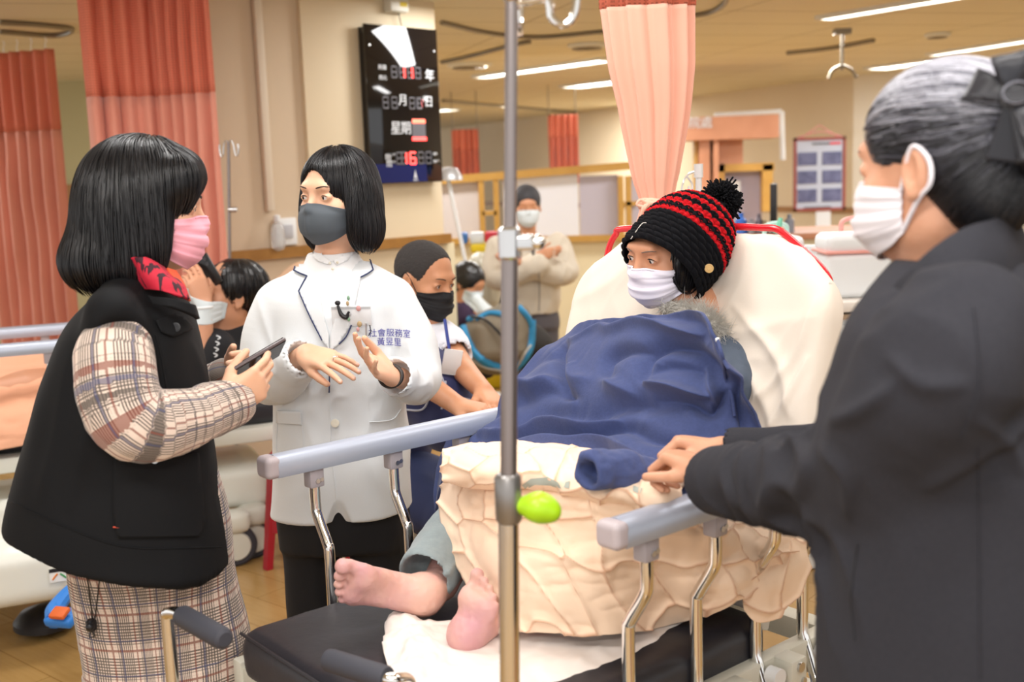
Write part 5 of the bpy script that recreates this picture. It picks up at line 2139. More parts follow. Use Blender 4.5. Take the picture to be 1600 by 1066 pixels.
def strands(surf, seeds, flow, L, steps, r=.0008, lift=(.0005, .002), fall=.0, jit=.25, seed=1, norm=None):
    """hair lying along surface surf (an SDF): flow(P) gives the combing direction"""
    rs = np.random.RandomState(seed)
    P = seeds.copy()
    n = len(P)
    off = lift[0] + (lift[1] - lift[0]) * rs.rand(n)
    jd = rs.randn(n, 3) * jit
    path, nor = [], []
    Ls = L * (.65 + .5 * rs.rand(n))

    def grad(P):
        e = .002
        g = np.stack([surf.eval(P + e * v) - surf.eval(P - e * v) for v in np.eye(3)], -1)
        return g / (np.linalg.norm(g, axis=1, keepdims=True) + 1e-9)
    for i in range(steps):
        d = surf.eval(P)
        g = grad(P)
        P = P - g * np.clip(d - off, -.012, .012)[:, None] * (1.0 if fall == 0 else np.clip(1.3 - i / steps * fall, 0, 1))
        path.append(P.copy())
        nor.append(g)
        f = flow(P) + jd * .12
        f = f - g * np.minimum(0, (f * g).sum(1))[:, None] - g * np.maximum(0, (f * g).sum(1))[:, None] * (1 - min(1, i / steps * 1.0)) * .9
        f /= np.linalg.norm(f, axis=1, keepdims=True) + 1e-9
        P = P + f * (Ls / steps)[:, None]
    C = np.array(path).transpose(1, 0, 2)
    G = np.array(nor).transpose(1, 0, 2)
    T = np.gradient(C, axis=1)
    T /= np.linalg.norm(T, axis=-1, keepdims=True) + 1e-9
    Sd = np.cross(T, G)
    Sd /= np.linalg.norm(Sd, axis=-1, keepdims=True) + 1e-9
    U = np.cross(Sd, T)
    m = steps
    w = r * (.25 + .75 * np.sin(np.pi * np.clip(np.linspace(.12, 1.02, m), 0, 1)) ** .5)
    rr = w[None, :, None] * (.7 + .6 * rs.rand(n))[:, None, None]
    V = np.stack([C + rr * U * .8, C - rr * Sd * 1.2 - rr * U * .4, C + rr * Sd * 1.2 - rr * U * .4], 2)
    idx = np.arange(n * m * 3).reshape(n, m, 3)
    Q = []
    for k in range(3):
        k2 = (k + 1) % 3
        Q.append(np.stack([idx[:, :-1, k], idx[:, :-1, k2], idx[:, 1:, k2], idx[:, 1:, k]], -1).reshape(-1, 4))
    uv = np.stack([np.repeat(rs.rand(n), m * 3), np.tile(np.repeat(np.linspace(0, 1, m), 3), n)], -1)
    return V.reshape(-1, 3), np.concatenate(Q), uv


def hair_obj(name, surf, res, m, par, seedsel, flow, n, L, steps=16, r=.0008, extra=None, **kw):
    V, Q = surf.mesh(res)
    V = relax(V, Q, 2)
    N_ = vnormals(V, Q)
    fd = flow(V)
    fd = fd - N_ * (fd * N_).sum(1)[:, None]
    fd /= np.linalg.norm(fd, axis=1, keepdims=True) + 1e-9
    sdv = np.cross(fd, N_)
    gro = vnoise(np.stack([(V * sdv).sum(1) * 140, (V * fd).sum(1) * 5, V[:, 0] * 0], -1), 1, 4)
    V2 = V + N_ * (gro * .0012 - .0005)[:, None]
    ok = np.nonzero(seedsel(V))[0]
    rs = np.random.RandomState(5)
    pk = ok[rs.randint(0, len(ok), n)]
    sv, sq, suv = strands(surf, V[pk] + .002 * rs.randn(n, 3), flow, L, steps, r, **kw)
    uv0 = np.stack([.5 + .5 * vnoise(np.stack([(V * sdv).sum(1) * 200, (V * fd).sum(1) * 4, V[:, 0] * 0], -1), 1, 6), V[:, 2] * 0], -1)
    me = mesh_np(name, np.concatenate([V2, sv]), np.concatenate([Q, sq + len(V)]))
    set_uv(me, np.concatenate([uv0, suv]))
    o = link(name, me, par, m)
    print('  hair %-10s %7d faces  %.1fs' % (name, len(Q) + len(sq), time.time() - T0))
    return o


def limb_uv(limbs, stacks=()):
    """cloth coordinates that run along each limb and round it"""
    def f(V):
        best = np.full(len(V), 1e9)
        UV = np.zeros((len(V), 2))
        for pts, rad, ref in limbs:
            P = catmull(np.asarray(pts, float), 24)
            R = np.interp(np.linspace(0, 1, 24), np.linspace(0, 1, len(rad)), rad)
            s0 = 0
            refv = nrm(ref)
            for i in range(23):
                a, b = P[i], P[i + 1]
                e = b - a
                Ls = np.linalg.norm(e)
                en = e / Ls
                k = np.clip((V - a) @ en / Ls, 0, 1)
                q = V - a - k[:, None] * e
                d = np.linalg.norm(q, axis=1) - R[i]
                m_ = d < best
                x = nrm(refv - en * (refv @ en))
                y = np.cross(en, x)
                ang = np.arctan2(q @ y, q @ x)
                UV[m_, 0] = (ang * .075)[m_]
                UV[m_, 1] = (s0 + k * Ls)[m_]
                best = np.where(m_, d, best)
                s0 += Ls
        for c, right, rad, z0, z1 in stacks:
            r = nrm([right[0], right[1], 0])
            q = V - np.asarray(c)
            u = q @ r
            v = q @ np.array([-r[1], r[0], 0])
            d = np.where((V[:, 2] > z0) & (V[:, 2] < z1), np.hypot(u, v) - rad, 1e8)
            m_ = d < best
            UV[m_, 0] = (np.arctan2(v, u) * rad)[m_]
            UV[m_, 1] = V[m_, 2]
            best = np.where(m_, d, best)
        return UV
    return f


def elbow_folds(c, r, d, wl=.03, amp=.006, seed=0):
    def f(V):
        k = np.exp(-(np.linalg.norm(V - c, axis=1) / r) ** 2)
        return amp * k * folds(V, d, wl, seed, .3)
    return f


def shoes(par, a, fwd, m):
    f = nrm([fwd[0], fwd[1], 0])
    sd = SDF().cap(a + [0, 0, .05], a + f * .06 + [0, 0, .04], .045, .042, .02).cap(a + f * .06 + [0, 0, .035], a + f * .17 + [0, 0, .03], .042, .034, .02)
    sd.cut(a + np.array([0, 0, 0.0]), (0, 0, -1))
    return sdf_obj('shoe', sd, .007, m, par)


# ================================================================== woman in the black vest
VY = 2.12
vf = nrm([.96, .22, 0])
vr = np.array([vf[1], -vf[0], 0])            # her right, towards the camera
vw = thing('person', 'woman with pink mask, black vest and checked coat holding a phone at the left', 'person', (at(220, 700, VY)[0], VY, 0))
hd_ = Head(at(232, 318, VY), (.95, .26, -.16), (.05, 0, 1))
nk = at(212, 450, VY)
shN, shF = at(178, 500, VY - .16), at(235, 492, VY + .18)
elN, wrN = at(215, 652, 1.90), at(352, 632, 2.06)
elF, wrF = at(270, 640, 2.36), at(362, 598, 2.30)
hip = at(240, 860, VY + .05)
sd = SDF()
hd_.add(sd, nk, .05)
stack(sd, [(nk + [0, 0, -.03], .10, .06), (at(205, 520, VY), .10, .08), (at(205, 650, VY), .12, .09), (hip, .12, .10)], vr, .03)
for s_ in (-1, 1):
    limb(sd, [hip + vr * s_ * .06, hip + vr * s_ * .055 + [.03, .06, -.36], np.array([hip[0] + .04, hip[1] + .07, .06]) + vr * s_ * .055], [.06, .05, .04], .03)
limb(sd, [at(205, 520, 2.02), elN, wrN], [.030, .034, .026], .02)
limb(sd, [shF, elF, wrF], [.045, .036, .026], .02)
hs = sd
d1 = nrm(at(425, 585, 2.10) - wrN)
tips, l_ = hand(hs, wrN, d1, nrm(np.array([-.1, 1, .35])), (0, -.1, 1), (.45, .62, .75, .85), .90, (.75, .55, .45))
tips2, _ = hand(hs, wrF, nrm(at(420, 556, 2.2) - wrF), nrm(np.array([.1, -1, .4])), (0, .1, 1), (.5, .6, .6, .6), .90, (.8, .5, .3))
sdf_obj('body', hs, .006, SKIN_P, vw, fine=[(0, hd_.c[0] - .02, hd_.c[0] + .13, .003), (0, wrN[0] - .01, wrN[0] + .18, .0022), (2, wrN[2] - .07, wrN[2] + .10, .0022), (1, 1.95, 2.34, .0026), (2, hd_.c[2] - .1, hd_.c[2] + .06, .003)])
nails(vw, tips, .9, NAIL)
hd_.eyes(vw)
hd_.brows(vw, BROW)
PINKM = mat('mask_pink', S('#f4aebf'), .8, bump=(400, .1, .0005))
hd_.mask(vw, PINKM, hs, pleats=2.5, bulge=.014)
# hair
w = hd_.w
hv = SDF().ell(w(0, -.012, .032), (.087, .110, .094), hd_.R, .02)
hv.ell(w(0, -.056, -.04), (.088, .078, .11), hd_.R, .04)
for x in (-1, 1):
    hv.ell(w(x * .072, -.012, -.065), (.026, .058, .098), hd_.R, .03)
    hv.ell(w(x * .058, .050, .050), (.030, .038, .045), hd_.R, .02)
hv.ell(w(0, -.066, -.12), (.092, .082, .060), hd_.R, .04)
hv.ell(w(0, .060, .064), (.058, .032, .036), hd_.R, .02)
hv.ell(w(0, .138, -.062), (.090, .094, .122), hd_.R, .012, -1)
hv.ell(w(0, .03, -.13), (.045, .06, .06), hd_.R, .02, -1)


def flw(H, bend=.5):
    c = H.w(0, -.005, .11)
    def f(P):
        o = (P - c)
        o2 = o - np.outer(o @ H.R[2], H.R[2])
        k = np.clip(1 - np.linalg.norm(o2, axis=1) / .075, 0, 1)[:, None]
        o2 = o2 / (np.linalg.norm(o2, axis=1, keepdims=True) + 1e-6)
        return o2 * k * 1.2 + np.array([0, 0, -1.0]) * (1 - k * .7)
    return f


hair_obj('hair', hv, .0035, HAIRB, vw, lambda V: V[:, 2] > hd_.c[2] - .06, flw(hd_), 3600, .15, 16, .0010, lift=(.0, .004), fall=.8)
# checked coat
pm = mat('glen_check', S('#e8dcd4'), .85, bump=(300, .2, .001), sheen=.2)
g = NT(pm)
u, v, _ = g.sep(g.uv())


def chk(c, ph):
    fine = g.stripe(c, .0062, .52, ph)
    big = g.m('LESS_THAN', g.m('FRACT', g.m('ADD', g.m('DIVIDE', c, .074), 100 + ph)), .62)
    return fine, big


fu, bu = chk(u, 0)
fv, bv_ = chk(v, .2)
dk = g.m('ADD', g.m('MULTIPLY', g.m('MULTIPLY', fu, bu), .74), g.m('MULTIPLY', g.m('MULTIPLY', fv, bv_), .74))
dk = g.m('MINIMUM', g.m('ADD', dk, g.m('MULTIPLY', g.m('MULTIPLY', fu, fv), .18)), .85)
base = g.mix(dk, S('#dcc9bb'), S('#1a1514'))
ru = g.m('MAXIMUM', g.stripe(u, .074, .06, .22), g.stripe(v, .074, .065, .42))
bl = g.m('MAXIMUM', g.stripe(u, .074, .06, .88), g.stripe(v, .074, .035, .12))
base = g.mix(g.m('MULTIPLY', ru, .75), base, S('#7c3c2c'))
base = g.mix(g.m('MULTIPLY', bl, .70), base, S('#343e66'))
g.color(base)
cuffN = at(366, 630, 2.07)
cuffF = at(352, 592, 2.30)
ct = SDF()
armN = [at(198, 502, VY - .11), at(180, 570, 1.94), at(205, 655, 1.91), at(285, 655, 1.97), cuffN]
radN = [.054, .070, .068, .054, .043]
limb(ct, armN, radN, .02, 26)
armF = [shF, elF, (elF + cuffF) / 2, cuffF]
radF = [.06, .06, .05, .043]
limb(ct, armF, radF, .02, 20)
sk = [(at(205, 560, VY), .14, .10), (at(208, 700, VY), .14, .14), (at(235, 820, VY + .03), .130, .158), (at(238, 900, VY + .05), .125, .160), (at(262, 1000, VY + .06), .125, .166), (at(266, 1066, VY + .06), .125, .166), (at(275, 1290, VY + .06), .14, .18)]
stack(ct, sk, vr, .03, 2.3)
dN = nrm(cuffN - at(285, 655, 1.97))
ct.cap(cuffN, cuffN + dN * .05, .030, .033, .006, -1)
for c_, d_2 in ((at(330, 640, 2.035), dN),):
    ct.chain([c_ - dN * .004, c_ + dN * .030], [.0515, .047], .004)
ct.chain([at(204, 690, 1.89), at(250, 688, 1.92), at(300, 672, 1.97)], [.02, .03, .018], .03)
ef = elbow_folds(at(235, 640, 1.91), .12, (.3, .1, .9), .035, .014, 3)
sdf_obj('checked_coat', ct, .0055, pm, vw, disp=lambda V: ef(V) + .010 * folds(V, (0, 0, 1), .10, 6, .1) * (V[:, 2] < 1.0) + .003 * folds(V, (1, 0, .2), .04, 5),
        uvf=limb_uv([(armN, radN, (0, -1, 0)), (armF, radF, (0, -1, 0))], [(at(240, 850, VY), vr, .16, -1, 3)]), fine=[(0, -.75, -.48, .0045)])
# vest
VB = mat('vest_black', S('#0c0d10'), .8, bump=(300, .25, .001), spec=.25)
vs = SDF()
secs = [(at(226, 448, VY), .075, .062), (at(214, 478, VY), .165, .098), (at(205, 520, VY), .190, .122), (at(197, 600, VY), .195, .150), (at(189, 700, VY), .205, .178), (at(184, 790, VY), .215, .200), (at(182, 900, VY), .225, .215)]
stack(vs, secs, vr, .02, 2.4)
for s_, p_ in ((1, shN), (-1, shF)):
    vs.cap(nk + vr * s_ * .05 + [0, 0, -.01], p_ + [0, 0, .012], .048, .048, .05)
# armhole
vs.ell(at(188, 592, 1.85), (.085, .13, .110), basis(vr), .02, -1)
hN = nrm(np.cross(at(350, 868, VY) - at(10, 792, VY), [0, 1, .0]))
if hN[2] > 0:
    hN = -hN
vs.cut(at(180, 838, VY), hN, .006)
vest = sdf_obj('vest', vs, .005, VB, vw, disp=lambda V: .011 * folds(V, (.1, 0, 1), .12, 2, .12) + .007 * fbm(V, 6, 5, 2) + ridges(pj(V), [([(150, 500), (140, 640), (110, 790)], 14, .008), ([(215, 600), (235, 680), (260, 700)], 9, .006), ([(300, 540), (318, 600), (325, 680)], 7, .006), ([(110, 560), (90, 680), (60, 780)], 12, .007)]) * (V[:, 1] < VY))
bvv = world_bvh(vest)


def on_obj(bv, pts, off=.001, n=30):
    P = catmull(np.asarray(pts, float), n)
    Q = [on_px(bv, p[0], p[1], off) for p in P]
    Q = [q for q in Q if q is not None]
    return np.array(Q)


def line_on(bv, pts, r, m, name, par, off=.001, n=30):
    Q = on_obj(bv, pts, off, n)
    if len(Q) > 3:
        return MB().tube(Q, r, 6).build(name, m, par)


def panel_on(bv, poly, th, m, name, par, off=.001, step=5):
    me = decal_px(bv, [poly], off + th, step)
    o = link(name, me, par, m)
    md = o.modifiers.new('t', 'SOLIDIFY')
    md.thickness = th + off
    md.offset = 0
    return o


fl_ = panel_on(bvv, [(241, 502), (272, 492), (286, 497), (299, 514), (288, 520), (268, 527), (250, 520)], .003, VB, 'pocket_flap', vest)
bt_ = on_px(bvv, 271, 513, .006)
MB().lathe([(.0075, 0), (.0085, .001), (.0085, .0025), (.006, .003), (.001, .002)], bt_, 18, basis(-_f)[[0, 2, 1]]).build('button', BLACKPL, vest)
line_on(bvv, [(243, 524), (252, 560), (262, 620)], .0014, VB, 'pocket_seam', vest)
panel_on(bvv, [(177, 712), (240, 716), (308, 708), (318, 818), (310, 838), (185, 840), (176, 800)], .0025, VB, 'lower_pocket', vest, step=8)
line_on(bvv, [(176, 728), (240, 733), (312, 724)], .0012, VB, 'pocket_seam', vest, .004)
bt2 = on_px(bvv, 241, 717, .006)
MB().lathe([(.0065, 0), (.0075, .001), (.0075, .0025), (.001, .003)], bt2, 18, basis(-_f)[[0, 2, 1]]).build('button', STEEL, vest)
line_on(bvv, [(177, 823), (186, 824)], .0014, mat('thread_orange', S('#c4452c'), .7), 'orange_stitch', vest, .004, 6)
line_on(bvv, [(20, 785), (100, 822), (200, 855), (345, 855)], .0012, VB, 'hem_seam', vest, .001)
# inner collar in red pattern, standing at the neck
rc = mat('collar_red', S('#c9213c'), .7)
g = NT(rc)
o_ = g.obj()
g.color(g.mix(g.m('GREATER_THAN', g.noise(g.scale(o_, (40, 40, 9)), 2.2), .56), S('#c8203a'), S('#3a1222')))
oc = mat('collar_orange', S('#e0582e'), .7)
colr = [[at(196, 402, 2.05), at(207, 425, 2.045), at(222, 450, 2.04)], [at(216, 402, 2.01), at(232, 430, 2.0), at(245, 452, 1.995)], [at(240, 412, 2.02), at(262, 440, 2.0), at(272, 462, 1.995)], [at(262, 425, 2.06), at(282, 448, 2.04), at(292, 470, 2.03)]]
link('red_collar', cloth_net(colr, 40, 24, lambda UV, P: .002 * fbm(P, 30, 2), .006), vest, rc)
colo = [[at(258, 420, 2.045), at(270, 440, 2.03), at(281, 463, 2.02)], [at(272, 424, 2.08), at(284, 444, 2.07), at(294, 471, 2.06)]]
link('orange_lining', cloth_net([[p + np.array([.004, -.008, 0]) for p in r] for r in colo], 12, 20, None, .004), vest, oc)
colb = [[at(232, 462, 1.99), at(240, 475, 1.985)], [at(262, 468, 1.985), at(268, 482, 1.98)], [at(294, 476, 2.01), at(298, 494, 2.01)], [at(300, 480, 2.06), at(306, 500, 2.06)]]
link('vest_collar_edge', cloth_net(colb, 24, 8, None, .008), vest, VB)
YL = mat('thread_yellow', S('#e6c62c'), .7)
p_ = on_px(bvv, 91, 468, .003)
if p_ is not None:
    q_ = on_px(bvv, 91, 480, .003)
    link('back_lettering', text_mesh('勞', .05, p_, np.array([.35, -.94, 0]), (.15, 0, 1), .0012), vest, YL, False)
line_on(bvv, [(104, 432), (108, 450), (106, 462), (110, 470)], .0014, mat('thread_grey', S('#9aa0a6'), .6), 'reflective_piping', vest)
# cord with a toggle at the hem
TG = BLACKPL
bvc = world_bvh([c for c in vw.children if c.name.startswith('checked_coat')][0])
line_on(bvc, [(134, 862), (138, 900), (146, 965)], .0012, TG, 'hem_cord', vest, .003)
line_on(bvc, [(160, 868), (156, 910), (150, 965)], .0012, TG, 'hem_cord', vest, .003)
tg = on_px(bvc, 148, 974, .010)
if tg is None:
    tg = on_px(bvc, 175, 974, .010)
MB().lathe([(.006, -.012), (.010, -.008), (.010, .008), (.006, .012)], tg, 16).ball(tg + [0, -.006, .0], .009).tube([tg - [0, 0, .01], tg + [-.006, 0, -.024], tg + [.004, 0, -.022], tg - [0, 0, .01]], .0012, 6, n=12).build('cord_toggle', TG, vest)
for x_, y_b in ((349, 762), (352, 770)):
    pass
bt3 = on_px(bvc, 352, 757, .003)
if bt3 is not None:
    MB().lathe([(.009, 0), (.011, .001), (.011, .003), (.007, .0035), (.001, .002)], bt3, 18, basis(-_f)[[0, 2, 1]]).build('coat_button', mat('horn_button', S('#3a2f2b'), .4), vw)
# the phone in her hands
pa_, pb2 = at(399, 572, 2.12), at(438, 549, 2.16)
pc = (pa_ + pb2) / 2 + np.array([-.022, 0, -.004])
ex = nrm(pb2 - pa_)
ez = nrm(np.cross(ex, [0, 1, -.35]))
ey = np.cross(ez, ex)
ph = thing('smartphone', 'dark smartphone held in the fingers of the woman in the black vest', 'phone', pc)
MB().box(pc, (.125, .066, .008), np.array([ex, ey, ez]), .003).build('phone_case', mat('phone_edge', S('#55494a'), .3), ph)
MB().box(pc - ez * -.0045, (.120, .062, .001), np.array([ex, ey, ez])).box(pc + ez * -.0045, (.120, .062, .001), np.array([ex, ey, ez])).build('screen', mat('phone_glass', S('#1a1416'), .15), ph)

# ================================================================== doctor in white
DY = 2.85
dr = thing('person', 'woman doctor in a white coat and dark grey mask talking with her hands spread', 'person', (at(530, 700, DY)[0], DY, 0))
hdD = Head(at(527, 306, DY), (-.55, -.83, -.02), (.03, 0, 1))
nk = at(520, 405, DY + .01)
rt = nrm([-1, -.05, 0])   # her right is at the left of the photo
shR, shL = at(418, 448, DY + .02), at(636, 446, DY + .02)
elR, wrR = at(408, 600, DY - .02), at(478, 553, 2.64)
elL, wrL = at(664, 600, DY - .02), at(612, 588, 2.60)
hip = at(535, 770, DY)
sd = SDF()
hdD.add(sd, nk, .047)
stack(sd, [(nk + [0, 0, -.04], .06, .05), (at(528, 480, DY), .12, .07), (at(530, 640, DY), .13, .08), (hip, .15, .09)], rt, .03)
for s_ in (-1, 1):
    limb(sd, [hip - rt * s_ * .08, np.array([hip[0], DY, .45]) - rt * s_ * .09, np.array([hip[0], DY, .07]) - rt * s_ * .09], [.07, .05, .035], .03)
limb(sd, [at(450, 480, DY), at(416, 590, DY - .03), wrR], [.030, .030, .024], .02)
limb(sd, [at(604, 480, DY), at(652, 588, DY - .04), wrL], [.030, .030, .024], .02)
dR_ = nrm(at(588, 585, 2.50) - wrR)
tR, _l = hand(sd, wrR, dR_, (.1, .45, -1), (.2, -.9, -.3), (.10, .12, .16, .22), .93, (.85, .35, .35), spread=.30)
dL_ = nrm(at(556, 556, 2.50) - wrL)
tL, _l = hand(sd, wrL, dL_, (-.1, -.75, .75), (-.3, .6, .75), (.18, .22, .26, .30), .93, (.65, .75, .1), spread=.26)
sdf_obj('body', sd, .0065, SKIN_P, dr, fine=[(0, hdD.c[0] - .11, hdD.c[0] + .1, .0025), (1, hdD.c[1] - .12, hdD.c[1] + .02, .0025), (2, hdD.c[2] - .12, hdD.c[2] + .06, .0025),
                                                (0, wrR[0] - .02, wrL[0] + .03, .0022), (1, 2.42, 2.68, .0022), (2, wrR[2] - .12, wrR[2] + .08, .0022)])
nails(dr, tR, .93, NAIL)
hdD.eyes(dr, (.003, 0))
hdD.brows(dr, BROW, .023, .0020)
GM = mat('mask_grey', S('#4d545b'), .8, bump=(500, .2, .0006))
hdD.mask(dr, GM, sd, top=-.012, bot=-.122, duck=True, bulge=.016, half=1.15, wire=False)
# ring and watch
rp = tR[2][0][0] * .65 + tR[2][0][1] * .35
MB().tube([rp + .0092 * (math.cos(a) * np.array([0, 0, 1]) + math.sin(a) * nrm(np.cross(dR_, [0, 0, 1]))) for a in np.linspace(0, 2 * math.pi, 20)], .0012, 6, caps=False).build('ring', mat('silver', (.85, .85, .88), .15, 1), dr)
wa = nrm(wrL - elL)
wx = nrm(np.cross(wa, [0, 0, 1]))
wz = np.cross(wx, wa)
wc = wrL + wa * .006
wt = MB().tube([wc + .0285 * math.cos(a) * wx + .0255 * math.sin(a) * wz for a in np.linspace(0, 2 * math.pi, 32)], .0048, 8, caps=False).build('wristwatch', mat('watch_strap', S('#2a2422'), .4), dr)
# hair
w = hdD.w
hv = SDF().ell(w(0, -.016, .033), (.086, .108, .092), hdD.R, .02)
hv.ell(w(0, -.050, -.045), (.090, .070, .095), hdD.R, .04)
for x in (-1, 1):
    hv.ell(w(x * .080, -.002, -.045), (.022, .052, .088), hdD.R, .025)
hv.ell(w(-.072, -.020, -.085), (.035, .055, .055), hdD.R, .02)
hv.ell(w(.004, .135, .0), (.064, .088, .092), hdD.R, .008, -1)
hv.ell(w(0, .02, -.14), (.05, .07, .075), hdD.R, .02, -1)
hair_obj('hair', hv, .0034, HAIRB, dr, lambda V: V[:, 2] > hdD.c[2] - .05, flw(hdD), 3400, .13, 16, .0009, lift=(.0, .003), fall=.7)
# shirt, coat, trousers
SHIRT = mat('shirt_white', S('#eef0f2'), .8, bump=(200, .15, .001))
ss = SDF()
stack(ss, [(nk + [0, .0, .018], .062, .060), (nk + [0, 0, -.03], .085, .072), (at(524, 470, DY), .13, .092), (at(526, 560, DY), .13, .098)], rt, .02)
ss.ell(nk + [0, -.01, .03], (.050, .050, .03), None, .008, -1)
sh_o = sdf_obj('shirt', ss, .005, SHIRT, dr, disp=lambda V: .002 * folds(V, (0, 0, 1), .04, 3))
COATW = mat('coat_white', S('#dde1e4'), .8, bump=(260, .18, .001), sheen=.15)
cs = SDF()
secs = [(at(524, 412, DY + .02), .085, .055), (at(525, 432, DY + .01), .150, .078), (at(526, 462, DY), .190, .102), (at(528, 560, DY), .172, .122), (at(531, 640, DY), .166, .125), (at(534, 720, DY), .176, .135), (at(534, 806, DY), .186, .140)]
stack(cs, secs, rt, .02, 2.3)
aR = [at(440, 476, DY), at(414, 530, DY - .02), at(414, 590, DY - .05), at(440, 592, DY - .13), at(466, 566, 2.66)]
aL = [at(612, 476, DY), at(645, 530, DY - .02), at(655, 586, DY - .06), at(645, 600, DY - .15), at(624, 592, 2.64)]
rA = [.066, .060, .056, .050, .046]
limb(cs, aR, rA, .015, 26)
limb(cs, aL, rA, .015, 26)
for a_ in (aR, aL):
    e = nrm(a_[-1] - a_[-2])
    cs.chain([a_[-1] - e * .02, a_[-1] + e * .012], [.0475, .0475], .004)
    cs.cap(a_[-1] + e * .006, a_[-1] + e * .05, .040, .044, .004, -1)
cs.cap(at(524, 396, DY - .02), at(518, 430, DY - .10), .052, .050, .01, -1)
cs.chain([at(518, 430, DY - .12), at(516, 480, DY - .135), at(515, 525, DY - .14)], [.048, .038, .008], .008, -1)
cs.cut(at(534, 795, DY), (.02, 0, -1), .004)
cs.cap(at(529, 822, DY - .15), at(526, 768, DY - .15), .034, .001, .004, -1)
eR, eL = elbow_folds(aR[3], .10, (.3, .5, .8), .032, .010, 3), elbow_folds(aL[3], .10, (-.3, .5, .8), .032, .010, 8)
coat = sdf_obj('white_coat', cs, .0042, COATW, dr, disp=lambda V: eR(V) + eL(V) + .005 * folds(V, (0, 0, 1), .09, 6, .12) * np.clip((1.2 - V[:, 2]) * 3, 0, 1) + .004 * fbm(V, 7, 4, 2)
               + ridges(pj(V), [([(405, 470), (420, 520), (440, 570)], 7, .006), ([(630, 480), (615, 540), (600, 600)], 8, .005), ([(470, 640), (490, 700), (480, 770)], 10, .006), ([(590, 640), (570, 690), (590, 760)], 12, .006), ([(650, 500), (640, 540), (655, 570)], 6, .006)]) * (V[:, 1] < DY))
bvd = world_bvh(coat)
NAVY = mat('navy_piping', S('#23305c'), .6)
for poly in ([(484, 392), (470, 398), (461, 426), (481, 434), (468, 457), (503, 531), (514, 546), (514, 522), (503, 480), (495, 430)],
             [(548, 392), (572, 396), (582, 425), (563, 436), (556, 470), (546, 512), (528, 540), (516, 550), (516, 525), (530, 480), (541, 430)]):
    panel_on(bvd, poly, .0035, COATW, 'lapel', coat, step=4)
for pts in ([(471, 397), (466, 412), (461, 426)], [(461, 426), (470, 430), (481, 434)], [(481, 434), (474, 446), (468, 457)], [(468, 457), (485, 494), (504, 532)], [(572, 398), (577, 411), (582, 425)], [(582, 425), (573, 431), (563, 436)], [(549, 508), (541, 526), (530, 538)], [(516, 550), (515, 580), (515, 612)]):
    line_on(bvd, pts, .0018, NAVY, 'navy_piping', coat, .0078, 16)
line_on(bvd, [(515, 612), (518, 700), (526, 782)], .0010, COATW, 'front_edge', coat, .001)
for poly in ([(435, 641), (472, 643), (472, 664), (434, 661)],):
    panel_on(bvd, poly, .0025, COATW, 'pocket_welt', coat)
line_on(bvd, [(434, 661), (433, 705), (452, 720), (473, 712), (472, 664)], .0010, COATW, 'pocket_seam', coat, .001)
line_on(bvd, [(577, 660), (612, 656), (626, 640)], .0012, COATW, 'pocket_seam', coat, .001)
bt_ = on_px(bvd, 524, 661, .003)
MB().lathe([(.009, 0), (.0105, .001), (.0105, .003), (.008, .0035), (.001, .0025)], bt_, 20, basis(-_f)[[0, 2, 1]]).build('button', mat('pearl_button', S('#e2dccb'), .3), coat)
EMB = mat('thread_purple', S('#4c4aa0'), .7)
for txt, px, py, sz in (('社會服務室', 609, 521, .0215), ('黃昱里', 608, 535, .0215)):
    p0, p1 = on_px(bvd, px - 12, py, .004), on_px(bvd, px + 12, py, .004)
    c = (p0 + p1) / 2 + np.array([0, -.004, 0])
    me = text_mesh(txt, sz, c, nrm(p1 - p0), (0, -.1, 1), .0)
    for v_ in me.vertices:
        h_ = bvd.ray_cast(Vector((v_.co.x, v_.co.y - .2, v_.co.z)), Vector((0, 1, 0)), 1.0)
        if h_[0] is not None:
            v_.co = h_[0] + Vector((0, -.0022, 0))
    link('embroidery', me, coat, EMB, False)
# shirt collar and buttons
bvs = world_bvh(sh_o)
for poly in ([(492, 388), (505, 400), (518, 408), (513, 414), (497, 408), (488, 398)], [(546, 386), (534, 400), (520, 408), (526, 415), (542, 408), (550, 396)]):
    me = decal_px(bvs, [poly], .004, 4)
    o = link('shirt_collar', me, sh_o, SHIRT)
    o.modifiers.new('t', 'SOLIDIFY').thickness = .003
for px, py in ((516, 412), (527, 411), (520, 421)):
    p_ = on_px(bvs, px, py, .006)
    if p_ is not None:
        MB().ball(p_, (.0035, .002, .0035)).build('button', mat('pearl_button', S('#e2dccb'), .3), sh_o)
TRB = mat('trouser_black', S('#0d0e14'), .8, bump=(200, .2, .001))
ts = SDF()
stack(ts, [(at(536, 760, DY), .165, .12), (at(536, 815, DY), .168, .12), (at(537, 850, DY), .16, .115)], rt, .03)
limb(ts, [at(488, 810, DY), at(490, 900, DY), at(494, 1060, DY), np.array([at(494, 1060, DY)[0], DY, .05])], [.082, .074, .062, .055], .02)
limb(ts, [at(588, 810, DY), at(592, 900, DY), at(585, 1060, DY), np.array([at(585, 1060, DY)[0], DY, .05])], [.082, .074, .062, .055], .02)
sdf_obj('trousers', ts, .008, TRB, dr, disp=lambda V: .004 * folds(V, (0, 0, 1), .05, 6))
for px in (494, 585):
    shoes(dr, np.array([at(px, 1060, DY)[0], DY - .02, 0]), (-.1, -1), BLACKPL)
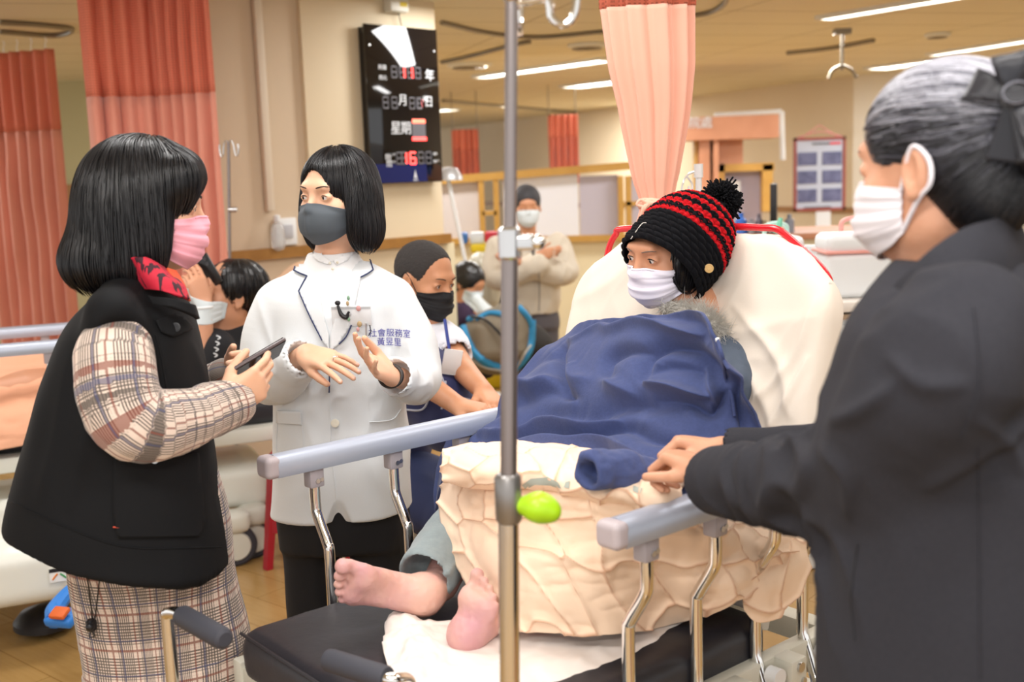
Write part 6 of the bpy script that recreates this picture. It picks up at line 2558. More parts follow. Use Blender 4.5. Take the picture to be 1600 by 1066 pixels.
# badge holder with charms hanging at the chest
bc = on_px(bvd, 549, 494, .010)
bd_ = thing('id_badge', 'white badge holder with small charms clipped at the doctor\'s lapel', 'badge', bc)
f0_ = basis(-_f)
ex, ez = np.array([1, 0, -.02]), np.array([0, -.12, 1])
BDG = mat('badge_card', S('#e9ecef'), .3)
MB().box(bc, (.098, .004, .052), np.array([nrm(ex), nrm(np.cross(ez, ex)), nrm(ez)]), .002).build('badge_card', BDG, bd_)
MB().box(bc + [0, -.004, .020], (.096, .002, .006), np.array([nrm(ex), nrm(np.cross(ez, ex)), nrm(ez)])).build('slot', mat('badge_grey', S('#c3c8cc'), .5), bd_)
rs_ = random.Random(4)
for i in range(7):
    x, z = -.012 + rs_.random() * .034, .045 - i * .013
    MB().ball(bc + [x, -.009, z], (.0035 + .003 * rs_.random(), .003, .005 + .003 * rs_.random())).build('charm', [mat('charm_green', S('#7fa68a'), .5), mat('charm_tan', S('#b39a72'), .5), mat('charm_pink', S('#cf9a98'), .5), mat('charm_silver', S('#c5c6c8'), .3, .5)][i % 4], bd_)
MB().ball(bc + [-.031, -.009, .034], (.007, .004, .006)).tube([bc + [-.031, -.009, .028], bc + [-.024, -.010, .006], bc + [-.012, -.010, -.002], bc + [-.004, -.010, .012]], [.003, .0055, .006, .003], 8, n=16).build('penguin_like_clip', BLACKPL, bd_).name = 'black_clip'
MB().tube([bc + [.044, -.003, -.024], bc + [.046, -.004, -.040], bc + [.040, -.004, -.05]], .0015, 6).build('cord_end', BLACKPL, bd_)
MB().cyl(bc + [.035, -.002, -.02], bc + [.032, .0, -.075], .0022).build('pen', STEEL, bd_)


# ================================================================== grey-haired woman at the right
OY = 1.42
ow = thing('person', 'grey haired woman in a dark grey coat resting her hands on the near rail', 'person', (at(1500, 900, 1.3)[0], 1.32, 0))
hdO = Head(at(1467, 258, OY), (-.68, .73, -.06), (0, 0, 1))
nk = at(1478, 430, OY - .01)
brt = nrm([-.45, -.9, 0])
brt = nrm(np.cross([-.80, .60, 0], [0, 0, 1]))     # her right, away from the camera
sh1, sh2 = at(1500, 500, 1.24), at(1440, 500, 1.60)
el1, wr1 = at(1345, 735, 1.42), at(1112, 738, 1.74)
el2, wr2 = at(1330, 700, 1.80), at(1128, 704, 1.90)
hip = at(1500, 1000, 1.34)
sd = SDF()
hdO.add(sd, nk, .050)
stack(sd, [(nk + [0, 0, -.02], .08, .06), (at(1490, 520, 1.38), .14, .08), (hip, .14, .09)], brt, .03)
for s_ in (-1, 1):
    limb(sd, [hip + brt * s_ * .08, np.array([hip[0], hip[1], .45]) + brt * s_ * .08, np.array([hip[0], hip[1], .07]) + brt * s_ * .08], [.07, .05, .035], .03)
limb(sd, [at(1495, 540, 1.28), el1, wr1], [.03, .033, .025], .02)
limb(sd, [sh2, el2, wr2], [.04, .033, .025], .02)
dw = nrm(at(1052, 712, 1.79) - wr1)
t1, _l = hand(sd, wr1, dw, (-.25, .1, -1), (.3, -.8, .1), (.95, 1.0, 1.05, 1.1), .88, (.8, .4, .4))
dw2 = nrm(at(1066, 690, 1.92) - wr2)
t2, _l = hand(sd, wr2, dw2, (-.25, -.1, -1), (-.1, -.9, .3), (.9, .95, 1.0, 1.0), .88, (.8, .4, .3))
sdf_obj('body', sd, .006, mat('skin_old', S('#d9a487'), .52, sss=.1, bump=(160, .35, .0012), vary=(26, S('#c78e6e'), .3)), ow,
        fine=[(0, hdO.c[0] - .11, hdO.c[0] + .06, .0026), (1, OY - .11, OY + .11, .003), (2, hdO.c[2] - .13, hdO.c[2] + .08, .0026),
              (0, wr1[0] - .14, wr1[0] + .03, .0022), (1, 1.70, 1.99, .0024), (2, wr1[2] - .08, wr1[2] + .09, .0022)])
hdO.brows(ow, mat('brow_grey', S('#6a5d55'), .8), .022, .0016)
hdO.eyes(ow)
hdO.mask(ow, mat('mask_white', S('#e9e4ea'), .75, bump=(60, .25, .002)), sd, top=-.012, half=1.30, pleats=2, bulge=.012, loopm=.0030)
w = hdO.w
hv = SDF().ell(w(0, -.016, .036), (.083, .108, .093), hdO.R, .02)
hv.ell(w(0, -.060, -.035), (.072, .052, .062), hdO.R, .04)
hv.ell(w(0, .110, -.040), (.10, .068, .105), hdO.R, .012, -1)
for x in (-1, 1):
    hv.ell(w(x * .085, .024, -.050), (.030, .044, .062), hdO.R, .010, -1)
    hv.ell(w(x * .088, -.008, -.020), (.016, .024, .040), hdO.R, .008, -1)
hgr = mat('hair_grey', (.3, .3, .32), .38, spec=.5)
g = NT(hgr)
u, v, _ = g.sep(g.uv())
ox, oy, oz = g.sep(g.obj())
hz = float(hdO.c[2])
HG = (hgr, hz)
kz = g.m('MULTIPLY_ADD', oz, 11.0, -11.0 * (hz + .012))
pk_ = g.m('ADD', g.m('MULTIPLY', kz, .85), g.m('MULTIPLY_ADD', u, 1.1, -.55))
cr = g.nt.nodes.new('ShaderNodeValToRGB')
cr.color_ramp.elements[0].position = .12
cr.color_ramp.elements[0].color = (.010, .010, .013, 1)
cr.color_ramp.elements[1].position = .95
cr.color_ramp.elements[1].color = (.50, .50, .56, 1)
e_ = cr.color_ramp.elements.new(.45)
e_.color = (.10, .10, .13, 1)
g.nt.links.new(pk_, cr.inputs[0])
g.color(cr.outputs[0])


def fl_back(P):
    c = hdO.w(0, -.125, .040)
    d = c - P
    return d / (np.linalg.norm(d, axis=1, keepdims=True) + 1e-6) + hdO.R[2] * 0


hair_obj('hair', hv, .0032, hgr, ow, lambda V: (V - hdO.c) @ hdO.R[1] > -.095, fl_back, 5200, .085, 14, .00075, lift=(.0002, .0022), fall=.0, jit=.5)
# bun and bow at the back of the head
bn_c = w(0, -.122, .010)
bn = SDF().ell(bn_c, (.046, .034, .044), hdO.R, .02)
for k in range(5):
    a = k * 1.26
    bn.chain([bn_c + (np.array([.034 * math.cos(a + q), -.012 - .010 * math.sin(q * 2), .032 * math.sin(a + q)])) @ hdO.R for q in (0, .5, 1.0, 1.5)], [.010, .014, .014, .009], .006, n=8)
sdf_obj('bun', bn, .003, hgr, ow, disp=lambda V: .001 * vnoise(V, 260, 2))
BOWM = mat('bow_satin', S('#14151f'), .35, sheen=.3)
bw = thing('hair_bow', 'black satin bow clipped over the bun of the grey haired woman', 'hair bow', w(-.02, -.120, .075))
kc = w(-.050, -.118, .066)
X_, Y_, Z_ = hdO.R


def loop_(d1_, d2_, L, wd_):
    pts = []
    for q in np.linspace(0, 2 * math.pi, 22):
        pts.append(kc + d1_ * L * .5 * (1 - math.cos(q)) + d2_ * wd_ * .32 * math.sin(q))
    V = []
    nn = nrm(np.cross(d1_, d2_))
    for p in pts:
        k = np.linalg.norm(p - kc) / L
        V.append([p - nn * wd_ * (.22 + .35 * k), p, p + nn * wd_ * (.22 + .35 * k)])
    return cloth_net(V, 44, 10, lambda UV, P: .0015 * fbm(P, 60, 3), .002)


outn = nrm(-X_ * .75 - Y_ * .4 + Z_ * .2)
for d1_, L in ((nrm(Y_ * .75 + Z_ * .25 + outn * .25), .052), (nrm(-Y_ * .7 + Z_ * .6 + outn * .2), .06), (nrm(-Y_ * .4 - Z_ * .8 + outn * .2), .062), (nrm(Y_ * .15 + Z_ * .95 + outn * .2), .050)):
    link('bow_loop', loop_(d1_, outn, L, .034), bw, BOWM)
kn_ = sdf_obj('bow_knot', SDF().box(kc + outn * .012, (.016, .009, .013), np.array([nrm(np.cross(outn, Z_)), outn, Z_]), rr=.007), .002, BOWM, bw)
MB().tube([kc + outn * .022 + .015 * math.cos(a) * nrm(np.cross(outn, Z_)) + .012 * math.sin(a) * Z_ for a in np.linspace(0, 2 * math.pi, 24)], .0010, 6, caps=False).build('bow_trim', mat('trim_silver', S('#8d8f9c'), .3, .5), kn_)
for d1_ in (nrm(-Z_ + Y_ * .25), nrm(-Z_ - Y_ * .3)):
    V = [[kc + d1_ * s_ + nrm(np.cross(d1_, outn)) * x_ * (.010 + .12 * s_) + outn * .01 for x_ in (-1, 0, 1)] for s_ in (0, .025, .05, .075)]
    link('bow_tail', cloth_net(V, 20, 8, None, .002), bw, BOWM)
# coat
CG = mat('coat_charcoal', S('#2b2b31'), .9, bump=(350, .3, .001), spec=.25, vary=(220, S('#323238'), .3))
oc_ = SDF()
secs = [(at(1492, 405, 1.38), .075, .070), (at(1496, 440, 1.37), .125, .095), (at(1500, 490, 1.36), .185, .125), (at(1503, 620, 1.35), .190, .155), (at(1508, 760, 1.34), .185, .165), (at(1512, 900, 1.34), .20, .172), (at(1516, 1066, 1.34), .215, .18), (at(1520, 1250, 1.34), .23, .19)]
stack(oc_, secs, brt, .03, 2.2)
a1 = [at(1505, 520, 1.22), at(1455, 600, 1.20), at(1372, 728, 1.30), at(1290, 752, 1.42), at(1190, 752, 1.57), at(1125, 752, 1.70)]
r1 = [.080, .083, .076, .066, .058, .056]
limb(oc_, a1, r1, .03, 30)
a2 = [sh2, at(1330, 690, 1.84), at(1220, 712, 1.88), at(1148, 708, 1.90)]
limb(oc_, a2, [.07, .06, .052, .046], .02, 20)
e = nrm(a1[-1] - a1[-2])
oc_.cap(a1[-1] + e * .012, a1[-1] + e * .07, .047, .05, .004, -1)
e2 = nrm(a2[-1] - a2[-2])
oc_.cap(a2[-1] + e2 * .01, a2[-1] + e2 * .06, .038, .04, .004, -1)
oc_.cap(nk + [0, 0, .03], nk + [0, 0, -.05], .055, .05, .01, -1)
e1 = elbow_folds(a1[3], .15, (.2, .5, .85), .045, .020, 5)
e3 = elbow_folds(a1[1], .18, (.6, .2, -.6), .07, .014, 9)
e4 = elbow_folds(a1[4], .10, (.2, .6, .85), .035, .010, 12)


def do(V):
    q = pj(V)
    h = e1(V) + e3(V) + e4(V) + .004 * folds(V, (0, 0, 1), .13, 2, .12) + .003 * fbm(V, 6, 3, 2)
    h += 1.6 * (V[:, 1] < 1.75) * ridges(q, [([(1250, 690), (1265, 730), (1250, 780)], 10, .008), ([(1310, 660), (1350, 640), (1400, 600)], 12, .008), ([(1290, 700), (1330, 740), (1330, 800)], 10, .007),
                     ([(1390, 560), (1440, 600), (1500, 600)], 12, .006), ([(1210, 700), (1215, 750), (1205, 800)], 9, .006), ([(1450, 760), (1530, 700), (1600, 670)], 12, .008), ([(1520, 650), (1570, 690), (1600, 740)], 10, .006)])
    return h


oct_ = sdf_obj('overcoat', oc_, .0055, CG, ow, disp=do)
bvo = world_bvh(oct_)
# collar: a stand-up fold round the neck running down to the lapel
R_ = [at(1592, 352, 1.40), at(1560, 345, 1.325), at(1500, 368, 1.285), at(1430, 418, 1.29), at(1385, 470, 1.33), at(1352, 520, 1.38), at(1330, 560, 1.42)]
Lw = [at(1612, 440, 1.37), at(1560, 462, 1.27), at(1500, 478, 1.235), at(1440, 505, 1.245), at(1395, 532, 1.28), at(1362, 556, 1.34), at(1336, 580, 1.40)]
col = []
for p, q in zip(R_, Lw):
    p, q = np.asarray(p), np.asarray(q)
    o_ = np.array([0, -.012, .004])
    inn = p + np.array([.01, .030, -.035])
    col.append([inn, p + [0, .008, -.002], p + o_ * .6, (p + q) / 2 + o_ * 1.2, q + o_ * .3])
link('coat_collar', cloth_net(col, 90, 40, lambda UV, P: .002 * fbm(P, 14, 3), .004), oct_, CG)
line_on(bvo, [(1340, 850), (1330, 930), (1336, 1000)], .0016, mat('seam_dark', S('#1f1f24'), .8), 'pocket_slit', oct_, .0005)
line_on(bvo, [(1528, 700), (1530, 850), (1532, 1060)], .0010, CG, 'back_seam', oct_, .0006)
line_on(bvo, [(1522, 480), (1530, 600), (1500, 690)], .0012, CG, 'sleeve_seam', oct_, .0008)
NB = SDF().chain([nk + .048 * math.cos(a) * np.array([1, 0, 0]) + .048 * math.sin(a) * np.array([0, 1, 0]) + [0, 0, -.010] for a in np.linspace(0, 2 * math.pi, 24)], .008, .004)
sdf_obj('inner_collar', NB, .003, mat('inner_grey', S('#9a9490'), .8), ow)
for s_ in (-1, 1):
    shoes(ow, np.array([hip[0], hip[1], 0]) + brt * s_ * .08, (-.85, .5), BLACKPL)

# ================================================================== patient
pp = thing('person', 'patient in a knitted hat and white mask sitting barefoot on the stretcher', 'person', B(.36, .4, MZ))
hdP = Head(at(1044, 390, 2.42), (-.80, -.55, -.20), (.30, .12, 1), .95)
nk = at(1092, 508, 2.42)
hipP = B(.38, .40, MZ + .09)
chest = B(.535, .42, 1.0)
sd = SDF()
hdP.add(sd, nk, .050, low=True)
sd.ell(hipP, (.10, .14, .08), RB, .05)
sd.cap(hipP, chest, .09, .09, .05)
sd.cap(chest, nk, .09, .055, .06)
kL, kR = B(.25, .60, MZ + .13), B(.22, .28, MZ + .12)
# feet: heel, ball, toes
def foot(sd, heel, ball, sole, big, sc=1.0, curlt=0.0):
    """heel and ball of the foot; sole: way the sole faces; big: side of the big toe"""
    d = nrm(ball - heel)
    sole = nrm(sole - d * (sole @ d))
    b = nrm(np.cross(d, sole))
    if b @ np.asarray(big, float) < 0:
        b = -b
    sd.ell(heel - sole * .012, np.array([.030, .034, .030]) * sc, np.array([b, d, sole]), .02)
    sd.chain([heel - sole * .008 - b * .008, (heel + ball) / 2 - b * .016 - sole * .010, ball - b * .020], np.array([.026, .023, .019]) * sc, .02, n=8)
    sd.chain([heel - sole * .016 + b * .006, (heel + ball) / 2 + b * .006 - sole * .024, ball + b * .022], np.array([.027, .021, .022]) * sc, .02, n=8)
    sd.ell(ball + sole * .001, np.array([.042, .022, .017]) * sc, np.array([b, d, sole]), .015)
    for i in range(5):
        o = (.034, .012, -.006, -.022, -.036)[i] * sc
        r = (.0145, .0098, .0092, .0088, .0082)[i] * sc
        st = ball + b * o + d * (.012, .010, .006, 0, -.008)[i] * sc
        L = (.036, .034, .030, .026, .021)[i] * sc
        mid = st + d * L * .6 + sole * (-.004) * sc
        tip = st + d * L + sole * .002 * sc
        sd.chain([st, mid], [r * .9, r * .78], .008)
        sd.chain([mid, tip], [r * .78, r], .003)
    return d


h1, bl1 = at(668, 945, 2.13), at(570, 912, 2.02)
h1, bl1 = at(662, 940, 2.08), at(560, 915, 2.02)
foot(sd, h1, bl1, np.array([-.05, -.9, -.25]), (0, 0, 1), 1.08)
an1 = at(688, 912, 2.16)
sd.chain([h1 + [0.005, .03, .01], an1, B(.16, .60, MZ + .11), kL], [.034, .037, .042, .05], .03)
sd.chain([kL, hipP], [.06, .08], .03)
h2, bl2 = at(722, 992, 1.93), at(748, 944, 1.95)
foot(sd, h2, bl2, np.array([-.62, -.75, -.1]), (-.5, .4, .6), .92)
an2 = at(775, 985, 1.99)
sd.chain([h2 + [.02, .03, .0], an2 * [1, 1, 0] + [0, 0, MZ + .042], B(.12, .30, MZ + .055), kR], [.034, .030, .036, .05], .03)
sd.chain([kR, hipP], [.06, .08], .03)
FM = mat('skin_feet', S('#cf9a8c'), .5, sss=.12, bump=(120, .3, .0012))
g = NT(FM)
ob = g.obj()
c1 = g.mix(g.m('MULTIPLY', g.m('SUBTRACT', g.noise(ob, 9, 3), .35), 2.2), S('#dcb0a0'), S('#bd8290'))
zf = g.sep(ob)[2]
fz = g.m('MINIMUM', g.m('MAXIMUM', g.m('MULTIPLY_ADD', zf, 8.0, -1.9), 0), 1)
g.color(g.mix(fz, c1, S('#c98f6e')))
bp_ = sdf_obj('body', sd, .007, FM, pp, disp=lambda V: -.0010 * np.abs(fbm(V, 70, 3, 2)) * (V[:, 2] < .95),
        fine=[(0, hdP.c[0] - .10, hdP.c[0] + .09, .003), (1, hdP.c[1] - .10, hdP.c[1] + .08, .003), (2, hdP.c[2] - .11, hdP.c[2] + .04, .003),
              (0, h1[0] - .19, h2[0] + .07, .0026), (1, 1.86, 2.16, .0026), (2, MZ - .02, MZ + .20, .0026)])
hdP.eyes(pp, (.002, -.001))
hdP.brows(pp, mat('brow_grey', S('#6a5d55'), .8), .020, .0013)
hdP.mask(pp, mat('mask_lilac', S('#e6e2f0'), .75, bump=(300, .12, .0006)), sd, top=-.014, pleats=2, bulge=.010)
hr = SDF().ell(hdP.w(0, -.02, .0), (.080, .090, .074), hdP.R, .02).ell(hdP.w(-.066, -.005, -.035), (.020, .038, .045), hdP.R, .02).ell(hdP.w(.066, -.005, -.035), (.020, .038, .045), hdP.R, .02)
hr.ell(hdP.w(-.070, .022, -.030), (.014, .030, .050), hdP.R, .02).ell(hdP.w(.070, .022, -.030), (.014, .030, .050), hdP.R, .02)
hr.ell(hdP.w(0, -.07, -.06), (.06, .04, .05), hdP.R, .03)
hr.ell(hdP.w(0, .11, -.02), (.066, .07, .10), hdP.R, .01, -1)
hair_obj('hair', hr, .0045, HAIRB, pp, lambda V: V[:, 2] < hdP.c[2] + .02, flw(hdP), 500, .06, 10, .0009, lift=(0, .003), fall=.6)
# knitted hat
ht = thing('knitted_hat', 'black chunky knitted hat with red stripes and a black pompom on the patient\'s head', 'hat', hdP.w(0, 0, .06))
HC = at(1030, 424, 2.39)
HT = at(1108, 332, 2.47)
HA = nrm(HT - HC)
HL = float(np.linalg.norm(HT - HC)) * 1.10
HX = nrm(np.cross(HA, [0, 1, 0]))
if HX[0] < 0:
    HX = -HX
HY = np.cross(HA, HX)
NH, NR = 25, 62     # rows and stitches round
sub_r, sub_c = 8, 8
nr, nc = 17 * 12, NH * 12
rows_n = 17
hh_ = np.linspace(0, 1, nr)
ang = np.linspace(0, 2 * math.pi, nc, endpoint=False)
Hh, An = np.meshgrid(hh_, ang, indexing='ij')
rad = np.interp(Hh, [0, .04, .12, .3, .5, .68, .82, .92, 1.0], [.094, .099, .102, .104, .1025, .094, .078, .056, .022])
rw = Hh * rows_n
st_ = An / (2 * math.pi) * NH
rp = np.floor(rw)
f_ = rw - rp
cst = st_ + .5 * (rp % 2)
g_ = cst - np.floor(cst)
vshape = np.abs(g_ - .5) * 2
brimk = (rp < 7)
bump_b = np.sqrt(np.clip(1 - ((f_ - .5) / .5) ** 2, 0, 1)) * (.1 + .9 * np.sqrt(np.clip(1 - (((g_ + .45 * (f_ - .5)) % 1 - .5) / .5) ** 2, 0, 1)))
q_ = (f_ + .55 * (1 - vshape)) % 1
bump_s = np.sqrt(np.clip(1 - ((q_ - .5) / .5) ** 2, 0, 1)) * np.sqrt(np.clip(1 - ((vshape - .5) / .55) ** 2, 0, 1))
bumpv = np.where(brimk, bump_b, bump_s)
rad = rad + (.0088 * bumpv - .004) * np.clip((1.02 - Hh) * 6, .2, 1) + .0010 * np.sin(9 * An) * (1 - Hh) + .004 * np.clip(.12 - Hh, 0, 1) / .12
Cc = HC + Hh[..., None] * HL * HA
rad_y = rad * 1.04
P = Cc + rad[..., None] * np.cos(An)[..., None] * HX + rad_y[..., None] * np.sin(An)[..., None] * HY
idx = np.arange(nr * nc).reshape(nr, nc)
nx_ = np.roll(idx, -1, 1)
Q = np.stack([idx[:-1], nx_[:-1], nx_[1:], idx[1:]], -1).reshape(-1, 4)
me = mesh_np('hat', P.reshape(-1, 3), Q)
sw = rw + .55 * (1 - vshape) * (~brimk)
red = (~brimk) & ((np.floor((sw - 7) / 1.18) % 2) == 0) & (sw < 16.6)
set_uv(me, np.stack([red.astype(float), Hh], -1).reshape(-1, 2))
YARN = mat('yarn', S('#0c0c10'), .95, bump=(400, .5, .001), spec=.2)
g = NT(YARN)
u, v, _ = g.sep(g.uv())
g.color(g.mix(g.m('GREATER_THAN', u, .5), S('#0b0b10'), S('#b8121c')))
hb = link('knit', me, ht, YARN)
hb.modifiers.new('t', 'SOLIDIFY').thickness = .004
pc_ = HC + HA * (HL + .026)
rs = np.random.RandomState(3)
n = 1500
dv = rs.randn(n, 3)
dv /= np.linalg.norm(dv, axis=1, keepdims=True)
dv = dv[(dv @ HA) > -.75]
n = len(dv)
tt = np.linspace(0, 1, 6)
Lp = .040 * (.82 + .3 * rs.rand(n))
cur = rs.randn(n, 3) * .25
C = pc_ + (dv[:, None, :] * tt[None, :, None] + cur[:, None, :] * (tt ** 2)[None, :, None] * .5) * Lp[:, None, None]
C[:, :, :] += np.array([0, 0, -.004]) * (tt ** 2)[None, :, None]
T = dv[:, None, :] + 0 * C
a_ = np.cross(T, [0.3, .2, .9])
a_ /= np.linalg.norm(a_, axis=-1, keepdims=True)
b_ = np.cross(T, a_)
V = np.stack([C + .0023 * (math.cos(k) * a_ + math.sin(k) * b_) for k in np.arange(5) * 2 * math.pi / 5], 2)
idx = np.arange(n * 6 * 5).reshape(n, 6, 5)
Q = np.concatenate([np.stack([idx[:, :-1, k], idx[:, :-1, (k + 1) % 5], idx[:, 1:, (k + 1) % 5], idx[:, 1:, k]], -1).reshape(-1, 4) for k in range(5)] + [np.stack([idx[:, -1, 0], idx[:, -1, 1], idx[:, -1, 2], idx[:, -1, 4]], -1)])
link('pompom', mesh_np('pompom', V.reshape(-1, 3), Q), ht, mat('yarn_black', S('#0c0c10'), .95, spec=.2))
hb_bvh = world_bvh(hb)
bp0 = on_px(hb_bvh, 1104, 421, .006)
BTN = mat('wood_button', S('#c9a468'), .5)
if bp0 is not None:
    MB().lathe([(.0085, 0), (.0095, .0015), (.0095, .003), (.007, .0035), (.0065, .0028), (.0045, .0028), (.004, .0035), (.001, .0035)], bp0, 26, basis(-_f)[[0, 2, 1]]).build('wooden_button', BTN, ht)
th_ = [on_px(hb_bvh, *p, .004) for p in ((988, 372), (996, 362), (1003, 352), (1012, 348))]
th_ = [p for p in th_ if p is not None]
if len(th_) > 2:
    MB().tube(th_, .0009, 5, n=12).build('loose_thread', mat('thread_white', S('#d8d2cc'), .8), ht)
# grey padded jacket, fur collar and sweatpants
JM = mat('jacket_slate', S('#4b5666'), .7, bump=(60, .3, .003), vary=(40, S('#566274'), .3))
js = SDF()
js.cap(chest, at(1100, 540, 2.50), .10, .085, .06)
js.chain([at(1110, 545, 2.44), at(1138, 560, 2.36), at(1142, 600, 2.28)], [.07, .066, .055], .03, n=10)
js.chain([at(1060, 530, 2.5), at(1000, 560, 2.6), at(960, 620, 2.6)], [.06, .06, .05], .03, n=10)
js.cap(hipP, chest, .10, .105, .05)
sdf_obj('jacket', js, .007, JM, pp, disp=lambda V: .006 * folds(V, (.3, 0, 1), .05, 3))
FUR = mat('fur_grey', S('#d6d2ca'), .9)
fpath = [at(1040, 482, 2.38), at(1075, 490, 2.355), at(1105, 502, 2.34), at(1128, 522, 2.345), at(1140, 548, 2.33)]
fp = catmull(np.array(fpath), 60)
n = 3600
rs = np.random.RandomState(8)
i_ = rs.randint(0, 60, n)
base = fp[i_] + rs.randn(n, 3) * .006
dv = rs.randn(n, 3) + np.array([.2, -.6, .5])
dv /= np.linalg.norm(dv, axis=1, keepdims=True)
Lp = .028 * (.6 + .7 * rs.rand(n))
tt = np.linspace(0, 1, 5)
cur = vnoise(np.repeat(base[:, None], 3, 1) + np.eye(3) * 3, 50, 2) + rs.randn(n, 3) * .3
C = base[:, None, :] + (dv[:, None] * tt[None, :, None] + .6 * cur[:, None] * (tt ** 2)[None, :, None]) * Lp[:, None, None]
T = dv[:, None, :] + 0 * C
a_ = np.cross(T, [0.3, .2, .9])
a_ /= np.linalg.norm(a_, axis=-1, keepdims=True)
b_ = np.cross(T, a_)
wv = (.0011 * (1 - tt * .8))[None, :, None]
V = np.stack([C + wv * (math.cos(k) * a_ + math.sin(k) * b_) for k in np.arange(3) * 2 * math.pi / 3], 2)
idx = np.arange(n * 5 * 3).reshape(n, 5, 3)
Q = np.concatenate([np.stack([idx[:, :-1, k], idx[:, :-1, (k + 1) % 3], idx[:, 1:, (k + 1) % 3], idx[:, 1:, k]], -1).reshape(-1, 4) for k in range(3)])
fo = link('fur_collar', mesh_np('fur', V.reshape(-1, 3), Q), pp, FUR)
fb = SDF().chain(fpath, [.014, .018, .020, .019, .015], .01, n=20)
sdf_obj('collar_roll', fb, .004, mat('fur_base', S('#c2beb6'), .95), fo, disp=lambda V: .003 * fbm(V, 120, 2))
# sweatpants leg
PM = mat('sweatpants_grey', S('#7f8c90'), .92, bump=(240, .35, .0012), sheen=.3, vary=(90, S('#8b989b'), .3))
ps = SDF()
ck_, c2_ = at(668, 895, 2.14), at(705, 850, 2.24)
ps.chain([ck_, c2_, at(745, 815, 2.33), kL], [.058, .064, .066, .066], .02, n=14)
e = nrm(ck_ - c2_)
ps.cap(ck_ + e * .052, ck_ - e * .02, .052, .046, .004, -1)
ps.cut(ck_ + e * .022 + np.array([0, 0, 0]), e, .006)
ps.chain([kL, hipP], [.07, .09], .03)
ps.chain([B(.17, .29, MZ + .08), kR, hipP], [.045, .065, .09], .03)
sdf_obj('sweatpants', ps, .0045, PM, pp, disp=lambda V: .005 * folds(V, nrm([.3, 1, .2]), .04, 3) + .004 * fbm(V, 14, 2))


# ================================================================== people farther off
def simple_person(label, hc, fwd, skin, hairsel, sc=1.0):
    pass


# seated man in the navy vest
SY = 3.48
sm = thing('person', 'seated man with black mask and navy vest leaning forward on a plastic chair', 'person', (CHX, CHY, .45))
hdS = Head(at(664, 437, SY), (.78, -.55, -.22), (.06, 0, 1), .98)
nk = at(652, 508, SY + .03)
hipS = np.array([CHX - .0, CHY + .02, .54])
rs_s = nrm(np.cross([.75, -.6, 0], [0, 0, 1]))
sh_1, sh_2 = nk + rs_s * .165 + [0, 0, -.055], nk - rs_s * .165 + [0, 0, -.055]
if sh_1[1] > sh_2[1]:
    sh_1, sh_2 = sh_2, sh_1
# near arm rests low, far arm reaches to the right
el_n, wr_n = at(652, 590, 3.22), at(715, 634, 3.02)
sh_f = at(692, 530, 3.46)
el_f, wr_f = at(722, 575, 3.30), at(756, 612, 3.12)
kn_n, kn_f = at(705, 668, 3.05), at(760, 640, 3.10)
kn_n, kn_f = np.array([kn_n[0], 3.15, .52]), np.array([kn_f[0] + .02, 3.22, .54])
sd = SDF()
hdS.add(sd, nk, .052)
sd.cap(nk, hipS, .08, .12, .06)
for s0_, e0_, w0_ in ((sh_1, el_n, wr_n), (sh_f, el_f, wr_f)):
    limb(sd, [s0_, e0_, w0_], [.046, .038, .027], .02)
for kn_ in (kn_n, kn_f):
    limb(sd, [hipS, kn_], [.08, .06], .03)
    limb(sd, [kn_, np.array([kn_[0] - .02, kn_[1] + .02, .08])], [.055, .035], .03)
hand(sd, wr_n, nrm(at(752, 640, 2.98) - wr_n), (0, .1, -1), (.1, -1, 0), (.2, .25, .3, .35), .95)
hand(sd, wr_f, nrm(at(776, 634, 3.04) - wr_f), (-.3, .1, -1), (-.4, -1, 0), (.2, .25, .3, .35), .95)
sdf_obj('body', sd, .0065, SKIN_T, sm, fine=[(0, wr_n[0] - .02, wr_f[0] + .13, .0036), (2, wr_n[2] - .05, wr_n[2] + .09, .0036), (0, hdS.c[0] - .05, hdS.c[0] + .1, .0035), (2, hdS.c[2] - .1, hdS.c[2] + .06, .0035)])
hdS.eyes(sm)
hdS.brows(sm, BROW, .022, .002)
hdS.mask(sm, mat('mask_black', S('#17181c'), .8), sd, top=-.014, pleats=2)
hc_ = SDF().ell(hdS.w(0, -.014, .032), (.0785, .099, .0892), hdS.R, .02).ell(hdS.w(0, .110, .0), (.090, .085, .092), hdS.R, .015, -1).ell(hdS.w(0, -.02, -.105), (.12, .12, .08), hdS.R, .02, -1)
for x in (-1, 1):
    hc_.ell(hdS.w(x * .085, .0, -.03), (.02, .035, .05), hdS.R, .01, -1)
sdf_obj('hair', hc_, .004, mat('hair_cropped', (.035, .030, .029), .8, bump=(400, .8, .003)), sm, disp=lambda V: .0012 * vnoise(V, 380, 2))
PW = mat('polo_white', S('#dfe1ea'), .8, bump=(150, .15, .001))
pw = SDF()
pw.cap(nk + [0, 0, -.05], hipS + [0, 0, .06], .105, .135, .05)
pw.chain([sh_f + [-.03, .02, .0], sh_f + [.005, 0, -.02], (sh_f + el_f) / 2 + [0, 0, .0]], [.07, .068, .060], .02)
pw.chain([sh_1, (sh_1 + el_n) / 2], [.07, .062], .02)
pw.cap((sh_f + el_f) / 2, el_f, .050, .054, .004, -1)
pw.chain([nk + rs_s * .05 + [0, 0, -.002], nk + [.04, -.05, -.02], nk + [.05, -.07, -.05]], [.014, .016, .012], .01)
sdf_obj('polo_shirt', pw, .006, PW, sm, disp=lambda V: .006 * folds(V, (.3, 0, 1), .05, 3))
NV = mat('vest_navy', S('#252d5e'), .75, bump=(200, .2, .001), sheen=.2)
nv = SDF()
nv.cap(nk + [-.01, 0, -.065], hipS + [0, 0, .06], .113, .15, .06)
nv.ell(nk + [.035, -.07, .01], (.05, .045, .10), None, .02, -1)
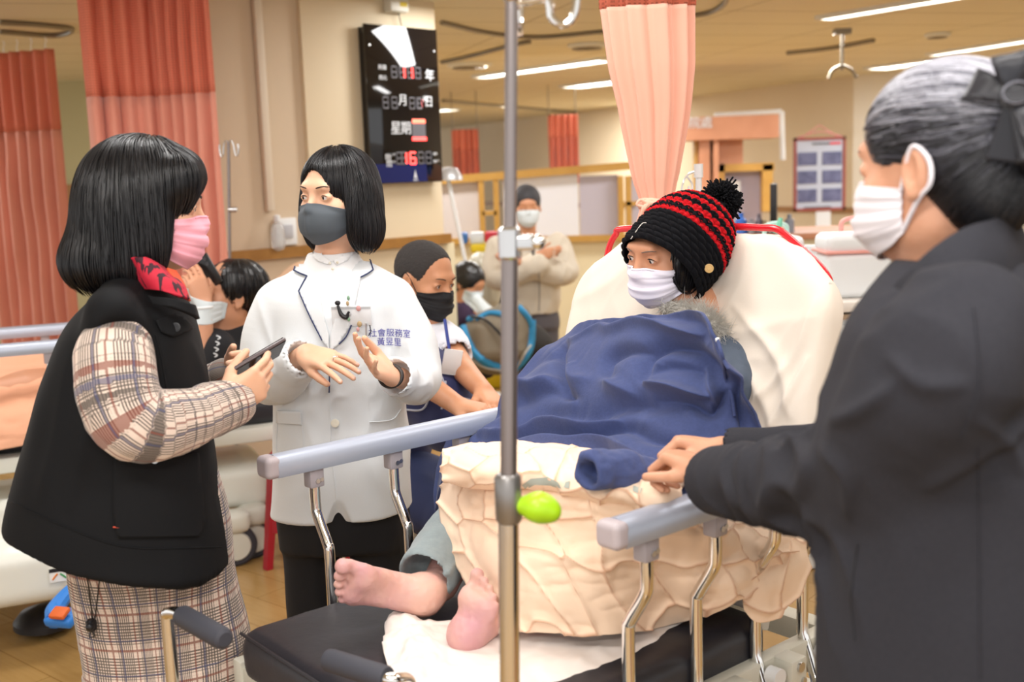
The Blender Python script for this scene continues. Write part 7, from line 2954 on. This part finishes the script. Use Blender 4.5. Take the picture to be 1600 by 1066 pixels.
nv.ell(sh_f + [.02, -.0, -.03], (.06, .07, .075), None, .015, -1)
nv.cap(at(668, 600, 3.35), at(700, 655, 3.28), .12, .10, .05)
nvo = sdf_obj('vest', nv, .006, NV, sm, disp=lambda V: .006 * folds(V, (.3, 0, 1), .07, 5))
bvn = world_bvh(nvo)
PIP = mat('piping_silver', S('#bfc4d4'), .5)
line_on(bvn, [(676, 518), (684, 560), (690, 590), (706, 616), (742, 628)], .0032, PIP, 'piping', nvo, .002)
line_on(bvn, [(632, 640), (660, 640), (672, 620)], .0032, PIP, 'piping', nvo, .002)
line_on(bvn, [(690, 640), (695, 615), (696, 596)], .0032, PIP, 'piping', nvo, .002)
lg = on_px(bvn, 688, 515, .003)
if lg is not None:
    MB().tube([lg + [.020 * math.cos(a), 0, .020 * math.sin(a)] for a in np.linspace(0, 2 * math.pi, 20)], .003, 6, caps=False).ball(lg, (.012, .003, .010)).build('emblem', PIP, nvo)
NT_ = mat('trouser_navy', S('#1d2a55'), .8)
ns = SDF()
limb(ns, [hipS, kn_n], [.115, .085], .03)
limb(ns, [hipS, kn_f], [.115, .085], .03)
limb(ns, [kn_n, np.array([kn_n[0] - .02, kn_n[1] + .02, .08])], [.08, .06], .03)
limb(ns, [kn_f, np.array([kn_f[0] - .02, kn_f[1] + .02, .08])], [.08, .06], .03)
sdf_obj('trousers', ns, .009, NT_, sm, disp=lambda V: .006 * folds(V, (1, 0, .3), .06, 4))
for kn_ in (kn_n, kn_f):
    shoes(sm, np.array([kn_[0] - .02, kn_[1] + .02, 0]), (.7, -.7), BLACKPL)
bpx = at(706, 566, 3.24)
bg = thing('id_badge', 'white name card on a blue lanyard hanging from the seated man\'s navy vest', 'badge', bpx)
MB().box(bpx, (.055, .003, .078), basis((-.1, 1, .2), (.2, 0, 1)), .003).build('card', BDG, bg)
MB().tube([bpx + [-.006, 0, .04], bpx + [-.012, .02, .08], bpx + [-.018, .05, .12]], .005, 8).build('lanyard', mat('lanyard_blue', S('#2c3f90'), .6), bg)


# standing man with crossed arms, far back
FY = 7.5
fm = thing('person', 'man in a cream jacket standing far back with folded arms', 'person', (at(828, 400, FY)[0], FY, 0))
hdF = Head(at(823, 322, FY), (.08, -.98, -.1), sc=1.12)
nk = at(824, 362, FY)
zt = lambda y: at(826, y, FY)[2]
sx = at(826, 400, FY)[0]
sd = SDF()
hdF.add(sd, nk, .055)
stack(sd, [(np.array([sx, FY, zt(385)]), .17, .09), (np.array([sx, FY, zt(480)]), .15, .10)], (1, 0), .04)
for s_ in (-1, 1):
    limb(sd, [(sx + s_ * .08, FY, zt(480)), (sx + s_ * .09, FY, .05)], [.08, .05], .02)
a_l = [(sx - .19, FY, zt(388)), (sx - .21, FY - .10, zt(430)), (sx + .06, FY - .22, zt(408))]
a_r = [(sx + .19, FY, zt(388)), (sx + .23, FY - .10, zt(425)), (sx + .02, FY - .20, zt(412))]
limb(sd, a_l, [.05, .045, .03], .02)
limb(sd, a_r, [.05, .045, .03], .02)
hand(sd, at(840, 400, FY - .25), (.9, -.1, .2), (0, .9, -.1), (0, 0, 1), (.3, .3, .3, .3), 1.0)
hand(sd, at(812, 408, FY - .24), (-.9, 0, .2), (0, .9, -.1), (0, 0, 1), (.3, .3, .3, .3), 1.0)
sdf_obj('body', sd, .010, SKIN_T, fm, fine=[(2, nk[2] + .02, hdF.c[2] + .14, .006)])
hdF.mask(fm, mat('mask_pale_blue', S('#d5dfe4'), .8), sd, loops=False)
hfs = SDF().ell(hdF.w(0, -.015, .036), (.096, .118, .104), hdF.R, .02).ell(hdF.w(0, .11, -.03), (.095, .068, .10), hdF.R, .01, -1).ell(hdF.w(0, -.02, -.12), (.12, .12, .08), hdF.R, .02, -1)
sdf_obj('hair', hfs, .006, mat('hair_dark_grey', S('#3a3a3f'), .7), fm)
CJ = mat('jacket_cream', S('#cfc6b6'), .85, bump=(60, .2, .003))
fj = SDF()
stack(fj, [(np.array([sx, FY, zt(372)]), .10, .08), (np.array([sx, FY, zt(384)]), .20, .11), (np.array([sx, FY, zt(430)]), .205, .15), (np.array([sx + .01, FY, zt(470)]), .20, .15), (np.array([sx + .01, FY, zt(489)]), .175, .135)], (1, 0), .03)
limb(fj, a_l, [.095, .088, .075], .03)
limb(fj, a_r, [.095, .088, .075], .03)
fjo = sdf_obj('jacket', fj, .010, CJ, fm, disp=lambda V: .012 * folds(V, (.4, 0, 1), .08, 3))
bvf = world_bvh(fjo)
line_on(bvf, [(828, 370), (832, 385), (834, 398)], .012, BLACKPL, 'dark_collar', fjo, .0, 8)
line_on(bvf, [(842, 425), (843, 450), (842, 486)], .004, mat('zip_grey', S('#8e8a86'), .5), 'zip', fjo, .002, 10)
ft = SDF()
stack(ft, [(np.array([sx + .02, FY, zt(486)]), .165, .12), (np.array([sx + .02, FY, zt(512)]), .165, .12)], (1, 0), .03)
for s_ in (-1, 1):
    limb(ft, [(sx + .02 + s_ * .08, FY, zt(505)), (sx + .02 + s_ * .09, FY, .06)], [.09, .065], .02)
sdf_obj('trousers', ft, .012, mat('trouser_grey', S('#57545a'), .85), fm, disp=lambda V: .008 * folds(V, (0, 0, 1), .07, 4))
for s_ in (-1, 1):
    shoes(fm, np.array([sx + .02 + s_ * .09, FY - .02, 0]), (0, -1), BLACKPL)

# crouching person with the backpack
KY = 6.98
kp = thing('person', 'dark haired person in dark trousers bent over the blue and tan backpack', 'person', (at(735, 600, KY)[0], KY, 0))
hdK = Head(at(733, 442, KY + .05), (.75, -.5, -.4), sc=1.05)
nk = at(733, 482, KY + .07)
hk_ = np.array([at(750, 600, KY)[0], KY + .15, .38])
wk = at(752, 476, KY - .05)
sd = SDF()
hdK.add(sd, nk, .055)
sd.cap(nk, hk_, .09, .13, .05)
limb(sd, [nk + [.08, -.05, -.08], at(745, 505, KY - .05), wk], [.05, .045, .03], .02)
hand(sd, wk, (.8, -.2, -.5), (-.2, .1, -1), (0, -1, 0), (.4, .4, .4, .4), 1.1)
for x_ in (at(735, 600, KY)[0], at(835, 600, KY)[0]):
    limb(sd, [hk_, (x_, KY - .18, .46), (x_, KY - .05, .06)], [.10, .07, .045], .03)
sdf_obj('body', sd, .010, SKIN_T, kp)
hks = SDF().ell(hdK.w(0, -.018, .03), (.094, .115, .102), hdK.R, .02).ell(hdK.w(0, -.05, -.05), (.08, .06, .08), hdK.R, .03).ell(hdK.w(0, .115, -.02), (.07, .07, .09), hdK.R, .01, -1)
sdf_obj('hair', hks, .007, HAIRB, kp, disp=lambda V: .002 * vnoise(V, 150, 2))
hdK.mask(kp, mat('mask_pale_blue', S('#d5dfe4'), .8), sd, loops=False)
ks = SDF().cap(nk + [0, 0, -.06], hk_, .13, .16, .05)
limb(ks, [nk + [.08, -.05, -.09], at(745, 505, KY - .05)], [.085, .07], .03)
sdf_obj('jumper', ks, .010, mat('jumper_plum', S('#3d2d48'), .9), kp, disp=lambda V: .012 * folds(V, (.4, 0, 1), .07, 3))
ks = SDF()
for x_ in (at(735, 600, KY)[0], at(835, 600, KY)[0]):
    limb(ks, [hk_, (x_, KY - .18, .48), (x_, KY - .05, .08)], [.15, .115, .085], .04)
sdf_obj('trousers', ks, .012, mat('trouser_umber', S('#2f2c2a'), .9), kp, disp=lambda V: .012 * folds(V, (1, 0, .3), .08, 4))
for x_ in (at(735, 600, KY)[0], at(835, 600, KY)[0]):
    shoes(kp, np.array([x_, KY - .06, 0]), (.1, -1), BLACKPL)
bk = thing('backpack', 'blue and tan travel backpack lying on the lap of the bent person', 'backpack', at(775, 540, KY - .25))
BT, BBL = mat('pack_tan', S('#7d7464'), .85, bump=(40, .3, .004)), mat('pack_blue', S('#2a86b8'), .7)
b0_ = at(775, 535, KY - .30)
sd = SDF().ell(b0_, (.22, .15, .20), None, .05).cap(at(730, 555, KY - .3), at(800, 500, KY - .3), .10, .12, .05).box(b0_ + [.02, -.08, .02], (.15, .09, .12), basis((.2, -1, .3)), rr=.06, k=.04)
bko = sdf_obj('pack_body', sd, .010, BT, bk, disp=lambda V: .018 * folds(V, (1, .2, .5), .12, 3))
bvk = world_bvh(bko)
for pts, r in (([(722, 505), (735, 540), (760, 565), (800, 575), (826, 545), (830, 500)], .028), ([(745, 500), (765, 490), (790, 492)], .020), ([(718, 490), (728, 500), (740, 498)], .022), ([(810, 480), (826, 500), (832, 530)], .020)):
    line_on(bvk, pts, r, BBL, 'blue_band', bko, .002, 24)
line_on(bvk, [(735, 552), (765, 570), (800, 570), (822, 540)], .007, mat('strap_grey', S('#a9a79e'), .7), 'strap', bko, .03, 20)
line_on(bvk, [(725, 495), (760, 505), (790, 530)], .008, BLACKPL, 'shoulder_strap', bko, .02, 16)

# person lying on the left stretcher, filming with a phone
lp = thing('person', 'person in a black top lying on the left stretcher raising a phone', 'person', B2(s_a + .3, W2 * .5, .8))
hdL = Head(at(358, 457, 4.12), (-.72, -.55, .18), (.45, .1, .9), 1.02)
nk = at(352, 502, 4.16)
sd = SDF()
hdL.add(sd, nk, .055)
ch2 = at(325, 575, 4.12)
hp2 = B2(s_a - .15, W2 * .5, .74)
sd.cap(nk, ch2, .08, .12, .05)
sd.cap(ch2, hp2, .12, .12, .05)
limb(sd, [at(335, 545, 4.0), at(318, 590, 3.95), at(320, 480, 3.98)], [.05, .042, .028], .02)
limb(sd, [at(300, 540, 4.3), at(272, 520, 4.28), at(285, 446, 4.12)], [.05, .04, .028], .02)
hand(sd, at(318, 474, 3.98), nrm([-.25, .1, 1]), (-.5, .6, .2), (.3, -.3, .3), (.35, .45, .5, .5), 1.0)
hand(sd, at(283, 448, 4.10), nrm([.85, -.1, .35]), (.2, .7, -.6), (0, 0, 1), (.3, .4, .5, .5), 1.0)
for s_ in (-.12, .12):
    sd.chain([hp2, B2(s_a - .6, W2 * .5 + s_, .78), B2(s_a - .95, W2 * .5 + s_, .74)], [.09, .07, .05], .03)
sdf_obj('body', sd, .007, mat('skin_tan2', S('#cf9676'), .5), lp, fine=[(0, at(270, 450, 4.1)[0], at(335, 450, 4.0)[0], .004), (2, at(300, 490, 4.1)[2], at(300, 410, 4.1)[2], .004)])
hdL.mask(lp, mat('mask_pale_blue', S('#d5dfe4'), .8), sd, loops=False)
hls = SDF().ell(hdL.w(0, -.030, .032), (.092, .115, .098), hdL.R, .02).ell(hdL.w(0, .115, -.02), (.070, .07, .088), hdL.R, .01, -1).ell(hdL.w(0, -.09, .0), (.07, .05, .08), hdL.R, .03)
hair_obj('hair', hls, .006, HAIRB, lp, lambda V: V[:, 2] > hdL.c[2] - .1, flw(hdL), 500, .08, 8, .0012, lift=(0, .004))
lt = SDF().cap(nk + [0, 0, -.06], ch2, .10, .14, .05).cap(ch2, hp2, .14, .14, .05)
limb(lt, [at(335, 545, 4.0), at(322, 585, 3.96)], [.075, .06], .03)
lto = sdf_obj('black_top', lt, .008, mat('top_black', S('#17171c'), .85), lp, disp=lambda V: .008 * folds(V, (.3, 0, 1), .05, 3))
bvl = world_bvh(lto)
for k in range(4):
    y_ = 525 + 9 * k
    line_on(bvl, [(338 + k * -1.5, y_), (344 - k * 1.5, y_ + 3), (340 - k * 1.5, y_ + 6)], .0025, PRINT, 'white_print', lto, .002, 8)
lb = MB()
wb = at(319, 480, 3.98)
lb.tube([wb + [.029 * math.cos(a), .028 * math.sin(a), 0] for a in np.linspace(0, 2 * math.pi, 20)], .006, 8, caps=False).build('wristband', WHITEPL, lp)
pz = at(325, 424, 4.04)
sp2 = thing('smartphone', 'black phone with a round lens held up by the person lying on the left stretcher', 'phone', pz)
Rp = basis((.35, 1, .1), (-.55, 0, 1))
MB().box(pz, (.07, .009, .12), Rp, .004).build('phone_case', mat('phone_black', S('#17181b'), .3), sp2)
for k in range(2):
    MB().cyl(pz + (np.array([.018, -.0045, .042 - .02 * k])) @ Rp, pz + (np.array([.018, -.0075, .042 - .02 * k])) @ Rp, .007).build('camera_lens', mat('lens', S('#54565c'), .1, .5), sp2)
print('script done %.1fs' % (time.time() - T0))
